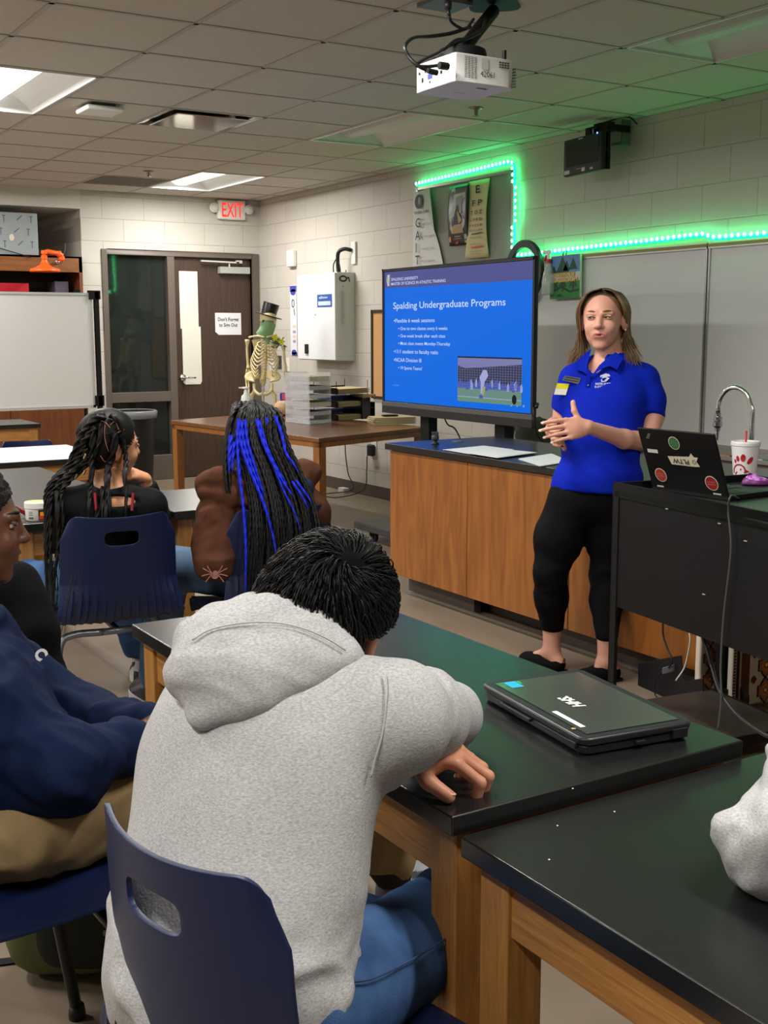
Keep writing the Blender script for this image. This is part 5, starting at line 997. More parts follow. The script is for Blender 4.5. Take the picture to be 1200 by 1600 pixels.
for k in range(3): onj(mb,-.75,-.35,.022+k*.006,.024+k*.006,3)
mb.lathe([(.034,.0692),(.001,.0694)],p,n=24,mi=4); mb.build('label', [mat('label dark', srgb(60,30,25), .5), mat('label red', srgb(190,50,30), .5), mat('label orange', srgb(230,140,40), .5), mat('label grey', srgb(90,90,90), .5), mat('label yellow', srgb(225,190,90), .5)], t)
p = atZ(34,800,.74); c = atD(33,784,(p-CAM).dot(CF)*.97); c.z = .765; t = thing('hair_clip', c, 'dark red hair clip on the table beside the white jar', 'hair clip')
mb = MB(); mb.obox(c,CR+V((0,0,-.5)),CF,(0,0,1),.05,.03,.02); mb.obox(c+CR*.02+V((0,0,-.01)),CR,CF,(0,0,1),.02,.03,.02); mb.build('clip_body', mat('garnet plastic', srgb(105,18,32), .25, spec=.7), t, bevel=.005)
# ================================================================== ROLLING WHITEBOARD
WY_ = 10.0; F = Flat((3.285,WY_,.765),(1,0,0),(0,0,1)); t = thing('rolling_whiteboard', (2.4,WY_,0), 'large white board on a black rolling stand at the left of the room', 'whiteboard')
MB().box((1.35,WY_,.79),(3.24,WY_+.02,1.74)).build('writing_surface', mat('rolling board white', srgb(205,205,202), .35), t)
mb = MB(); mb.box((1.35,WY_-.006,.775),(3.25,WY_+.025,.80)).box((1.35,WY_-.006,1.735),(3.25,WY_+.025,1.755)).box((3.225,WY_-.006,.78),(3.25,WY_+.025,1.75)); mb.build('board_frame', mat('board alu', srgb(200,200,198), .35, .4), t)
mb = MB(); mb.box((3.27,WY_-.02,.10),(3.305,WY_+.03,1.765)); mb.box((3.22,WY_-.02,1.70),(3.32,WY_+.03,1.775)); mb.box((3.24,WY_-.02,.79),(3.32,WY_+.04,.88)); mb.box((3.10,WY_-.005,1.752),(3.15,WY_+.02,1.78)); mb.build('stand_post', m_blackm, t)
mb = MB(); mb.box((3.25,WY_-.3,.07),(3.32,WY_+.3,.11)); mb.build('stand_foot', m_blackm, t)
for y in (WY_-.28,WY_+.28): MB().cyl((3.27,y,.035),(3.30,y,.035),.035,16).build('caster', m_black, t)
# ================================================================== HUTCH IN THE ALCOVE
m_hut = wood('hutch oak', srgb(140,88,42), srgb(112,66,30), .45, 4, (.6,6,6)); m_hutv = wood('hutch oak door', srgb(122,70,38), srgb(100,54,28), .45, 4, (5,5,.5))
HY = WY-.03; t = thing('wooden_hutch', (2.4,HY+.3,0), 'brown wooden hutch cabinet in the alcove behind the rolling whiteboard', 'cabinet')
HX1 = atY(129,430,HY).x
MB().box((0.6,HY,1.965),(HX1,HY+.02,2.105)).box((.6,HY,2.09),(HX1,HY+.45,2.105)).build('top_board', m_hut, t)
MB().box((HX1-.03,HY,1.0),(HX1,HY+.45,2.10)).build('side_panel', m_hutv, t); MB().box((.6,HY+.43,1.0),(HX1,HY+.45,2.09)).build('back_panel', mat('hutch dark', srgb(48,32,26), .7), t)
MB().box((.6,HY,1.76),(HX1,HY+.43,1.78)).build('shelf', m_hut, t)
for k in range(4): MB().box((HX1-.03-(k+1)*.68,HY,.02),(HX1-.035-k*.68,HY+.02,.98)).build('door', m_hutv, t, bevel=.003)
MB().box((.6,HY+.02,0),(HX1-.03,HY+.6,1.0)).build('base_body', m_hutv, t)
def bxo(name, a_, b_, m, label, cat, bev=.003): o = MB().box(a_,b_).build(name, m, bevel=bev); return tag(o,label,cat)
q = atY(22,450,HY+.1); bxo('red_binder',(2.2,HY+.06,1.78),(atY(45,447,HY+.06).x,HY+.4,1.86),mat('binder red', srgb(170,25,40), .4),'red binder lying on the shelf under the top board of the hutch','binder')
bxo('storage_box',(atY(86,447,HY+.1).x,HY+.1,1.78),(atY(107,447,HY+.1).x,HY+.35,1.885),mat('plum box', srgb(75,66,80), .5),'small grey purple box on the hutch shelf near the right end','box')
sx = atY(62,400,HY).x; t = thing('insulated_box', (2.4,HY+.2,2.105), 'large silver film wrapped box on top of the wooden hutch', 'box')
m_foil = mat('printed film', srgb(158,166,170), .3, .2, bump=(8,.3,.02)); MB().box((1.5,HY+.02,2.107),(sx,HY+.42,2.475)).build('box', m_foil, t, bevel=.006)
F = Flat((1.5,HY+.019,2.107),(1,0,0),(0,0,1)); mb = MB(); r_ = random.Random(9); LL = sx-1.5
k = 0
for i in range(12):
    for j in range(3):
        x = LL-.06-i*.12-.03*(j%2); y = .06+j*.11+.02*(i%2)
        if i%2: F.poly(mb,[(x,y),(x+.045,y+.04),(x+.04,y+.045),(x-.005,y+.005)],.001)
        else: F.rect(mb,x,y,x+.006,y+.06,.001); F.rect(mb,x-.012,y+.054,x+.018,y+.06,.001)
F.disc(mb,LL-.235,.15,.022,.03,.001,1); mb.build('print', [mat('film ink', srgb(85,98,112), .5), mat('film patch', srgb(215,205,190), .3)], t)
MB().tube([atY(-10,385,HY-.01),atY(48,402,HY-.01)],.004,6).build('strap', m_black, t)
# ================================================================== SAFETY SHOWER
m_or = mat('safety orange', srgb(240,95,25), .35); SY = 10.5; t = thing('safety_shower', atY(72,405,SY), 'bright orange safety shower head on a bent pipe in front of the wooden hutch', 'safety shower')
hp = atY(69,400,SY); ar = [atY(69,402,SY),atY(69,394,SY),atY(74,393,SY),atY(90,396,SY+.02),atY(96,398,SY+.03),atY(96,409,SY+.03)]
P = [V(q) for q in ar]; MB().tube(P,.021,12).build('pipe', m_or, t, smooth=True)
mb = MB()
for q,dd in ((P[1],V((0,0,1))),(P[3]+(P[4]-P[3])*.4,CR),(P[4]+V((0,0,-.03)),V((0,0,1))),(P[0],V((0,0,1)))): mb.tube([q-dd*.015,q+dd*.015],.028,14)
mb.build('fitting', m_or, t)
s_ = SY_ = (hp-CAM).dot(CF)/FPX; MB().lathe([(.022,-3*s_),(.026,-8*s_),(.040,-13*s_),(.075,-17*s_),(.125,-20*s_),(23*s_*1.0,-22.5*s_),(23*s_,-24.5*s_),(.001,-24.5*s_)],hp,n=36).build('shower_bell', m_or, t, smooth=True)
e = P[-1]; mb = MB(); mb.ball(e-CR*.035+V((0,0,.0)),.022,12); mb.tube([e,e-CR*.035],.014,8); mb.build('valve', m_chrome, t, smooth=True)
MB().tube([e, V((e.x+.02,HY,e.z))],.015,10).build('supply_pipe', mat('galvanised',(0,0,0)), t)
MB().tube(bez([e+V((.0,0,.03)),e+V((.03,0,.08)),e+V((.05,.02,.16))],4),.003,6).build('pull_wire', m_steel, t)
# ================================================================== TRASH CAN
p = V((3.66,10.25,0)); t = thing('trash_can', p, 'tall black trash can with a pale liner rim in front of the glass panel', 'trash can')
rr=.215; MB().lathe([(.16,0),(.165,.01),(rr-.01,.71),(rr-.02,.71),(.15,.02),(.001,.02)],p,n=32).build('can', m_black, t, smooth=False, bevel=.003)
MB().lathe([(rr,.655),(rr+.006,.66),(rr+.012,.715),(rr,.725),(rr-.015,.72)],p,n=32,cap=False).build('liner', mat('grey liner', srgb(120,122,124), .35), t, smooth=True, solid=.002)
# ================================================================== GREEN BACKPACK ON THE FLOOR, LOWER LEFT
p = V((.70,2.48,0)); t = thing('backpack', p, 'olive green backpack on the floor beside the nearest chair, lower left', 'backpack')
m_ol = mat('olive canvas', srgb(92,104,62), .85, bump=(500,.3,.001)); m_ols = mat('dark mesh pocket', srgb(36,40,30), .9, bump=(500,.5,.001))
def softbox(name,c,ax,ay,az,sx,sy,sz,m,par,e=.42,n=24,amp=.02,seed=0):
    mb=MB(); ax,ay,az=[V(q).normalized() for q in (ax,ay,az)]
    mb.ball((0,0,0),(1,1,1),n); pw=lambda v: math.copysign(abs(v)**e,v)
    out=[]
    for v in mb.v:
        q = V((pw(v[0]),pw(v[1]),pw(v[2]))); k=1+amp*mnoise.noise(V(v)*2.5+V((seed,0,0))); out.append(tuple(V(c)+ax*q.x*sx/2*k+ay*q.y*sy/2*k+az*q.z*sz/2*k))
    mb.v=out; return mb.build(name,m,par,smooth=True)
bk = softbox('body', p+V((0,0,.17)), CR, CF, (0,0,1), .27,.20,.34, m_ol, t, .5)
softbox('mesh_pocket', p+V((.02,-.0,.15))-CF*.09+CR*.03, CR, CF, (0,0,1), .20,.06,.24, m_ols, t, .5)
s1 = atZ(70,1478,.03); sp = [p-CF*.11+CR*.10+V((0,0,.09)), atZ(115,1450,.04)-CF*.02, atZ(72,1475,.02), atZ(62,1484,.015)]
def ribbon(pts,w_,th,m,name,par,up=(0,0,1)):
    P = bez(pts,8); mb=MB(); rings=[]
    for i,q in enumerate(P):
        d = (P[min(i+1,len(P)-1)]-P[max(i-1,0)]).normalized(); s = d.cross(V(up)).normalized(); n_=s.cross(d); rings.append([q-s*w_/2-n_*th/2,q+s*w_/2-n_*th/2,q+s*w_/2+n_*th/2,q-s*w_/2+n_*th/2])
    mb.ring_loft(rings); return mb.build(name,m,par,bevel=.002)
ribbon([p-CF*.13+CR*.16+V((0,0,.14)), atZ(120,1448,.06), atZ(88,1468,.035), atZ(70,1482,.02)], .065,.012,m_ol,'shoulder_strap',t)
ribbon([atZ(95,1462,.045),atZ(70,1480,.025),atZ(35,1497,.006),atZ(0,1503,.004),atZ(-30,1504,.004)], .028,.004,m_black,'webbing',t)
ribbon([atZ(78,1484,.02),atZ(92,1500,.008),atZ(112,1504,.006),atZ(135,1500,.02)], .018,.004,m_black,'webbing',t)
# ================================================================== TABLET ON THE NEAR TABLE
C4 = [atZ(750,1096,.742),atZ(925,1185,.742),atZ(1070,1152,.742),atZ(905,1062,.742)]
t = thing('tablet', (C4[0]+C4[2])/2, 'closed student laptop in a black rugged case lying on the near table', 'laptop')
U_ = ((C4[1]-C4[0])+(C4[2]-C4[3])).normalized(); Wt = ((C4[1]-C4[0]).length+(C4[2]-C4[3]).length)/2; V_ = V((-U_.y,U_.x,0)); Ht = ((C4[3]-C4[0]).length+(C4[2]-C4[1]).length)/2*1.0; cc = sum(C4,V())/4
F = Flat(cc-U_*Wt/2-V_*Ht/2, U_, V_); F.o.z=.74; m_rub = mat('rubber case', srgb(28,28,32), .38, spec=.5)
def rr_poly(x0,y0,x1,y1,r): 
    o=[]; 
    for cx_,cy_,a0 in ((x1-r,y0+r,-90),(x1-r,y1-r,0),(x0+r,y1-r,90),(x0+r,y0+r,180)):
        for k in range(6): a_=math.radians(a0+90*k/5); o.append((cx_+r*math.cos(a_),cy_+r*math.sin(a_)))
    return o
def slabr(name,x0,y0,x1,y1,r,z0,z1,m,par,bev=.003):
    mb=MB(); pl=rr_poly(x0,y0,x1,y1,r); mb.ring_loft([[F.p(x,y,z) for x,y in pl] for z in (z0,z1)]); return mb.build(name,m,par,bevel=bev,seg=3)
slabr('base_shell',.004,.004,Wt-.004,Ht-.004,.018,.003,.017,m_rub,t); ls=slabr('lid_shell',0,0,Wt,Ht,.02,.018,.032,m_rub,t,.005)
for u in (.08,.92):
    for v in (.08,.92): MB().lathe([(.009,0),(.009,.004)],F.p(Wt*u,Ht*v,-.0),n=12).build('foot', m_rub, t)
mb=MB(); F.rect(mb,.022,.02,Wt-.018,Ht-.02,.0330,0); win_=mb.build('clear_window', mat('clear lid window', srgb(62,66,62), .12, spec=.7, coat=.5), ls)
mb=MB(); F.rect(mb,.026,Ht-.085 if False else .035,.062,.060,.0336,0); F.rect(mb,.028,.062,.045,.066,.0336,4); 
F.text(mb,'HHS',Wt*.52,Ht*.30,width=.058,height=.026,n=.0338,mi=1,bold=.02,shear=.25,align='CENTER') if False else text_mesh('HHS.',mb,F.p(Wt*.60,Ht*.44,.034),-F.R,-F.U,.022,.062,1,'LEFT',0,.04,.25)
F.rect(mb,Wt*.60,.028,Wt*.86,.038,.0336,1); F.disc(mb,Wt*.86,.014,.004,n=.0336,mi=2); F.disc(mb,Wt*.86+.003,.014,.002,n=.0338,mi=3)
mb.build('stickers', [mat('cyan sticker', srgb(35,165,205), .4), mat('sticker white', srgb(225,226,226), .4), mat('gold dot', srgb(210,170,90), .3), mat('green dot', srgb(70,140,90), .3), mat('green sticker', srgb(40,190,110), .4)], ls)
mb=MB(); mb.obox(F.p(Wt*.40,-.002,.016),U_,V_,(0,0,1),.10,.008,.006); mb.obox(F.p(Wt+.001,Ht*.5,.012),V_,U_,(0,0,1),.018,.006,.006); mb.obox(F.p(Wt+.0,Ht*.86,.016),V_,U_,(0,0,1),.03,.006,.016); mb.obox(F.p(Wt*.92,.0,.016),U_,V_,(0,0,1),.02,.006,.01); mb.build('latch', m_black, t, bevel=.001)
# ================================================================== BODIES: smooth signed-distance solids meshed by surface nets
def axis(lo, hi, h, fine=()):
    """grid coordinates with finer steps inside the given spans (a, b, hf)"""
    x = [lo]
    while x[-1] < hi:
        s = h
        for a, b, hf in fine:
            if a-hf <= x[-1] <= b: s = min(s, hf)
        x.append(x[-1]+s)
    return np.array(x)
class Solid:
    def __init__(s, k=.02): s.p = []; s.k = k
    def cone(s, a, b, ra, rb, k=None, cut=None, flat=None, op=1):
        """tapered capsule; flat=(dir, factor) squashes across dir"""
        s.p.append(('c', np.array(a, float), np.array(b, float), ra, rb, s.k if k is None else k, cut, flat, op)); return s
    def chain(s, pts, rs, k=None, cut=None, flat=None):
        for i in range(len(pts)-1): s.cone(pts[i], pts[i+1], rs[i], rs[i+1], k, cut, flat)
        return s
    def ell(s, c, r, R=None, k=None, op=1, cut=None):
        """ellipsoid with radii r along the three columns in R (list of 3 axes)"""
        A = np.array([list(V(q).normalized()) for q in R]) if R is not None else np.eye(3)
        s.p.append(('e', np.array(c, float), A, np.array(r, float), None, s.k if k is None else k, cut, None, op)); return s
    def bounds(s):
        lo = np.full(3, 1e9); hi = -lo
        for q in s.p:
            if q[8] < 0: continue
            if q[0] == 'c': r = max(q[3], q[4])*1.1; P = [q[1]-r, q[2]-r, q[1]+r, q[2]+r]
            else: r = q[3].max(); P = [q[1]-r, q[1]+r]
            for p in P: lo = np.minimum(lo, p); hi = np.maximum(hi, p)
        return lo-.03, hi+.03
    def field(s, X, Y, Z):
        D = np.full((len(X), len(Y), len(Z)), .08, np.float32)
        for q in s.p:
            k = q[5]; m = k+.03
            if q[0] == 'c': r = max(q[3], q[4])*1.15+m; lo = np.minimum(q[1], q[2])-r; hi = np.maximum(q[1], q[2])+r
            else: r = q[3].max()*1.05+m; lo = q[1]-r; hi = q[1]+r
            sl = [slice(max(0, np.searchsorted(A, lo[i])-1), np.searchsorted(A, hi[i])+1) for i, A in enumerate((X,Y,Z))]
            if any(a.stop-a.start < 1 for a in sl): continue
            P = np.stack(np.meshgrid(X[sl[0]], Y[sl[1]], Z[sl[2]], indexing='ij'), -1).astype(np.float32)
            if q[0] == 'c':
                a, b, ra, rb = q[1], q[2], q[3], q[4]; ab = b-a; L2 = max(ab@ab, 1e-9); v = P-a.astype(np.float32)
                t = np.clip((v@ab.astype(np.float32))/L2, 0, 1); w_ = v-t[...,None]*ab.astype(np.float32)
                if q[7] is not None:
                    n = np.array(V(q[7][0]).normalized(), np.float32); w_ = w_+ (w_@n)[...,None]*n*(1/q[7][1]-1)
                d = np.sqrt((w_*w_).sum(-1))-(ra+(rb-ra)*t)
                if q[7] is not None: d = d*min(1, q[7][1]+.25)
            else:
                v = (P-q[1].astype(np.float32))@q[2].T.astype(np.float32); u = v/q[3].astype(np.float32); l = np.sqrt((u*u).sum(-1)); g = np.sqrt(((u/q[3].astype(np.float32))**2).sum(-1))+1e-6
                d = l*(l-1)/g
            if q[6] is not None:
                for cp, cn in q[6]: d = np.maximum(d, (P-np.array(cp, np.float32))@np.array(V(cn).normalized(), np.float32))
            E = D[sl[0], sl[1], sl[2]]
            if q[8] > 0:
                h = np.maximum(k-np.abs(E-d), 0)/max(k, 1e-6); D[sl[0], sl[1], sl[2]] = np.minimum(E, d)-h*h*k*.25
            else:
                d = -d; h = np.maximum(k-np.abs(E-d), 0)/max(k, 1e-6); D[sl[0], sl[1], sl[2]] = np.maximum(E, d)+h*h*k*.25
        return D
    def mesh(s, h=.008, fine=None, cutall=None):
        lo, hi = s.bounds(); fine = fine or ((),(),())
        X, Y, Z = [axis(lo[i], hi[i], h, fine[i]) for i in range(3)]
        D = s.field(X, Y, Z)
        if cutall:
            P = np.stack(np.meshgrid(X, Y, Z, indexing='ij'), -1)
            for cp, cn in cutall: D = np.maximum(D, ((P-np.array(cp))@np.array(V(cn).normalized())).astype(np.float32))
        return nets(D, X, Y, Z)
def nets(D, X, Y, Z):
    S = D < 0; nx, ny, nz = D.shape
    c = np.zeros((nx-1, ny-1, nz-1), np.int8)
    for i in (0,1):
        for j in (0,1):
            for k in (0,1): c += S[i:nx-1+i, j:ny-1+j, k:nz-1+k]
    act = (c > 0) & (c < 8); idx = -np.ones(act.shape, np.int64); I = np.argwhere(act); idx[act] = np.arange(len(I))
    acc = np.zeros((len(I), 3)); cnt = np.zeros(len(I)); A = (X, Y, Z)
    for ax in range(3):
        o1, o2 = [q for q in range(3) if q != ax]
        for a in (0,1):
            for b in (0,1):
                p0 = I.copy(); p0[:,o1] += a; p0[:,o2] += b; p1 = p0.copy(); p1[:,ax] += 1
                d0 = D[p0[:,0],p0[:,1],p0[:,2]]; d1 = D[p1[:,0],p1[:,1],p1[:,2]]; m = (d0 < 0) != (d1 < 0)
                t = np.where(m, d0/np.where(m, d0-d1, 1), 0)
                pt = np.stack([A[q][p0[:,q]] for q in range(3)], -1); pt[:,ax] += t*(A[ax][p1[:,ax]]-A[ax][p0[:,ax]])
                acc[m] += pt[m]; cnt[m] += 1
    Vv = acc/cnt[:,None]; F = []
    for ax in range(3):
        o1, o2 = [(1,2),(2,0),(0,1)][ax]
        a = [slice(None)]*3; b = [slice(None)]*3; a[ax] = slice(0,-1); b[ax] = slice(1,None)
        ch = S[tuple(a)] != S[tuple(b)]; E = np.argwhere(ch); E = E[(E[:,o1] > 0) & (E[:,o2] > 0) & (E[:,o1] < D.shape[o1]-1) & (E[:,o2] < D.shape[o2]-1)]
        ins = S[E[:,0],E[:,1],E[:,2]]; q = []
        for da, db in ((1,1),(0,1),(0,0),(1,0)):
            C = E.copy(); C[:,o1] -= da; C[:,o2] -= db; q.append(idx[C[:,0],C[:,1],C[:,2]])
        q = np.stack(q, -1); q[~ins] = q[~ins][:, ::-1]; F.append(q)
    return Vv, np.concatenate(F)
def vnormals(Vv, F):
    n = np.cross(Vv[F[:,2]]-Vv[F[:,0]], Vv[F[:,3]]-Vv[F[:,1]]); N = np.zeros_like(Vv)
    for k in range(4): np.add.at(N, F[:,k], n)
    return N/(np.linalg.norm(N, axis=1, keepdims=True)+1e-12)
def smooth_v(Vv, F, it=2, lam=.5):
    for _ in range(it):
        A = np.zeros_like(Vv); C = np.zeros(len(Vv))
        for k in range(4):
            a, b = F[:,k], F[:,(k+1)%4]; np.add.at(A, a, Vv[b]); np.add.at(A, b, Vv[a]); np.add.at(C, a, 1); np.add.at(C, b, 1)
        Vv = Vv+(A/C[:,None]-Vv)*lam
    return Vv
def vnoise(P, f=1.0, seed=0):
    """smooth value noise on an array of points"""
    P = P*f+seed*17.31; i = np.floor(P).astype(np.int64); f_ = P-i; f_ = f_*f_*(3-2*f_); out = np.zeros(len(P))
    def hsh(a, b, c): h = (a*374761393+b*668265263+c*2147483647+seed*1274126177) & 0xffffffff; h = ((h ^ (h >> 13))*1274126177) & 0xffffffff; return ((h ^ (h >> 16)) & 0xffff)/65535.0*2-1
    for dx in (0,1):
        for dy in (0,1):
            for dz in (0,1):
                w_ = (f_[:,0] if dx else 1-f_[:,0])*(f_[:,1] if dy else 1-f_[:,1])*(f_[:,2] if dz else 1-f_[:,2]); out += w_*hsh(i[:,0]+dx, i[:,1]+dy, i[:,2]+dz)
    return out
def folds(P, dirv, freq=22, amp=.006, stretch=.25, seed=0, sharp=1.6):
    """soft cloth folds running along dirv"""
    d = np.array(V(dirv).normalized()); Q = P-(P@d)[:,None]*d*(1-stretch); Q = Q+.02*np.stack([vnoise(P, 9, seed+5), vnoise(P, 9, seed+6), vnoise(P, 9, seed+7)], -1)
    n = vnoise(Q, freq, seed); r = 1-np.abs(n); return amp*(r**sharp-.55)+amp*.5*vnoise(Q, freq*2.3, seed+3)
def put(name, VF, m, parent, base=None, matf=None, smooth=True, sub=0):
    Vv, F = VF; L = root_loc(parent) if parent is not None else V()
    me = bpy.data.meshes.new(name); me.vertices.add(len(Vv)); me.vertices.foreach_set('co', (Vv-np.array(L)).astype(np.float32).ravel())
    me.loops.add(F.size); me.loops.foreach_set('vertex_index', F.astype(np.int32).ravel()); me.polygons.add(len(F))
    me.polygons.foreach_set('loop_start', np.arange(0, F.size, 4, dtype=np.int32)); me.polygons.foreach_set('loop_total', np.full(len(F), 4, np.int32))
    for q in (m if isinstance(m, (list, tuple)) else [m]): me.materials.append(q)
    if matf is not None: me.polygons.foreach_set('material_index', matf(Vv[F].mean(1)).astype(np.int32))
    me.polygons.foreach_set('use_smooth', [smooth]*len(F)); me.update(); me.validate()
    o = bpy.data.objects.new(name, me); COL.objects.link(o); o.parent = parent; return o
def strands(paths, rad, n=5, taper=True, twist=0, lobes=0):
    """many tubes in one array mesh. paths (S, K, 3); rad scalar or (S,)"""
    P = np.asarray(paths, float); S, K, _ = P.shape; T = np.gradient(P, axis=1); T /= np.linalg.norm(T, axis=2, keepdims=True)+1e-9
    ref = np.tile(np.array([.31,.17,.93]), (S,K,1)); U = np.cross(T, ref); U /= np.linalg.norm(U, axis=2, keepdims=True)+1e-9; W = np.cross(T, U)
    s_ = np.linspace(0, 1, K); R = (np.asarray(rad, float).reshape(-1,1) if np.ndim(rad) else np.full((S,1), rad))*((1-s_**3*.85) if taper else np.ones(K))
    rings = []
    ln = np.linalg.norm(np.diff(P, axis=1), axis=2); cum = np.concatenate([np.zeros((S,1)), np.cumsum(ln, 1)], 1)
    for j in range(n):
        a = 2*PI*j/n
        if lobes: rr = R*(1+.42*np.cos(lobes*(a)-twist*cum)); 
        else: rr = R
        rings.append(P+(U*np.cos(a)+W*np.sin(a))*rr[...,None])
    Vv = np.stack(rings, 2).reshape(-1, 3); F = []
    b = (np.arange(S)*K*n)[:,None,None]; i = (np.arange(K-1)*n)[None,:,None]; j = np.arange(n)[None,None,:]; k = (j+1) % n
    F = np.stack([b+i+j, b+i+k, b+i+n+k, b+i+n+j], -1).reshape(-1, 4)
    return Vv, F
def join(*VFs):
    o = 0; a = []; b = []
    for v, f in VFs: a.append(v); b.append(f+o); o += len(v)
    return np.concatenate(a), np.concatenate(b)
def nvec(v): return np.array(V(v).normalized())
def hand(S, wrist, fwd, palm, size=1.0, curls=None, spread=.12, thumb=None, mirror=1, k=.006):
    """adds palm, four unequal fingers and a thumb. fwd: wrist->knuckles, palm: palm normal, mirror=+1 puts the thumb on fwd x palm side.
       curls: per finger 3 bends; thumb: (side, forward, toward palm) unit-ish directions of two segments. returns fingertip frames"""
    f = nvec(fwd); p = nvec(palm); p = nvec(p-f*(p@f)); s = np.cross(f, p)*mirror; w_ = np.array(wrist, float); z = size
    S.cone(w_, w_+f*.045*z, .026*z, .030*z, k*2, flat=(p, .62)); kn = []
    for i, (o, l) in enumerate(((.030,.088),(.010,.092),(-.011,.087),(-.030,.078))):
        K_ = w_+f*l*z+s*o*z*(1+.15); S.cone(w_+f*.02*z+s*o*.55*z, K_, .018*z, .0115*z, k*1.6, flat=(p,.8)); kn.append(K_)
    S.ell(w_+f*.052*z, (.045*z,.040*z,.017*z), (f,s,p), k*1.6)
    S.cone(w_+f*.02*z+s*.015*z+p*.008*z, w_+f*.055*z+s*.032*z+p*.010*z, .018*z, .014*z, k*1.6)
    curls = curls or [(25,25,15)]*4; tips = []
    for i, (K_, L) in enumerate(zip(kn, ((.044,.027,.021),(.049,.030,.022),(.045,.028,.021),(.036,.022,.019)))):
        a = 0; q = K_; sp = spread*(1.5-i); r0 = (.0098,.0099,.0093,.0083)[i]*z
        for j in range(3):
            a += math.radians(curls[i][j]); d = (f*math.cos(a)+p*math.sin(a)); d = nvec(d+s*sp*(math.cos(a)))
            q2 = q+d*L[j]*z; S.cone(q, q2, r0*(1-.08*j), r0*(1-.08*(j+1)), k*.45); q = q2
        tips.append((q, d, i))
    th = thumb or ((.75,.65,.15),(.35,.9,.25)); q = w_+f*.028*z+s*.030*z+p*.004*z; r0=.0125*z
    for j, (c, L) in enumerate(zip(th, (.042,.034))):
        d = nvec(s*c[0]+f*c[1]+p*c[2]); q2 = q+d*L*z
        S.cone(q, q2, r0*(1-.1*j), r0*(1-.1*(j+1)), k*.9); q = q2
    tips.append((q, d, 4)); return tips, (f, s, p)
# ================================================================== PEOPLE
m_skinL = mat('skin light', srgb(205,150,128), .5, sss=.12, noise=(18,.3,srgb(214,160,140))); m_lip = mat('lips', srgb(184,108,100), .4); m_eyew = mat('eye white', srgb(196,190,184), .2, spec=.4); m_iris = mat('iris', srgb(70,75,70), .1, spec=.8); m_pup = mat('pupil', (.01,.01,.01), .05, spec=.8)
def fab(name, col, col2, sc=350, bmp=.25): return mat(name, col, .85, noise=(sc,.25,col2), bump=(sc*1.4,bmp,.002), spec=.12)
def add_face(S, c, fw, up, z=1.0, k=.008):
    """features on a head centred at c (ear height), looking along fw. returns named points"""
    f = nvec(fw); u = nvec(np.array(V(up))-f*(np.array(V(up))@f)); s = np.cross(f, u)   # s: person's right
    P = lambda a, b, d: c+(s*a+u*b+f*d)*z
    S.ell(P(0,.045,-.012), (.076*z,.085*z,.094*z), (s,u,f), .02)            # cranium
    S.ell(P(0,.0,.022), (.066*z,.080*z,.072*z), (s,u,f), .03)               # face mass
    S.ell(P(0,-.045,.040), (.052*z,.050*z,.050*z), (s,u,f), .03)            # jaw
    S.ell(P(0,-.084,.070), (.024*z,.016*z,.018*z), (s,u,f), .02)            # chin
    for q in (-1,1):
        S.ell(P(q*.034,-.012,.072), (.024*z,.022*z,.018*z), (s,u,f), .02)   # cheek
        S.ell(P(q*.030,.026,.094), (.019*z,.0125*z,.013*z), (s,u,f), .012, op=-1)   # socket
        S.cone(P(q*.012,.041,.088), P(q*.046,.040,.074), .0085*z, .007*z, .012)   # brow ridge
        S.ell(P(q*.084,.004,-.010), (.010*z,.033*z,.021*z), (s+f*q*.45,u,f-s*q*.45), .006)   # ear
        S.ell(P(q*.093,.008,-.004), (.006*z,.018*z,.010*z), (s,u,f), .004, op=-1)
        S.ell(P(q*.0135,-.010,.094), (.0075*z,.006*z,.009*z), (s,u,f), .006)   # nostril wing
    S.cone(P(0,.030,.086), P(0,-.004,.106), .0100*z, .0115*z, .012)          # nose
    S.ell(P(0,-.007,.108), (.0115*z,.009*z,.0095*z), (s,u,f), .006)
    S.ell(P(0,-.040,.088), (.026*z,.014*z,.011*z), (s,u,f), .014)            # mouth mound
    S.cone(P(-.022,-.0385,.088), P(0,-.0355,.0945), .0030*z, .0046*z, .004); S.cone(P(.022,-.0385,.088), P(0,-.0355,.0945), .0030*z, .0046*z, .004); S.cone(P(0,-.0365,.099), P(0,-.0365,.0985), .0048*z, .0048*z, .006)
    S.cone(P(-.014,-.0475,.091), P(.014,-.0475,.091), .0052*z, .0052*z, .006)
    S.ell(P(0,-.0420,.100), (.018*z,.0022*z,.009*z), (s,u,f), .003, op=-1)   # parted lips
    return P, s, u, f
def nails(tips, fr, m, parent, z=1.0):
    f, s, p = fr; mb = MB()
    for q, d, i in tips:
        n_ = nvec(np.cross(np.cross(d, -p), d)) if i < 4 else nvec(np.cross(np.cross(d, -p), d)); r = (.0078 if i < 4 else .0098)*z; side = np.cross(d, n_)
        c = q+n_*r*.98+d*.001; P_ = [c+d*(.007*math.cos(a))*z+side*(.0048*math.sin(a))*z-n_*.002*abs(math.sin(a)) for a in [2*PI*k/10 for k in range(10)]]
        mb.add([V(x) for x in P_], [tuple(range(10))])
    return mb.build('fingernails', m, parent, solid=.0012)
def sole_foot(S, heel, toe, r=.04, h=.0): pass
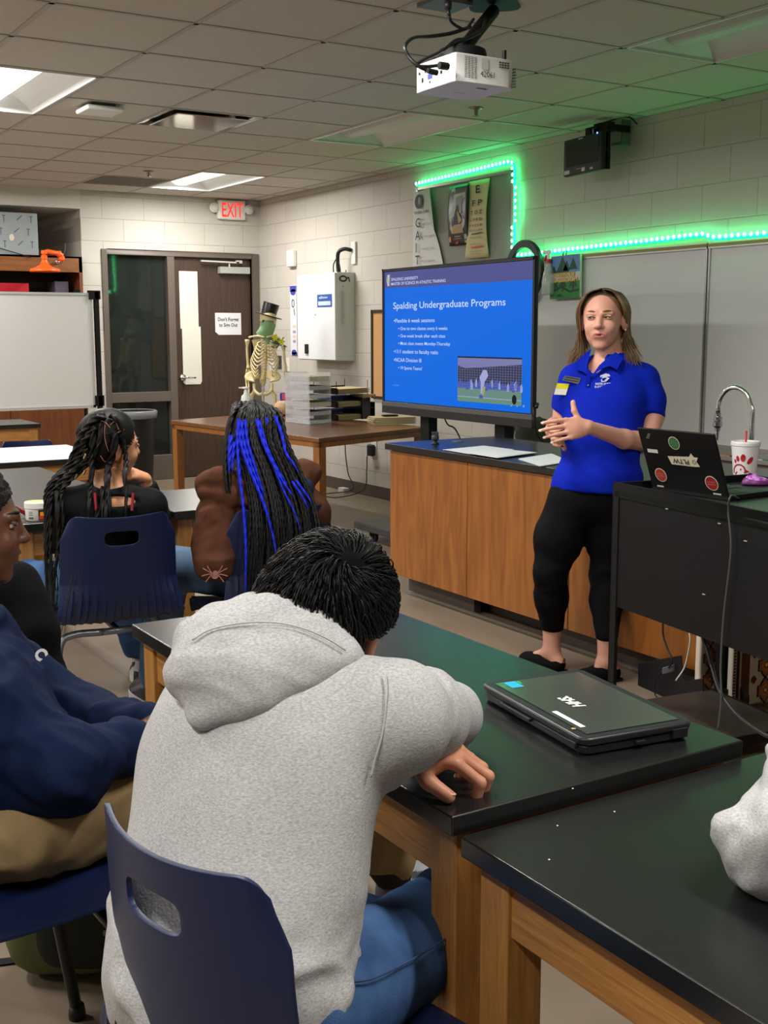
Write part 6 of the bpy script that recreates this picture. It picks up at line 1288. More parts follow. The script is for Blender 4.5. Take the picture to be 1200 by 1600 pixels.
# ------------------------------------------------------------------ presenter
WD = 4.80
def wp(x, y, d=0): return np.array(atD(x, y, WD+d))
g = atD(905, 1040, WD); person = thing('person', (g.x, g.y, 0), 'person standing in a blue polo shirt and black trousers with hands held together in front', 'person')
R_, F_, U3 = np.array((math.cos(_yaw),math.sin(_yaw),0)), np.array((-math.sin(_yaw),math.cos(_yaw),0)), np.array((0,0,1.))
zf = lambda p, z: np.array((p[0],p[1],z))
faceW = nvec(-F_*.93-R_*.33+U3*-.03)
headc = wp(942,505.5,0)
S = Solid(.02); P, hs, hu, hf = add_face(S, headc, faceW, U3-R_*.02-F_*.0, 1.04)
neck = wp(952,552,.03); S.cone(wp(950,530,.04), wp(956,577,.04), .052, .060, .03)
shR, shL = wp(900,594,.02), wp(1003,596,.02); chest = wp(950,625,.02); belly = wp(938,700,-.0); hip = wp(928,768,.02)
tf = nvec(-F_*.9-R_*.35)     # chest direction
ts = np.cross(tf, U3)
def torso(S, e):
    S.cone(shR, shL, .046+e, .048+e, .05); S.cone(wp(953,568,.03), shR, .050+e, .040+e, .05); S.cone(wp(955,568,.03), shL, .050+e, .042+e, .05); S.ell(chest, (.158+e,.125+e,.115+e), (ts,U3,tf), .05); S.ell(chest+tf*.03-U3*.02, (.135+e,.085+e,.105+e), (ts,U3,tf), .05)
    S.ell(wp(942,665,0), (.150+e,.12+e,.118+e), (ts,U3,tf), .05); S.ell(belly, (.150+e,.12+e,.125+e), (ts,U3,tf), .06); S.ell(hip, (.168+e,.11+e,.130+e), (ts,U3,tf), .06)
torso(S, -.006)
# her left arm (viewer's right) across to the front, her right arm
elL = wp(1012,690,-.06); wrL = wp(918,667,-.31); elR = wp(872,672,.10); wrR = wp(867,662,-.17)
S.chain([shL, wp(1019,645,-.01), elL], [.052,.048,.040], .03); S.chain([elL, wp(975,686,-.17), wrL], [.041,.036,.0245], .02)
S.chain([shR, wp(884,640,.06), elR], [.050,.044,.038], .03); S.chain([elR, wp(866,672,-.03), wrR], [.038,.033,.024], .02)
tL, frL = hand(S, wrL, wp(866,672,-.36)-wrL, (U3*-.30+F_*.85-R_*.1), .98, [(8,16,10),(14,16,10),(20,18,12),(20,20,14)], .035, ((.85,.30,-.05),(.95,-.05,.0)), mirror=-1, k=.007)
tR, frR = hand(S, wrR, wp(858,668,-.27)-wrR+U3*-.03, (-F_*.30+R_*.80+U3*.25), .95, [(18,30,20),(22,32,20),(26,34,22),(28,36,22)], .09, ((.9,.15,.2),(.95,.15,.1)), mirror=-1, k=.007)
# legs
hpR, hpL = wp(893,790,.02), wp(962,790,.03); knR, knL = wp(861,893,.04), wp(948,893,.05); anR, anL = wp(856,1000,.03), wp(940,1000,.03)
anR = zf(anR,.13); anL = zf(anL,.13)
hlR, toR = np.array(atZ(872,1040,.03)), np.array(atZ(806,1026,.025)); hlL, toL = np.array(atZ(958,1052,.03)), np.array(atZ(905,1062,.022))
anR = np.array((hlR[0],hlR[1],.135))+nvec(toR-hlR)*.035; anL = np.array((hlL[0],hlL[1],.135))+nvec(toL-hlL)*.035
def legs(S, e, low=True):
    S.chain([hpR, (hpR+knR)/2-R_*.012, knR], [.098+e,.087+e,.061+e], .04); S.chain([hpL, (hpL+knL)/2, knL], [.098+e,.086+e,.060+e], .04)
    S.chain([knR, knR*.62+anR*.38-F_*0+F_*.012, anR+U3*.06], [.059+e,.060+e,.040+e], .03); S.chain([knL, knL*.62+anL*.38+F_*.012, anL+U3*.06], [.058+e,.058+e,.040+e], .03)
    if low:
        for an, hl, to in ((anR,hlR,toR),(anL,hlL,toL)):
            S.cone(an+U3*.07, an-U3*.03, .040, .036, .02); S.cone(an-U3*.055, hl+U3*.012, .036, .030, .02); S.cone(an-U3*.062+nvec(to-hl)*.02, to+U3*.010-nvec(to-hl)*.07, .029, .014, .02)
legs(S, -.006)
hc = headc; hw = (wrL+wrR)/2
fine = tuple([(hc[i]-.13, hc[i]+.13, .0028), (hw[i]-.12, hw[i]+.12, .0035)] for i in range(3))
VF = S.mesh(.009, fine); Vv = smooth_v(VF[0], VF[1], 1, .35)
fc_ = lambda a,b,d: P(a,b,d)
def wm(Cn):
    l = (Cn-headc)@np.stack([hs,hu,hf],1)/1.04; x, y, d = l[:,0], l[:,1], l[:,2]
    lip = (d > .074) & (np.abs(x) < .027) & (((y < -.031) & (y > -.0425) & (np.abs(x)/.0265+np.abs(y+.0415)/.0135 < 1)) | ((y <= -.0415) & (y > -.0535) & ((x/.0245)**2+((y+.0425)/.0098)**2 < 1)))
    return lip*1
body = put('body', (Vv, VF[1]), [m_skinL, m_lip], person, matf=wm)
def eyes(P, z, parent, lid, brow, gaze=(0,0), open_=1.0, m_ir=None):
    for q in (-1,1):
        c = P(q*.0305,.0255,.0765); e = MB(); e.ball(c, .0125*z, 16); E_ = e.build('eyeball', m_eyew, parent, smooth=True)
        o = P(q*.0305+gaze[0],.0255+gaze[1],.0765+.0121)-P(q*.0305,.0255,.0765); d = V(o).normalized(); n = d.orthogonal().normalized(); b = d.cross(n); cc = V(c)+d*.0117*z
        mb = MB(); mb.add([cc+(n*math.cos(a)+b*math.sin(a))*.0058*z-d*.0010 for a in [2*PI*k/18 for k in range(18)]]+[cc+d*.0012],[(k,(k+1)%18,18) for k in range(18)]); mb.build('iris', m_ir or m_iris, E_, smooth=True)
        mb = MB(); mb.add([cc+d*.0014+(n*math.cos(a)+b*math.sin(a))*.0026*z for a in [2*PI*k/12 for k in range(12)]],[tuple(range(12))]); mb.build('pupil', m_pup, E_)
        # lids: bands over the ball
        for sg, yo in ((1,.0062*open_),(-1,-.0052*open_)):
            up_ = [P(q*.0305+x, .0255+yo*(1-(x/.0155)**2)+(.0015 if sg>0 else -.001)*0, .0765+math.sqrt(max(.0002,.0138**2-x*x-(yo*(1-(x/.0155)**2))**2*.6))) for x in [-.0145+.029*k/10 for k in range(11)]]
            lo_ = [P(q*.0305+x*1.12, .0255+sg*.0145*(1-(x/.022)**2), .0725+.006*(1-(x/.02)**2)) for x in [-.0145+.029*k/10 for k in range(11)]]
            mb = MB(); mb.add([V(p) for p in up_]+[V(p) for p in lo_],[(k,k+1,12+k,11+k) for k in range(10)]); mb.build('eyelid', lid, parent, smooth=True, solid=.0015)
            mb = MB(); mb.tube([V(p)+V(nvec(P(0,0,1)-P(0,0,0)))*.0006 for p in up_], .0015 if sg>0 else .0007, 5); mb.build('lash_line', mat('lash', srgb(60,42,36), .6), parent)
        mb = MB(); pts = [V(P(q*(.014+.034*t), .0455+.007*math.sin(t*PI*.75)-.004*t, .0925-.021*t*t)) for t in [k/8 for k in range(9)]]
        mb.tube(pts, [.0014+.0026*math.sin(min(1,t+.25)*PI*.8) for t in [k/8 for k in range(9)]], 6); mb.build('eyebrow', brow, parent, smooth=True)
eyes(P, 1.04, person, m_skinL, mat('brow brown', srgb(120,84,62), .8), gaze=(.004,-.001), open_=.72)
# nostrils, earring, tattoos and nail polish
for q in (-1,1): MB().ball(P(q*.0075,-.0165,.1045), (.0028,.0028,.002), 8).build('nostril', mat('nostril dark', srgb(130,75,62), .8), person, smooth=True)
MB().ball(P(-.088,-.027,-.002), .004, 8).build('earring', mat('pearl', srgb(235,235,235), .2), person, smooth=True)
MB().prism([P(x,y,.0905+.004*(1-(x/.015)**2)) for x,y in ((-.013,-.0418),(-.006,-.0404),(.006,-.0404),(.013,-.0418),(.007,-.0445),(-.007,-.0445))], V(hf)*.0015).build('mouth_gap', mat('mouth dark', srgb(90,30,30), .6), person)
nails(tL, frL, mat('nail polish pale', srgb(225,200,190), .25), person); nails(tR, frR, mat('nail polish dark', srgb(70,50,55), .25), person)
# polo shirt
S = Solid(.03); torso(S, .012)
S.ell(wp(936,745,0), (.170,.09,.145), (ts,U3,tf), .06)
slv = lambda a, b, t: a+(b-a)*t
hemL = wp(1014,668,-.03); dL = nvec(elL-wp(1019,640,-.01)); S.chain([shL, wp(1014,625,-.0), wp(1014,680,-.03)], [.058,.062,.066], .035, cut=[(wp(1015,650,-.03), dL)])
dR = nvec(elR-shR); S.chain([shR, wp(888,622,.04), wp(876,662,.08)], [.054,.055,.056], .035, cut=[(wp(876,640,.07), dR)])
S.cone(wp(936,575,.02), wp(972,576,.03), .05, .05, .03)
hem = wp(934,764,0)
S.ell(P(.018,-.125,.055), (.034,.075,.06), (hs, nvec(U3+tf*.25), tf), .012, op=-1)       # open neck
S.cone(wp(952,545,.03), wp(955,585,.03), .058, .066, .01, ) ; S.p[-1] = S.p[-1][:8]+(-1,)
VF = S.mesh(.006, cutall=[(hem, -U3-R_*.02)]); Vv = smooth_v(*VF, 2); N = vnormals(Vv, VF[1])
rel = Vv-wp(940,700,0)
dd = folds(Vv, nvec(ts*.9+U3*.35), 11, .006, .3, 3)*np.clip((wp(0+940,690,0)[2]+.02-Vv[:,2])/.10,.15,1)+folds(Vv, nvec(U3+ts*.5), 9, .005, .3, 8)*.7
Vv = Vv+N*dd[:,None]
m_polo = fab('royal blue knit', srgb(8,30,160), srgb(12,38,176), 500, .2); shirt = put('polo_shirt', (Vv, VF[1]), m_polo, person)
# collar: two folded flaps + placket + buttons
base_c = wp(955,572,.03)
def flap(sgn):
    rows=[]; 
    for i in range(9):
        t = i/8; ang = (sgn*(2.75-2.35*t)); rr_x, rr_y = .070, .064
        top = base_c+(hs*math.sin(ang)*-1)*rr_x+tf*math.cos(ang)*rr_y*1.0+U3*(.012-.050*t**1.5)
        out = nvec((hs*math.sin(ang)*-1)+tf*math.cos(ang)); w_ = .042+.014*t
        rows.append([V(top), V(top+out*.012+U3*.002), V(top+out*(.026)-U3*w_*.5), V(top+out*.034-U3*w_)])
    mb = MB(); mb.ring_loft(rows,0,False,False); return mb.build('collar', m_polo, shirt, smooth=True, solid=.004)
def patch(name, px, m, par, off=.007, th=.004):
    P_ = [V(onfront_(x, y, off)) for x, y in px]; c = sum(P_, V())/len(P_); n_ = -V(nvec(np.array(c)-np.array(CAM))); mb = MB(); k = len(P_)
    mb.add([*P_, c+n_*.004, *[p-n_*th for p in P_], c-n_*th], [(i,(i+1)%k,k) for i in range(k)]+[(k+1+(i+1)%k,k+1+i,2*k+1) for i in range(k)]+[(i,k+1+i,k+1+(i+1)%k,(i+1)%k) for i in range(k)]); return mb.build(name, m, par, bevel=.0015)
def onfront_(x, y, off):
    o = np.array(CAM); d = np.array(ray(x,y)); v = Vv-o; k = v@d/(d@d); r = np.linalg.norm(v-k[:,None]*d, axis=1); c = np.argwhere(r < .022)[:,0]
    j = c[k[c].argmin()] if len(c) else r.argmin(); return o+d*(k[j])-nvec(d)*off
patch('collar', [(924,545),(911,555),(897,568),(900,578),(911,581),(919,587),(917,571),(921,557)], m_polo, shirt, .010); patch('collar', [(962,550),(974,560),(964,578),(953,572),(938,577),(924,588),(936,571),(949,559)], m_polo, shirt, .010)
def onfront(x, y, off=.004, n0=-.30):
    """point on the meshed shirt under photo pixel (x,y)"""
    o = np.array(CAM); d = np.array(ray(x,y)); v = Vv-o; k = v@d/(d@d); r = np.linalg.norm(v-k[:,None]*d, axis=1); c = np.argwhere(r < .012)[:,0]
    if len(c) == 0: c = np.array([r.argmin()])
    j = c[k[c].argmin()]; return o+d*(k[j])-nvec(d)*off, k[j]
def decal(name, polys, m, parent, cx, cy, off=.004, grid=True):
    """flat marks on the shirt: polys in photo pixels around cx, cy"""
    q0,_ = onfront(cx,cy,off); mb = MB(); qx,_ = onfront(cx+12,cy,off); qy,_ = onfront(cx,cy+12,off); ax = nvec(qx-q0); ay = nvec(qy-q0); px = 4.9/FPX
    ax = nvec(R_*.9+ax*.3); ay = nvec(-U3+ay*.15); nn = nvec(np.cross(ax,ay)); nn = nn if nn@np.array(CF) < 0 else -nn
    for pts, mi in polys: mb.add([V(q0+ax*(x*px)+ay*(y*px)+nn*(.0015+.0003*mi)) for x,y in pts],[tuple(range(len(pts)))],mi)
    return mb, q0, ax, ay, nn, px
mb, q0, ax, ay, nn, px = decal('', [([(-6,-6),(2,-9),(7,-8),(9,-5),(3,-4),(8,-2),(3,3),(-4,4),(-5,0),(-2,-1),(-6,-3)],0),([(-3,-2),(4,-3),(0,2),(-3,2)],1),([(-6,-3),(-2,-5),(-4,-2)],1)], None, None, 944, 593)
text_mesh('MASTER OF SCIENCE', mb, V(q0+ay*8*px-ax*13*px+nn*.002), V(ax), V(-ay), .0085, .075, 0, bold=.03); text_mesh('IN ATHLETIC TRAINING', mb, V(q0+ay*12.5*px-ax*14*px+nn*.002), V(ax), V(-ay), .0085, .080, 0, bold=.03)
mb.build('shirt_logo', [mat('thread white', srgb(215,220,235), .7), m_polo], shirt)
mb, q0, ax, ay, nn, px = decal('', [([(-10,-6),(14,-2),(10,7),(-14,1)],0),([(-9,-4.5),(12,-1),(11.5,.5),(-9.5,-3)],1),([(-11,-1),(10,2.5),(9.5,4),(-11.5,.5)],1)], None, None, 893, 593, .006); mb.build('name_badge', [mat('pewter', srgb(125,125,128), .3, .5), mat('badge ink', srgb(45,45,50), .5)], person, solid=.002)
mb, q0, ax, ay, nn, px = decal('', [([(-8,-9),(10,-8),(5,9),(-13,8)],0),([(-8,-9),(10,-8),(7.5,0),(-10.5,-1)],1)], None, None, 879, 608, .006); mb.build('visitor_badge', [mat('badge white', srgb(225,225,215), .5), mat('badge yellow', srgb(225,215,40), .5)], person, solid=.0015)
mb, q0, ax, ay, nn, px = decal('', [([(-3,-20),(3,-18),(0,8),(-5,5)],0)], None, None, 920, 598, .002); mb.build('placket', m_polo, shirt, solid=.002)
for yy in (588,602): q,_ = onfront(919,yy,.004); MB().ball(q,.0035,8).build('button', mat('button', srgb(140,150,200), .3), shirt, smooth=True)
# trousers
S = Solid(.03); legs(S, .008, False); S.ell(hip, (.165,.10,.130), (ts,U3,tf), .05); S.ell((hpR+hpL)/2+U3*.02, (.15,.09,.125), (ts,U3,tf), .05)
hemz = .175
VF = S.mesh(.0075, cutall=[(np.array((0,0,hemz)), -U3)]); Vv2 = smooth_v(*VF, 2); N = vnormals(Vv2, VF[1])
kneeb = np.exp(-((Vv2[:,2]-knR[2])/.16)**2)
Vv2 = Vv2+N*(folds(Vv2, nvec(R_+U3*.12), 14, .006, .2, 11)*(.45+.8*kneeb))[:,None]
put('trousers', (Vv2, VF[1]), fab('black twill', srgb(9,9,11), srgb(14,14,17), 600, .2), person)
def shoe(hl, to, name, m_up, m_sole, par, L=.25, wd=.042, z0=0, high=False):
    d = nvec(np.array((to[0]-hl[0], to[1]-hl[1], 0))); s_ = np.cross(d, U3); h0 = np.array((hl[0],hl[1],z0))-d*.03
    S = Solid(.02); S.cone(h0+d*.035+U3*.035, h0+d*.10+U3*.034, .036, .036, .02); S.cone(h0+d*.10+U3*.032, h0+d*(L-.045)+U3*.026, .038, .034, .03); S.cone(h0+d*(L-.075)+s_*.008+U3*.024, h0+d*(L-.03)+U3*.02, .034, .026, .02)
    if high: S.cone(h0+d*.05+U3*.05, h0+d*.06+U3*.10, .040, .042, .02); S.cone(h0+d*.05+U3*.07, h0+d*.16+U3*.045, .034, .03, .03)
    else: S.cone(h0+d*.045+U3*.100, h0+d*.105+U3*.092, .040, .030, .01); S.p[-1] = S.p[-1][:8]+(-1,)
    VF = S.mesh(.005, cutall=[(h0+U3*.012,-U3)]); V1 = smooth_v(*VF, 1); o = put(name, (V1, VF[1]), m_up, par)
    mb = MB(); pr = [(-.002,.020),(.0,.030),(.06,.034),(.12,.036),(.17,.044),(L-.03,.038),(L,.020),(L+.006,.0)]
    pts = [h0+d*x+s_*w_ for x,w_ in pr]+[h0+d*x-s_*w_*.92 for x,w_ in pr[::-1][1:]]
    mb.ring_loft([[V(p+U3*z) for p in pts] for z in (0,.014)]); mb.build('sole', m_sole, o, bevel=.003); return o
m_suede = mat('black suede', srgb(14,14,16), .9, spec=.15)
shoe(hlR, toR, 'loafer', m_suede, m_black, person, .235); shoe(hlL, toL, 'loafer', m_suede, m_black, person, .235)
MB().lathe([(.010,0),(.010,.002)],V(hlR-nvec(toR-hlR)*.031+U3*.028),V(nvec(toR-hlR)),12).build('heel_ornament', mat('gold trim', srgb(190,160,90), .3, .8), person)
# hair: cap plus long strands
m_hairB = mat('light brown hair', srgb(104,80,58), .5, noise=(60,.3,srgb(142,116,86),(1,1,.15)), spec=.4); m_hairR = mat('hair roots', srgb(98,76,55), .5); 
S = Solid(.015); S.ell(P(0,.052,-.020), (.086,.090,.100), (hs,hu,hf), .02); S.ell(P(0,-.02,-.055), (.080,.09,.06), (hs,hu,hf), .03)
S.ell(P(.0,.018,.080), (.070,.098,.075), (hs,hu,hf), .012, op=-1); S.ell(P(-.088,.0,.0), (.012,.034,.022), (hs,hu,hf), .008, op=-1)
VF = S.mesh(.005); V1 = smooth_v(*VF, 1)
# strands
rg = np.random.default_rng(5); paths = []
for i in range(900):
    sd = 1 if rg.random() < .5 else -1; th = rg.uniform(.05, 1.0); ph = rg.uniform(0, 1)
    # root on the part line running back, strand falls to one side
    r0 = P(-.004+.004*sd, .134-.02*ph*ph*1.2, .066-.15*ph)
    back = ph; sx = sd*(.078+.012*rg.random()); fwd = .062-.155*ph**.75+.006*rg.normal()
    k1 = P(sx*.62, .118, fwd*.9); k2 = P(sx*1.06, .060, fwd*.82-.004); k3 = P(sx*1.08, -.02, fwd*.7-.022+(.0 if sd>0 else -.012)); 
    if sd < 0: k3 = P(sx*1.04, -.02, min(fwd*.7-.03,-.022)); k2 = P(sx*1.06,.060,min(fwd*.82,.040))
    L_ = rg.uniform(.75,1.05); o_ = rg.normal(0,.010)
    k4 = P(sx*1.12+o_, -.10*L_, fwd*.35-.030+rg.normal(0,.006)); k5 = P(sx*(1.25+.35*rg.random())+o_*1.5, -.165*L_, fwd*.3-.005+rg.normal(0,.01)+(.03 if sd<0 else .0)); 
    paths.append(np.array([list(q) for q in bez([r0,k1,k2,k3,k4,k5],4)]))
paths = np.array(paths); VS = strands(paths, rg.uniform(.0012,.0026,len(paths)), 4)
rt = P(0,.06,0); put('hair', join((V1,VF[1]), VS), [m_hairB, m_hairR], person, matf=lambda C: (((C-rt)@hu > .045)*1))
# ================================================================== STUDENTS
def W(x, y, d): return np.array(atD(x, y, d))
def WZ(x, y, z): return np.array(atZ(x, y, z))
def A3(*v): return np.array(v, float)
class Human:
    """joints in world space; r scales girth"""
    def __init__(s, J, lat, face, up, z=1.0, r=1.0, neck=.05):
        s.J = J; s.lat = nvec(lat); s.face = face; s.up = up; s.z = z; s.r = r; s.neck = neck
        s.ax = nvec(J['neck']-J['pelvis']); s.fw = nvec(np.cross(s.ax, s.lat))
    def torso(s, S, e, wx=1.0):
        J, r = s.J, s.r; L = (s.lat, s.ax, s.fw); m = J['pelvis']*.5+J['chest']*.5
        S.ell(J['chest'], (.150*r*wx+e, .15*r+e, .105*r+e), L, .05); S.ell(m, (.130*r*wx+e, .14*r+e, .100*r+e), L, .06); S.ell(J['pelvis'], (.150*r*wx+e, .11*r+e, .115*r+e), L, .06)
        S.cone(J['shR'], J['shL'], .050*r+e, .050*r+e, .05); S.cone(J['neck']-s.ax*.02, J['shR'], .045*r+e, .045*r+e, .04); S.cone(J['neck']-s.ax*.02, J['shL'], .045*r+e, .045*r+e, .04)
    def arm(s, S, q, e, up=1, low=1):
        J, r = s.J, s.r
        if up: S.cone(J['sh'+q], J['el'+q], .050*r+e, .041*r+e, .03)
        if low: S.cone(J['el'+q], J['wr'+q], .041*r+e, .026*r+e, .02)
    def leg(s, S, q, e, foot=True, lo=1):
        J, r = s.J, s.r; S.cone(J['hip'+q], J['kn'+q], .085*r+e, .060*r+e, .04)
        if lo: S.cone(J['kn'+q], J['an'+q], .057*r+e, .038*r+e, .03)
        if foot: d = nvec((J['to'+q]-J['an'+q])*A3(1,1,0)); S.cone(J['an'+q], A3(*(J['to'+q]-d*.05)[:2], .032), .034, .022, .02)
    def head(s, S): 
        S.cone(s.J['neck']-s.ax*.01, s.J['head']-nvec(s.up)*.04-nvec(s.face)*.02, s.neck*s.r, s.neck*s.r, .03); return add_face(S, s.J['head'], s.face, s.up, s.z)
    def body(s, name_parent, skin, h=.009, fine=(), hands=(), extra=None):
        S = Solid(.02); s.torso(S, -.01)
        for q in 'RL': s.arm(S, q, -.006); s.leg(S, q, -.008)
        s.P, s.hs, s.hu, s.hf = s.head(S); out = []
        for q, kw in hands: out.append(hand(S, s.J['wr'+q], **kw))
        if extra: extra(S)
        fx = tuple([(p[i]-q_, p[i]+q_, hh) for p, q_, hh in fine] for i in range(3)); VF = S.mesh(h, fx)
        s.o = put('body', (smooth_v(VF[0], VF[1], 1, .4), VF[1]), skin, name_parent); return out
def garment(S, name, m, parent, h=.007, cut=None, fold=None, it=2):
    VF = S.mesh(h, cutall=cut); Vv = smooth_v(*VF, it); N = vnormals(Vv, VF[1])
    if fold is not None: Vv = Vv+N*fold(Vv)[:,None]
    put(name, (Vv, VF[1]), m, parent); return Vv, VF[1]
def sneaker(an, to, par, m_up, m_sole, m_mark, L=.28, z0=0., name='sneaker'):
    d = nvec((to-an)*A3(1,1,0)); s_ = np.cross(d, U3); h0 = A3(an[0], an[1], z0)-d*.06; S = Solid(.02)
    S.cone(h0+d*.035+U3*.05, h0+d*.12+U3*.052, .042, .040, .03); S.cone(h0+d*.10+U3*.045, h0+d*(L-.06)+U3*.035, .044, .038, .04); S.cone(h0+d*(L-.08)+U3*.034, h0+d*(L-.035)+U3*.03, .040, .032, .02)
    S.cone(h0+d*.045+U3*.06, h0+d*.055+U3*.105, .042, .043, .03); S.cone(h0+d*.06+U3*.10, h0+d*.17+U3*.06, .034, .030, .04)
    VF = S.mesh(.006, cutall=[(h0+U3*.022, -U3)]); V1 = smooth_v(*VF, 1)
    def mf(C): l = (C-h0)@d; zz = C[:,2]-z0; q = np.abs((zz-.055)-(.16-l)*.45); return ((q < .010) & (l > .03) & (l < .2)) | ((l < .03) & (zz < .085) & (zz > .03))
    o = put(name, (V1, VF[1]), [m_up, m_mark], par, matf=lambda C: mf(C)*1)
    pr = [(-.012,.012),(-.008,.034),(.05,.042),(.12,.040),(.18,.048),(L-.04,.042),(L-.005,.024),(L+.002,.0)]
    pts = [h0+d*x+s_*w_ for x,w_ in pr]+[h0+d*x-s_*w_ for x,w_ in pr[::-1][1:]]
    mb = MB(); mb.ring_loft([[V(p+U3*zz) for p in pts] for zz in (0,.032)]); mb.build('sole', m_sole, o, bevel=.006, seg=3); return o
m_skinT = mat('skin tan', srgb(190,128,98), .5, sss=.1, noise=(20,.3,srgb(200,140,110))); m_skinD = mat('skin dark', srgb(92,56,40), .42, sss=.08, noise=(20,.3,srgb(104,66,48))); m_skinM = mat('skin medium', srgb(188,132,98), .5, sss=.1, noise=(20,.3,srgb(196,142,108)))
m_denim = mat('blue denim', srgb(36,62,104), .85, noise=(14,.32,srgb(74,106,150)), bump=(500,.4,.002), spec=.12); m_denimL = mat('faded denim', srgb(58,80,108), .85, noise=(12,.32,srgb(104,128,152)), bump=(500,.4,.002), spec=.12)
m_heather = mat('heather grey fleece', srgb(152,152,152), .9, noise=(230,.16,srgb(184,184,184),(1,1,2.8)), bump=(260,.35,.002), spec=.12)
# ------------------------------------------------------------------ boy in the grey hoodie
pb = thing('person', (.62,1.33,0), 'person in a grey hoodie and jeans bent over crossed arms at the near table', 'person')
lat = nvec(A3(.53,-.85,-.10)); J = dict(pelvis=A3(.585,1.35,.56), chest=W(412,1195,1.66), neck=W(475,1065,1.70), head=W(508,968,1.79), shR=W(612,1122,1.63), shL=W(345,1110,1.76),
    elR=WZ(700,1118,.803), wrR=WZ(585,1095,.81), elL=A3(.70,1.59,.80), wrL=A3(.915,1.445,.797), hipR=A3(.64,1.275,.52), hipL=A3(.57,1.40,.50), knR=A3(1.05,1.49,.465), knL=A3(.94,1.60,.40), anR=A3(.93,1.53,.11), anL=A3(.86,1.66,.11), toR=A3(1.10,1.64,.03), toL=A3(1.04,1.76,.03))
hu_ = nvec(U3*.86+R_*.32-F_*.24); hs_ = nvec(R_*.88-U3*.34-F_*.36); hs_ = nvec(hs_-hu_*(hs_@hu_)); hf_ = np.cross(hu_, hs_)
H = Human(J, lat, hf_, hu_, 1.0, 1.0, .052)
out = H.body(pb, m_skinT, .009, [(J['wrL']+A3(.07,-.04,-.02),.10,.0032),(J['head'],.12,.0045)], [('L', dict(fwd=nvec(R_*.97-F_*.12-U3*.06), palm=-U3+F_*.05, size=1.05, curls=[(34,66,26),(30,72,26),(32,72,28),(36,70,28)], spread=.05, thumb=((.72,.62,.42),(.25,.9,.45)), mirror=-1, k=.007))])
nails(out[0][0], out[0][1], mat('nail pink', srgb(214,160,142), .3), pb, 1.05)
eyes(H.P, 1.0, pb, m_skinT, mat('brow black', srgb(20,16,15), .8), open_=.6)
# hoodie
S = Solid(.03); H.torso(S, .020, 1.0); L3 = (H.lat, H.ax, H.fw)
S.ell(J['pelvis']+U3*.035, (.142,.12,.125), L3, .06); S.ell(J['pelvis']*.55+J['chest']*.45-H.fw*.01, (.160,.16,.125), L3, .06); S.ell(J['chest']-H.fw*.02, (.165,.15,.100), L3, .06)
S.cone(J['shR'], (J['shR']+J['elR'])/2, .060, .062, .05); S.cone((J['shR']+J['elR'])/2, J['elR'], .062, .050, .04); S.cone(J['elR'], J['wrR'], .052, .040, .03)
S.cone(J['shL'], J['elL'], .066, .056, .05); S.cone(J['elL'], J['wrL']-R_*.022, .056, .037, .03)
armp = (J['shR']+J['elR'])/2
def fo(Vv):
    base = folds(Vv, nvec(R_*.3+U3), 9, .004, .35, 21); low = np.clip((J['pelvis'][2]+.16-Vv[:,2])/.16, 0, 1); ar = np.exp(-np.sum((Vv-(J['elR']*.35+J['shR']*.65+U3*.04))**2, 1)/.07**2); pit = np.exp(-np.sum((Vv-(J['shR']-U3*.09))**2, 1)/.08**2)
    return base*.8+low*folds(Vv, nvec(R_+U3*.25), 15, .015, .25, 4)+ar*folds(Vv, nvec(U3*.7+F_*.6+R_*.2), 24, .019, .25, 5)+pit*folds(Vv, nvec(U3-R_*.6), 20, .008, .25, 6)
hv, hF = garment(S, 'hoodie', m_heather, pb, .0065, [(A3(0,0,.475), -U3)], fo)
# hem and cuff ribs
S = Solid(.02); S.cone(J['wrL']-nvec(J['wrL']-J['elL'])*.045, J['wrL']-nvec(J['wrL']-J['elL'])*.005, .037, .034, .02, cut=[(J['wrL']-nvec(J['wrL']-J['elL'])*.002, nvec(J['wrL']-J['elL']))]); garment(S, 'cuff', m_heather, pb, .004)
# seam over the shoulder: thin stitched ridge following the sleeve joint
def onmesh(Vv, x, y, off=.001):
    o = np.array(CAM); d = np.array(ray(x,y)); v = Vv-o; k = v@d/(d@d); r = np.linalg.norm(v-k[:,None]*d, axis=1); c = np.argwhere(r < .010)[:,0]
    if len(c) == 0: return None
    j = c[k[c].argmin()]; return V(o+d*k[j]-nvec(d)*off)
pts = [onmesh(hv,x,y,.0008) for x,y in ((602,1052),(604,1075),(603,1100),(600,1130),(594,1160),(585,1190),(579,1215))]; pts = [p for p in pts if p]
if len(pts) > 3: MB().tube(bez(pts,4), .0014, 5).build('sleeve_seam', mat('heather thread', srgb(176,176,170), .9), pb, smooth=True)
# hood lying on the back
S = Solid(.03); hd = 1.585
S.chain([W(318,1112,1.575), W(318,1060,1.59), W(350,1015,1.63), W(420,990,1.665), W(490,1008,1.665), W(535,1030,1.655)], [.014,.040,.050,.055,.045,.026], .035)
S.chain([W(318,1122,1.565), W(390,1072,1.585), W(460,1040,1.61), W(530,1035,1.63)], [.012,.042,.040,.018], .04)
S.chain([W(290,1040,1.61), W(300,1000,1.64), W(345,972,1.68), W(395,962,1.71), W(455,972,1.71), W(515,1000,1.70), W(548,1030,1.67)], [.022,.024,.028,.030,.026,.022,.014], .022)
S.ell(W(400,950,1.74), (.018,.018,.018), None, .02); S.chain([W(388,952,1.74), W(430,955,1.745), W(480,975,1.74)], [.02,.022,.018], .02)
def fh(Vv): return folds(Vv, nvec(R_+U3*.35), 12, .007, .3, 31)+folds(Vv, nvec(R_+U3*-.3), 26, .0025, .3, 32)
ov, oF = garment(S, 'hood', m_heather, pb, .005, None, fh)
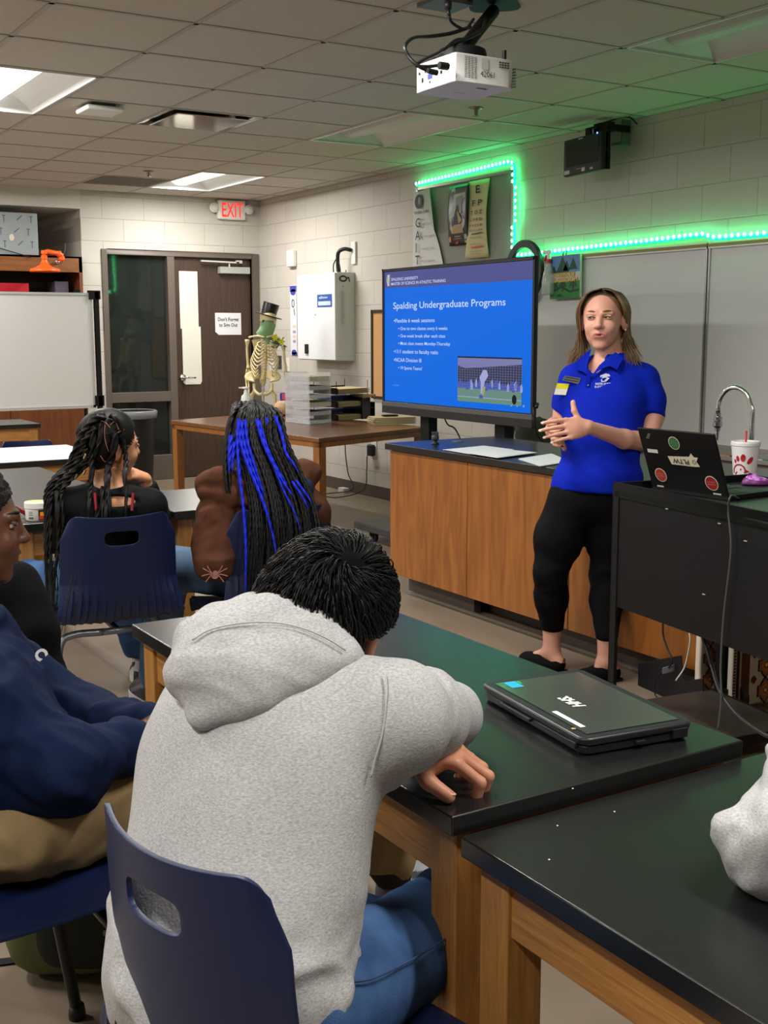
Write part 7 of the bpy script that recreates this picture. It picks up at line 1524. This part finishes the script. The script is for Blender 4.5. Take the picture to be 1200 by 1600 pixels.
pts = [onmesh(ov,x,y,.0006) for x,y in ((300,1000),(325,985),(360,976),(400,972),(440,974),(480,984),(515,1000),(540,1016))]; pts = [p for p in pts if p]
if len(pts) > 3: MB().tube(bez(pts,4), .0013, 5).build('hood_seam', mat('heather thread',(0,0,0)), pb, smooth=True)
# jeans
S = Solid(.03)
for q in 'RL': S.cone(J['hip'+q], J['kn'+q], .098, .076, .04); S.cone(J['kn'+q], J['an'+q]+U3*.03, .072, .058, .03)
S.ell(J['pelvis']-U3*.01, (.158,.115,.13), L3, .05)
def fj(Vv): kn = np.exp(-np.sum((Vv-J['knR'])**2,1)/.13**2); return folds(Vv, nvec(np.cross(J['knR']-J['hipR'],U3)), 14, .005, .2, 40)*(.4+kn)+vnoise(Vv,30,3)*.001
jv, jf = garment(S, 'jeans', m_denim, pb, .007, None, fj)
pts = [onmesh(jv,x,y,.0005) for x,y in ((545,1535),(580,1530),(620,1512),(660,1490),(705,1462))]; pts = [p for p in pts if p]
if len(pts) > 2: MB().tube(bez(pts,4), .0016, 5).build('seam', mat('denim seam', srgb(40,62,100), .8), pb, smooth=True)
m_shw = mat('sneaker white', srgb(205,206,210), .6); m_shg = mat('sneaker grey', srgb(96,94,108), .7); m_shb = mat('sneaker black', srgb(26,24,26), .5)
for q in 'RL': sneaker(J['an'+q], J['to'+q], pb, m_shb, m_shw, m_shg)
# black wavy hair
m_hairK = mat('black hair', srgb(12,11,12), .5, spec=.22, noise=(50,.3,srgb(24,22,23),(1,1,.2)))
m_capK = mat('hair base', (.004,.004,.004), .95, spec=.05)
def short_hair(H, z, m, parent, n=2600, seed=2, lift=.018, crown=(.012,.118,-.055), length=.075, curl=.010, rad=(.0010,.0019)):
    P, hs, hu, hf = H.P, H.hs, H.hu, H.hf; c0 = H.J['head']; S = Solid(.015)
    S.ell(P(0,.045,-.018), ((.083)*z,.094*z,.104*z), (hs,hu,hf), .02); S.ell(P(0,-.015,-.045), (.078*z,.085*z,.060*z), (hs,hu,hf), .03)
    S.ell(P(0,-.02,.080), (.082*z,.088*z,.075*z), (hs,hu,hf), .012, op=-1)
    for q in (-1,1): S.ell(P(q*.092,-.014,-.012), (.034*z,.050*z,.050*z), (hs,hu,hf), .008, op=-1)
    VF = S.mesh(.005); V1 = smooth_v(*VF,1); N1 = vnormals(V1, VF[1]); V1 = V1+N1*(vnoise(V1,28,seed)*.005)[:,None]
    rg = np.random.default_rng(seed); lc = (V1-c0)@np.stack([hs,hu,hf],1); okk = np.argwhere(~(((np.abs(lc[:,0]) > .040) & (lc[:,1] < .045) & (lc[:,2] > -.070)) | (lc[:,1] < -.03)))[:,0]; ii = okk[rg.integers(0, len(okk), n)]; root = V1[ii]; nn = N1[ii]; cr = P(*crown); rel = root-cr; rad_ = rel-np.sum(rel*nn,1,keepdims=True)*nn; ln = np.linalg.norm(rad_,axis=1,keepdims=True); t = rad_/(ln+1e-6)
    sw = np.cross(nn,t); t = t+sw*.55*np.exp(-ln/.05); t = t+ .45*np.stack([vnoise(root,22,seed+q) for q in (1,2,3)],-1); t -= np.sum(t*nn,1,keepdims=True)*nn; t /= np.linalg.norm(t,axis=1,keepdims=True)+1e-9
    L = length*rg.uniform(.55,1.15,(n,1)); K = 9; c1 = P(0,.030,-.022); B = np.stack([hs,hu,hf]); rr = np.array([.086,.100,.106])*z
    off = rg.uniform(.002,lift,(n,1)); ph = vnoise(root,30,seed+9)[:,None]*3; paths = []; p = root.copy(); d = t
    for k in range(K):
        s_ = k/(K-1); q = (p-c1)@B.T; l = np.linalg.norm(q/rr,axis=1,keepdims=True); want = 1+(off/.1)*math.sin(min(1,s_*1.15)*PI)**.7; w_ = np.clip((q[:,1:2]+.075)/.05,0,1)
        q2 = q/l*want; p = c1+(q*(1-w_)+q2*w_)@B; paths.append(p.copy()); nrm = (q/rr**2)@B; nrm /= np.linalg.norm(nrm,axis=1,keepdims=True)
        d = d-np.sum(d*nrm,1,keepdims=True)*nrm*w_; d = d+np.array([0,0,-.10])+np.cross(nrm,d)*(curl*14*math.sin(s_*7)+.35*np.cos(s_*5+ph))*.35; d /= np.linalg.norm(d,axis=1,keepdims=True)+1e-9; pn = p+d*L/K; lc = (pn-c0)@B.T; stop = (((np.abs(lc[:,0]) > .045) & (lc[:,1] < .045) & (lc[:,2] > -.075)) | (lc[:,1] < -.045))[:,None]; p = np.where(stop, p+d*.0004, pn)
    paths = np.stack(paths,1); nf = len(VF[1]); put('hair', join((V1,VF[1]), strands(paths, rg.uniform(rad[0],rad[1],n), 4)), [m, m_capK], parent, matf=lambda C: (np.arange(len(C)) < nf)*1)
short_hair(H, 1.0, m_hairK, pb, 8000, 2, .026, (.02,.125,-.045), .095, .010, (.0007,.0014))
# ------------------------------------------------------------------ boy at the left edge
pl = thing('person', (.45,2.08,0), 'person in a navy sweatshirt and khaki trousers seen in profile at the left edge', 'person')
J = dict(pelvis=A3(.44,2.10,.56), chest=W(-30,1150,2.30), neck=W(-62,1000,2.36), head=W(-50,832,2.42), shR=W(-25,1110,2.12), shL=W(0,1058,2.50), elR=W(95,1200,2.02), wrR=W(205,1165,2.16), elL=W(140,1130,2.45), wrL=W(226,1128,2.33),
   hipR=A3(.48,2.02,.555), hipL=A3(.47,2.18,.555), knR=A3(.93,2.12,.53), knL=A3(.92,2.34,.53), anR=WZ(622,1338,.14), anL=A3(1.10,2.55,.12), toR=WZ(728,1285,.03), toL=A3(1.32,2.62,.03))
fL = nvec(R_*.93+F_*.30-U3*.10); H = Human(J, nvec(-F_*.95+R_*.30), fL, U3+R_*.02, 1.04, 1.05, .056)
H.body(pl, m_skinD, .009, [(J['head'],.13,.0032)], [('R', dict(fwd=nvec(J['wrR']-J['elR']), palm=-U3, size=1.0, mirror=-1, curls=[(20,30,20)]*4)), ('L', dict(fwd=nvec(J['wrL']-J['elL']), palm=-U3, size=1.0, mirror=1, curls=[(20,30,20)]*4))])
eyes(H.P, 1.04, pl, m_skinD, mat('brow black',(0,0,0)), gaze=(0,-.003), open_=.36)
m_hairC = mat('tight curls', srgb(14,13,13), .8, bump=(220,1,.01)); P = H.P; S = Solid(.012)
S.ell(P(0,.052,-.016), (.086,.094,.102), (H.hs,H.hu,H.hf), .02); S.ell(P(0,-.01,-.05), (.082,.09,.055), (H.hs,H.hu,H.hf), .03); S.ell(P(0,-.015,.078), (.10,.092,.070), (H.hs,H.hu,H.hf), .012, op=-1)
for q in (-1,1): S.ell(P(q*.085,-.02,.002), (.022,.040,.024), (H.hs,H.hu,H.hf), .008, op=-1)
VF = S.mesh(.004); V1 = smooth_v(*VF,1); N1 = vnormals(V1,VF[1]); V1 = V1+N1*(np.abs(vnoise(V1,120,3))*.007+vnoise(V1,45,4)*.003)[:,None]; put('hair', (V1,VF[1]), m_hairC, pl)
m_nfl = fab('navy fleece', srgb(14,25,52), srgb(19,32,62), 500, .3)
S = Solid(.03); H.torso(S, .022, 1.0); L3 = (H.lat,H.ax,H.fw); S.ell(J['pelvis']+U3*.035, (.18,.13,.16), L3, .06); S.ell(J['chest']*.5+J['pelvis']*.5, (.17,.16,.15), L3, .06)
for q in 'RL': S.cone(J['sh'+q], J['el'+q], .075, .070, .05); S.cone(J['el'+q], J['wr'+q], .068, .046, .04)
S.cone(J['neck']-H.ax*.03, J['neck']+H.ax*.015, .072, .068, .02, cut=[(J['neck']+H.ax*.02, H.ax)])
def fo(Vv): return folds(Vv, nvec(U3*.6-R_*.8), 10, .013, .25, 51)+folds(Vv, nvec(R_+U3*-.5), 18, .010, .3, 52)
lv, lF = garment(S, 'sweatshirt', m_nfl, pl, .0075, None, fo)
mb = MB(); q0 = onmesh(lv, 52, 1022, .002)
if q0: text_mesh('C', mb, q0, CR*.6+V((0,0,-.75)), CR*.7+V((0,0,.6)), .022, .018, bold=.05); mb.build('chest_print', mat('print white', srgb(225,225,225), .6), pl)
m_khaki = fab('khaki twill', srgb(140,118,82), srgb(154,132,96), 500, .3)
S = Solid(.03)
for q in 'RL': S.cone(J['hip'+q], J['kn'+q], .100, .080, .04); S.cone(J['kn'+q], J['an'+q]+U3*.0, .078, .066, .03, cut=[(J['an'+q]+U3*.01, J['an'+q]-J['kn'+q])])
S.ell(J['pelvis']-U3*.01, (.165,.115,.135), L3, .05)
def fk(Vv): return folds(Vv, nvec(F_+U3*.5), 13, .010, .25, 61)
garment(S, 'trousers', m_khaki, pl, .0075, None, fk)
m_sock = mat('black sock', (.012,.012,.014), .9)
for q in 'RL': S = Solid(.02); S.cone(J['an'+q]-U3*.06, J['an'+q]+nvec(J['kn'+q]-J['an'+q])*.12, .050, .050, .02); garment(S, 'sock', m_sock, pl, .007)
m_ice = mat('sneaker ice', srgb(196,202,212), .5)
for q in 'RL': sneaker(J['an'+q], J['to'+q], pl, m_ice, m_shw, m_shg, .30)
# black bag behind him
t = thing('black_bag', W(35,960,3.0), 'plain black bag on the floor behind the person in the navy sweatshirt', 'bag'); c = W(28,975,3.0); t.location = V((c[0],c[1],0))
mb = MB(); q = lambda x,y,d: V(W(x,y,d)); zb = .01
top = [q(-30,905,3.0),q(34,872,3.05),q(72,915,3.0),q(66,960,2.9)]; S = Solid(.03); S.chain([W(-25,935,3.0),W(25,915,3.02),W(45,945,3.0)],[.07,.055,.045],.04); S.chain([W(45,945,3.0),W(55,990,2.98),W(40,1080,3.0)],[.045,.055,.10],.04); S.chain([W(-25,935,3.0),W(-20,1080,3.0)],[.08,.12],.05)
S.cone(W(40,1080,3.0),W(-20,1080,3.0),.10,.12,.05); bz = W(10,1080,3.0); S.cone(bz, A3(bz[0],bz[1],.12), .13,.12,.05); garment(S,'bag_body',mat('matte black cloth', (.006,.006,.007), .95, spec=.1), t, .01, [(A3(0,0,.003),-U3)])
# ------------------------------------------------------------------ girl with thick braids
pg = thing('person', (1.29,3.87,0), 'seated person with thick black braids and an open-backed black top', 'person')
J = dict(pelvis=A3(1.29,3.90,.56), chest=W(168,822,4.00), neck=W(173,760,4.00), head=W(171,701,4.0), shR=W(234,791,3.93), shL=W(104,791,3.95), elR=W(246,805,4.20), wrR=W(226,746,4.12), elL=W(90,845,4.05), wrL=W(110,825,4.30),
   hipR=A3(1.37,3.93,.545), hipL=A3(1.20,3.93,.545), knR=A3(1.45,4.34,.53), knL=A3(1.08,4.30,.53), anR=WZ(222,1030,.12), anL=WZ(98,1050,.10), toR=WZ(226,1080,.03), toL=WZ(100,1010,.03))
J['anL'] = A3(1.12,4.18,.11); J['toL'] = A3(1.14,4.42,.03); J['anR'] = WZ(225,1030,.12); J['toR'] = J['anR']+A3(.05,.2,-.1)
fG = nvec(F_*.62+R_*.78-U3*.12); H = Human(J, nvec(R_*.99-F_*.1), fG, nvec(U3+R_*.10-F_*.12), .96, .90, .050)
out = H.body(pg, m_skinM, .0085, [(J['head'],.12,.0045),(J['wrR'],.07,.0042)], [('R', dict(fwd=nvec(U3*.35-R_*.85-F_*.15), palm=nvec(-U3*.9-R_*.3), size=.9, mirror=1, curls=[(60,80,50)]*4)), ('L', dict(fwd=nvec(R_), palm=-U3, size=.9, mirror=-1, curls=[(20,20,10)]*4))])
eyes(H.P, .96, pg, m_skinM, mat('brow black',(0,0,0)))
m_topk = fab('black jersey', srgb(15,16,18), srgb(20,21,23), 500, .15)
S = Solid(.02); H.torso(S, .004, 1.0)
for q in 'RL': S.cone(J['sh'+q], J['el'+q], .050, .043, .03); S.cone(J['el'+q], J['wr'+q], .040, .032, .02, cut=[(J['wr'+q]-nvec(J['wr'+q]-J['el'+q])*.03, J['wr'+q]-J['el'+q])])
# open neck and keyhole in the back
S.ell(W(167,744,3.93), (.098,.044,.12), (R_,U3,F_), .008, op=-1); S.ell(W(177,786,3.84), (.082,.026,.085), (R_,U3,F_), .008, op=-1)
tv, tF = garment(S, 'top', m_topk, pg, .005, None, lambda Vv: folds(Vv, nvec(R_*.6+U3), 14, .003, .3, 71))
mb = MB()
for x0,x1 in ((148,150),(208,206)):
    a_, b_ = W(x0,772,3.86), W(x1,797,3.86); a_ = onmesh(np.concatenate([tv]), x0-12 if x0<170 else x0+10, 775, .003) or V(a_)
    d_ = (V(a_)-CAM).dot(CF)-.004; mb.tube([V(W(x0,770,d_)),V(W(x1,798,d_))], .0045, 6)
mb.build('bra_strap', mat('red strap', srgb(150,22,40), .6), pg)
MB().tube(bez([V(W(150,738,3.93)),V(W(165,731,3.915)),V(W(180,731,3.92)),V(W(194,738,3.94))],5), .0011, 5).build('necklace', mat('gold chain', srgb(200,160,80), .25, .9), pg, smooth=True)
S = Solid(.03)
for q in 'RL': S.cone(J['hip'+q], J['kn'+q], .090, .070, .04); S.cone(J['kn'+q], J['an'+q]+U3*.02, .068, .072, .03, cut=[(J['an'+q]+U3*.02, -U3)])
S.ell(J['pelvis']-U3*.0, (.155,.11,.125), (H.lat,H.ax,H.fw), .05); garment(S, 'jeans', m_denim, pg, .008, None, lambda Vv: folds(Vv, nvec(R_+U3*.3), 14, .007, .25, 81))
for q in 'RL': sneaker(J['an'+q], J['to'+q], pg, m_shw, m_shw, m_shb, .26)
P = H.P; S = Solid(.012); S.ell(P(0,.050,-.014), (.082,.092,.100), (H.hs,H.hu,H.hf), .02); S.ell(P(0,.0,-.045), (.078,.075,.055), (H.hs,H.hu,H.hf), .03); S.ell(P(0,-.005,.078), (.10,.092,.070), (H.hs,H.hu,H.hf), .012, op=-1)
for q in (-1,1): S.ell(P(q*.085,-.015,.002), (.020,.036,.024), (H.hs,H.hu,H.hf), .008, op=-1)
VF = S.mesh(.005); V1 = smooth_v(*VF,1); m_braid = mat('braided black hair', srgb(13,12,12), .5, spec=.3, bump=(300,.5,.002)); 
def comb(H, V1, targets, n, seed):
    rg = np.random.default_rng(seed); root = V1[rg.choice(len(V1), n)]; T = np.array([list(q) for q in targets]); c1 = H.P(0,.040,-.02); B = np.stack([H.hs,H.hu,H.hf]); rr = np.array([.087,.096,.104])*H.z
    j = np.linalg.norm(root[:,None]-T[None],axis=2).argmin(1); out = []
    for k in range(7):
        s_ = k/6; p = root*(1-s_)+T[j]*s_; q = (p-c1)@B.T; l = np.linalg.norm(q/rr,axis=1,keepdims=True); w_ = np.clip((q[:,1:2]+.07)/.05,0,1); q2 = q/np.maximum(l,.2)*(1.0+.035*s_+rg.uniform(0,.01,(n,1))); out.append(c1+(q*(1-w_)+q2*w_)@B)
    return strands(np.stack(out,1), .0011, 4, False)
hcap = V1
tg = [W(x,y,3.9) for x,y in ((147,668),(157,662),(179,676),(190,683),(165,652),(150,668),(172,650),(140,700),(142,712),(168,705),(184,700),(158,700))]
put('hair', join((V1,VF[1]), comb(H, V1, tg, 2600, 3)), m_braid, pg)
def braid(pts, r, tw=150):
    r *= .82
    P_ = np.array([[list(p) for p in bez([V(q) for q in pts], 14)]]); return strands(P_, np.array([r]), 12, True, tw, 3)
def surf(x, y, d, off=.006):
    """depth of whatever of the figure lies under the pixel, else d"""
    best = d
    for M_ in (hcap, tv):
        p = onmesh(M_, x, y, off)
        if p: best = min(best, (p-CAM).dot(CF))
    return W(x, y, best-off)
br = []
for pts, r in (([(147,668),(145,690),(143,715),(143,740),(141,765),(139,795),(137,832)],.0105),([(157,662),(157,682),(150,705),(146,725)],.0095),([(179,676),(178,700),(171,725),(167,750),(167,775),(166,805),(165,834)],.0125),([(160,760),(160,785),(160,810),(158,834)],.008),([(154,795),(150,815),(146,834)],.008),([(190,683),(194,700),(197,722),(195,745),(197,775),(197,805),(198,832)],.0085),([(168,760),(171,790),(170,834)],.0075),
    ([(165,650),(148,655),(132,672),(122,692),(112,712),(104,730)],.0125),([(150,668),(134,685),(120,705),(106,722)],.012),([(172,648),(187,660),(192,678)],.010),([(140,700),(125,716),(106,733),(88,748),(76,768),(74,800),(73,850),(74,900),(76,960)],.0105),([(142,712),(128,724),(110,740),(92,755),(80,775),(79,810),(79,860),(81,910),(82,970)],.010),([(136,695),(120,712),(100,732),(84,748),(72,770),(71,810),(71,870),(73,930),(72,1000)],.008),
    ([(138,716),(122,732),(104,748),(90,765),(90,800),(92,840),(88,880),(84,930),(86,985)],.009),([(140,720),(126,736),(108,752),(96,770),(98,810),(97,850),(92,890)],.009)):
    br.append(braid([surf(x,y,3.93 if y<740 else 3.90) for x,y in pts], r))
put('braids', join(*br), m_braid, pg)
th = []
rg = np.random.default_rng(8)
for k in range(26):
    x0 = 75+rg.uniform(-4,8); yb = rg.uniform(960,1010); th.append([list(p) for p in bez([W(x0+rg.uniform(0,14),rg.uniform(860,900),3.87),W(x0+rg.uniform(-3,10),930,3.86),W(x0+rg.uniform(-5,8),yb,3.86)],6)])
for k in range(7):
    x0 = rg.uniform(108,128); th.append([list(p) for p in bez([W(x0,rg.uniform(885,910),3.62),W(x0-rg.uniform(0,14),945,3.6),W(x0-rg.uniform(6,26),rg.uniform(970,1005),3.6)],6)])
put('braid_ends', strands(np.array(th), .0011, 4), m_braid, pg)
mb = MB()
for pts in ([(144,680),(141,664),(150,656),(164,660),(172,668)],[(164,664),(163,680),(166,695),(170,706)],[(172,664),(180,659),(186,672)],[(133,670),(143,671),(152,670)],[(176,682),(184,676),(194,671)],[(157,712),(162,720),(168,722)]):
    mb.tube(bez([V(surf(x,y,3.93,.0005)) for x,y in pts],4), .0016, 5)
mb.build('scalp_part', mat('scalp brown', srgb(165,112,86), .6), pg)
mb = MB()
for x,y in ((133,713),(132,738),(119,745)): p = V(surf(x,y,3.9,.008)); mb.tube([p-CR*.004-V((0,0,.008)),p+CR*.004+V((0,0,.008))],.004,8)
mb.build('braid_cuff', mat('gold cuff', srgb(220,200,150), .2, .9), pg)
# ------------------------------------------------------------------ girl with blue braids
pq = thing('person', (1.84,3.78,0), 'seated person with very long black and blue braids and a brown hoodie', 'person')
J = dict(pelvis=A3(1.83,3.80,.57), chest=W(415,790,4.08), neck=W(405,735,4.08), head=W(400,690,4.10), shR=W(462,765,4.06), shL=W(355,770,4.05), elR=W(490,835,4.18), wrR=W(470,800,4.40), elL=W(335,850,4.02), wrL=W(335,815,4.28),
   hipR=A3(1.92,3.83,.555), hipL=A3(1.75,3.86,.555), knR=A3(2.05,4.22,.53), knL=A3(1.55,4.0,.57), anR=A3(2.02,4.25,.11), anL=A3(1.55,4.16,.11), toR=A3(2.05,4.48,.03), toL=A3(1.52,4.38,.03))
H = Human(J, nvec(R_*.99+F_*.1), nvec(F_*.97+R_*.25-U3*.15), U3, 1.0, .95, .052)
H.body(pq, m_skinM, .0085, [(J['head'],.12,.0045)], [('R', dict(fwd=nvec(F_), palm=-U3, size=.9, mirror=1, curls=[(20,30,20)]*4)), ('L', dict(fwd=nvec(F_), palm=-U3, size=.9, mirror=-1, curls=[(20,30,20)]*4))])
eyes(H.P, 1.0, pq, m_skinM, mat('brow black',(0,0,0)))
S = Solid(.03); H.torso(S, .008, 1.0); S.ell(J['pelvis']+U3*.03,(.16,.12,.125),(H.lat,H.ax,H.fw),.05); garment(S, 'navy_shirt', fab('navy knit', srgb(28,42,66), srgb(34,50,76), 500, .2), pq, .008, None, lambda Vv: folds(Vv, nvec(R_*.3+U3), 12, .006, .3, 91))
m_brown = fab('brown fleece', srgb(70,42,30), srgb(84,52,38), 500, .25)
S = Solid(.03); S.chain([J['shL']+U3*.0, W(340,810,4.02), J['elL']+U3*.01, W(332,880,3.98)], [.062,.066,.066,.058], .04); S.chain([J['elL'], J['wrL']], [.056,.045], .04); S.chain([W(372,790,3.99), W(362,840,3.99), W(350,888,3.97)], [.034,.040,.034], .03)
S.chain([J['shR'], W(485,800,4.10), J['elR']], [.052,.058,.055], .04); S.chain([J['elR'], J['wrR']], [.052,.042], .04)
S.chain([W(320,757,4.02), W(345,747,3.99), W(385,757,3.97)], [.034,.040,.036], .010); S.chain([W(325,770,4.0), W(365,775,3.97), W(392,782,3.95)], [.034,.038,.028], .010); S.chain([W(470,728,4.08),W(482,738,4.08),W(470,755,4.05)], [.028,.034,.03], .03)
bv, bF = garment(S, 'brown_hoodie', m_brown, pq, .006, None, lambda Vv: folds(Vv, nvec(U3+R_*.15), 13, .010, .25, 95)+folds(Vv, nvec(R_+U3*.3), 20, .004, .3, 96))
q0 = onmesh(bv, 336, 898, .003) or V(W(336,898,3.9))
mb = MB(); Fp = Flat(q0, CR, CU)
if Fp.N.dot(CF) > 0: Fp.N = -Fp.N
kpx = 3.95/FPX; Fp.disc(mb,0,-.004,.012,.010,.004); Fp.disc(mb,.002,.006,.009,.008,.005)
for sg in (-1,1):
    for k,(a_,b_,c2,d2_) in enumerate(((8,4,12,14),(10,2,19,10),(9,-2,20,-2),(7,-5,14,-11))):
        P_ = [(sg*4*kpx,b_*.5*kpx),(sg*a_*kpx,(b_+3)*kpx),(sg*c2*kpx,d2_*kpx)]
        for u_,v_ in zip(P_,P_[1:]): mb.tube([Fp.p(u_[0],u_[1],.005),Fp.p(v_[0],v_[1],.005)], .0018, 5)
mb.build('spider_print', mat('dusty pink print', srgb(140,92,82), .7), pq)
S = Solid(.03)
for q in 'RL': S.cone(J['hip'+q], J['kn'+q], .095, .076, .04); S.cone(J['kn'+q], J['an'+q]+U3*.02, .070, .070, .03)
S.ell(J['pelvis'],(.155,.11,.13),(H.lat,H.ax,H.fw),.05); garment(S, 'jeans', m_denimL, pq, .008, None, lambda Vv: folds(Vv, nvec(U3+R_*.3), 13, .007, .25, 99))
for q in 'RL': sneaker(J['an'+q], J['to'+q], pq, m_shb, m_shw, m_shg, .26)
P = H.P; S = Solid(.012); S.ell(P(0,.050,-.014), (.088,.094,.104), (H.hs,H.hu,H.hf), .02); S.ell(P(0,.0,-.04), (.086,.09,.065), (H.hs,H.hu,H.hf), .03); S.ell(P(0,-.005,.078), (.08,.082,.075), (H.hs,H.hu,H.hf), .012, op=-1)
VF = S.mesh(.005); V1 = smooth_v(*VF,1); put('hair', (V1,VF[1]), m_braid, pq)
rg = np.random.default_rng(11); blk = []; thin = []
def dep(y): return float(np.interp(y, [625,650,700,760,830,900,960],[4.06,3.985,3.96,3.935,3.91,3.90,3.90]))
for k in range(170):
    t_ = rg.random()**.9; lay = rg.uniform(-.012,.03); jx = rg.normal(0,2.2)
    if t_ < .10 or k % 9 == 0: t2_ = rg.random()*.14; pts = [(385-20*rg.random(),628+8*rg.random()),(362+10*t2_,648),(353+40*t2_,680),(350+60*t2_,712),(350+70*t2_,740),(352+70*t2_,770)]
    else: pts = [(398+12*(t_-.5)+jx*.3,627),(366+72*t_,643+6*abs(t_-.5)),(358+90*t_+jx,690),(374+94*t_+jx,735),(383+108*t_+jx,790),(384+116*t_+jx*1.5,845),(383+112*t_+jx*2,900),(384+100*t_+jx*2,945)]
    P_ = [W(x,y,dep(y)+lay+(.0 if 5 else 0)) for x,y in pts]; blk.append(braid(P_, rg.uniform(.0056,.0076), 230))
put('braids', join(*blk), m_braid, pq)
blu = []
for pts, r in (([(373,655),(371,690),(374,740),(380,790),(384,850),(384,900),(383,945)],.0062),([(372,657),(376,690),(388,728),(405,768),(418,805),(429,850),(434,885)],.0066),([(377,657),(381,690),(393,728),(410,768)],.0066),([(383,656),(387,690),(398,728),(414,775)],.0055),([(401,655),(411,690),(427,725),(446,758),(458,775)],.0066),([(405,657),(416,694),(431,728),(449,756)],.0045),([(416,652),(419,664)],.005),([(430,650),(440,678),(447,708),(457,722),(466,738)],.0058),([(361,680),(359,710),(358,738)],.008),([(366,690),(364,715),(363,738)],.006),([(456,752),(470,772),(482,795)],.0045),([(462,750),(477,770),(488,788)],.004),([(430,735),(445,770),(460,800),(470,830)],.0035)):
    blu.append(braid([W(x,y,dep(y)-.022) for x,y in pts], r, 190))
put('blue_braids', join(*blu), mat('bright blue hair', srgb(14,34,190), .45, spec=.25, bump=(300,.4,.002)), pq)
for k in range(90):
    x0 = rg.uniform(385,490); y0 = rg.uniform(800,880); thin.append([list(p) for p in bez([W(x0,y0,3.89),W(x0+rg.uniform(-8,8),y0+35,3.885),W(x0+rg.uniform(-12,8),y0+75,3.885)],6)])
put('loose_ends', strands(np.array(thin), .0012, 4), m_braid, pq)
# ------------------------------------------------------------------ person at the right edge
pr = thing('person', (1.30,.42,0), 'person at the right edge with a bent grey sleeve resting on the near table', 'person')
el = WZ(1203,1318,.775); J = dict(pelvis=A3(1.38,.38,.56), chest=A3(1.36,.52,.86), neck=A3(1.35,.60,1.03), head=A3(1.34,.66,1.17), shR=A3(1.52,.55,.98), shL=A3(1.20,.60,.97), elL=el, wrL=WZ(1240,1190,.80), elR=A3(1.58,.82,.78), wrR=A3(1.45,1.02,.77),
   hipR=A3(1.46,.42,.55), hipL=A3(1.30,.42,.55), knR=A3(1.48,.84,.54), knL=A3(1.28,.84,.54), anR=A3(1.48,.80,.11), anL=A3(1.28,.80,.11), toR=A3(1.48,1.02,.03), toL=A3(1.28,1.02,.03))
H = Human(J, A3(1,0,0), nvec(A3(-.1,1,-.15)), U3, 1.0, .97, .052)
H.body(pr, m_skinT, .010, [(J['head'],.12,.0055)], [('L', dict(fwd=nvec(J['wrL']-J['elL']), palm=-U3, size=.95, mirror=-1, curls=[(20,30,20)]*4)), ('R', dict(fwd=nvec(J['wrR']-J['elR']), palm=-U3, size=.95, mirror=1, curls=[(20,30,20)]*4))])
eyes(H.P, 1.0, pr, m_skinT, mat('brow black',(0,0,0))); short_hair(H, 1.0, m_hairK, pr, 900, 5)
S = Solid(.03); H.torso(S, .02, 1.0); S.cone(J['shL'], J['elL'], .062, .058, .04); S.cone(J['elL'], J['wrL'], .060, .036, .03); S.cone(J['shR'], J['elR'], .062, .052, .04); S.cone(J['elR'], J['wrR'], .05, .04, .03)
garment(S, 'grey_sweatshirt', m_heather, pr, .007, None, lambda Vv: folds(Vv, nvec(R_*.5-U3*.2+F_*.6), 20, .016, .25, 15))
S = Solid(.03)
for q in 'RL': S.cone(J['hip'+q], J['kn'+q], .095, .072, .04); S.cone(J['kn'+q], J['an'+q]+U3*.02, .068, .062, .03)
S.ell(J['pelvis'],(.155,.11,.13),None,.05); garment(S, 'trousers', fab('black twill',(0,0,0),(0,0,0)), pr, .010)
for q in 'RL': sneaker(J['an'+q], J['to'+q], pr, m_shb, m_shw, m_shg, .26)
chair(1.38,.36,(0,1),'navy chair under the person at the right edge, out of sight')
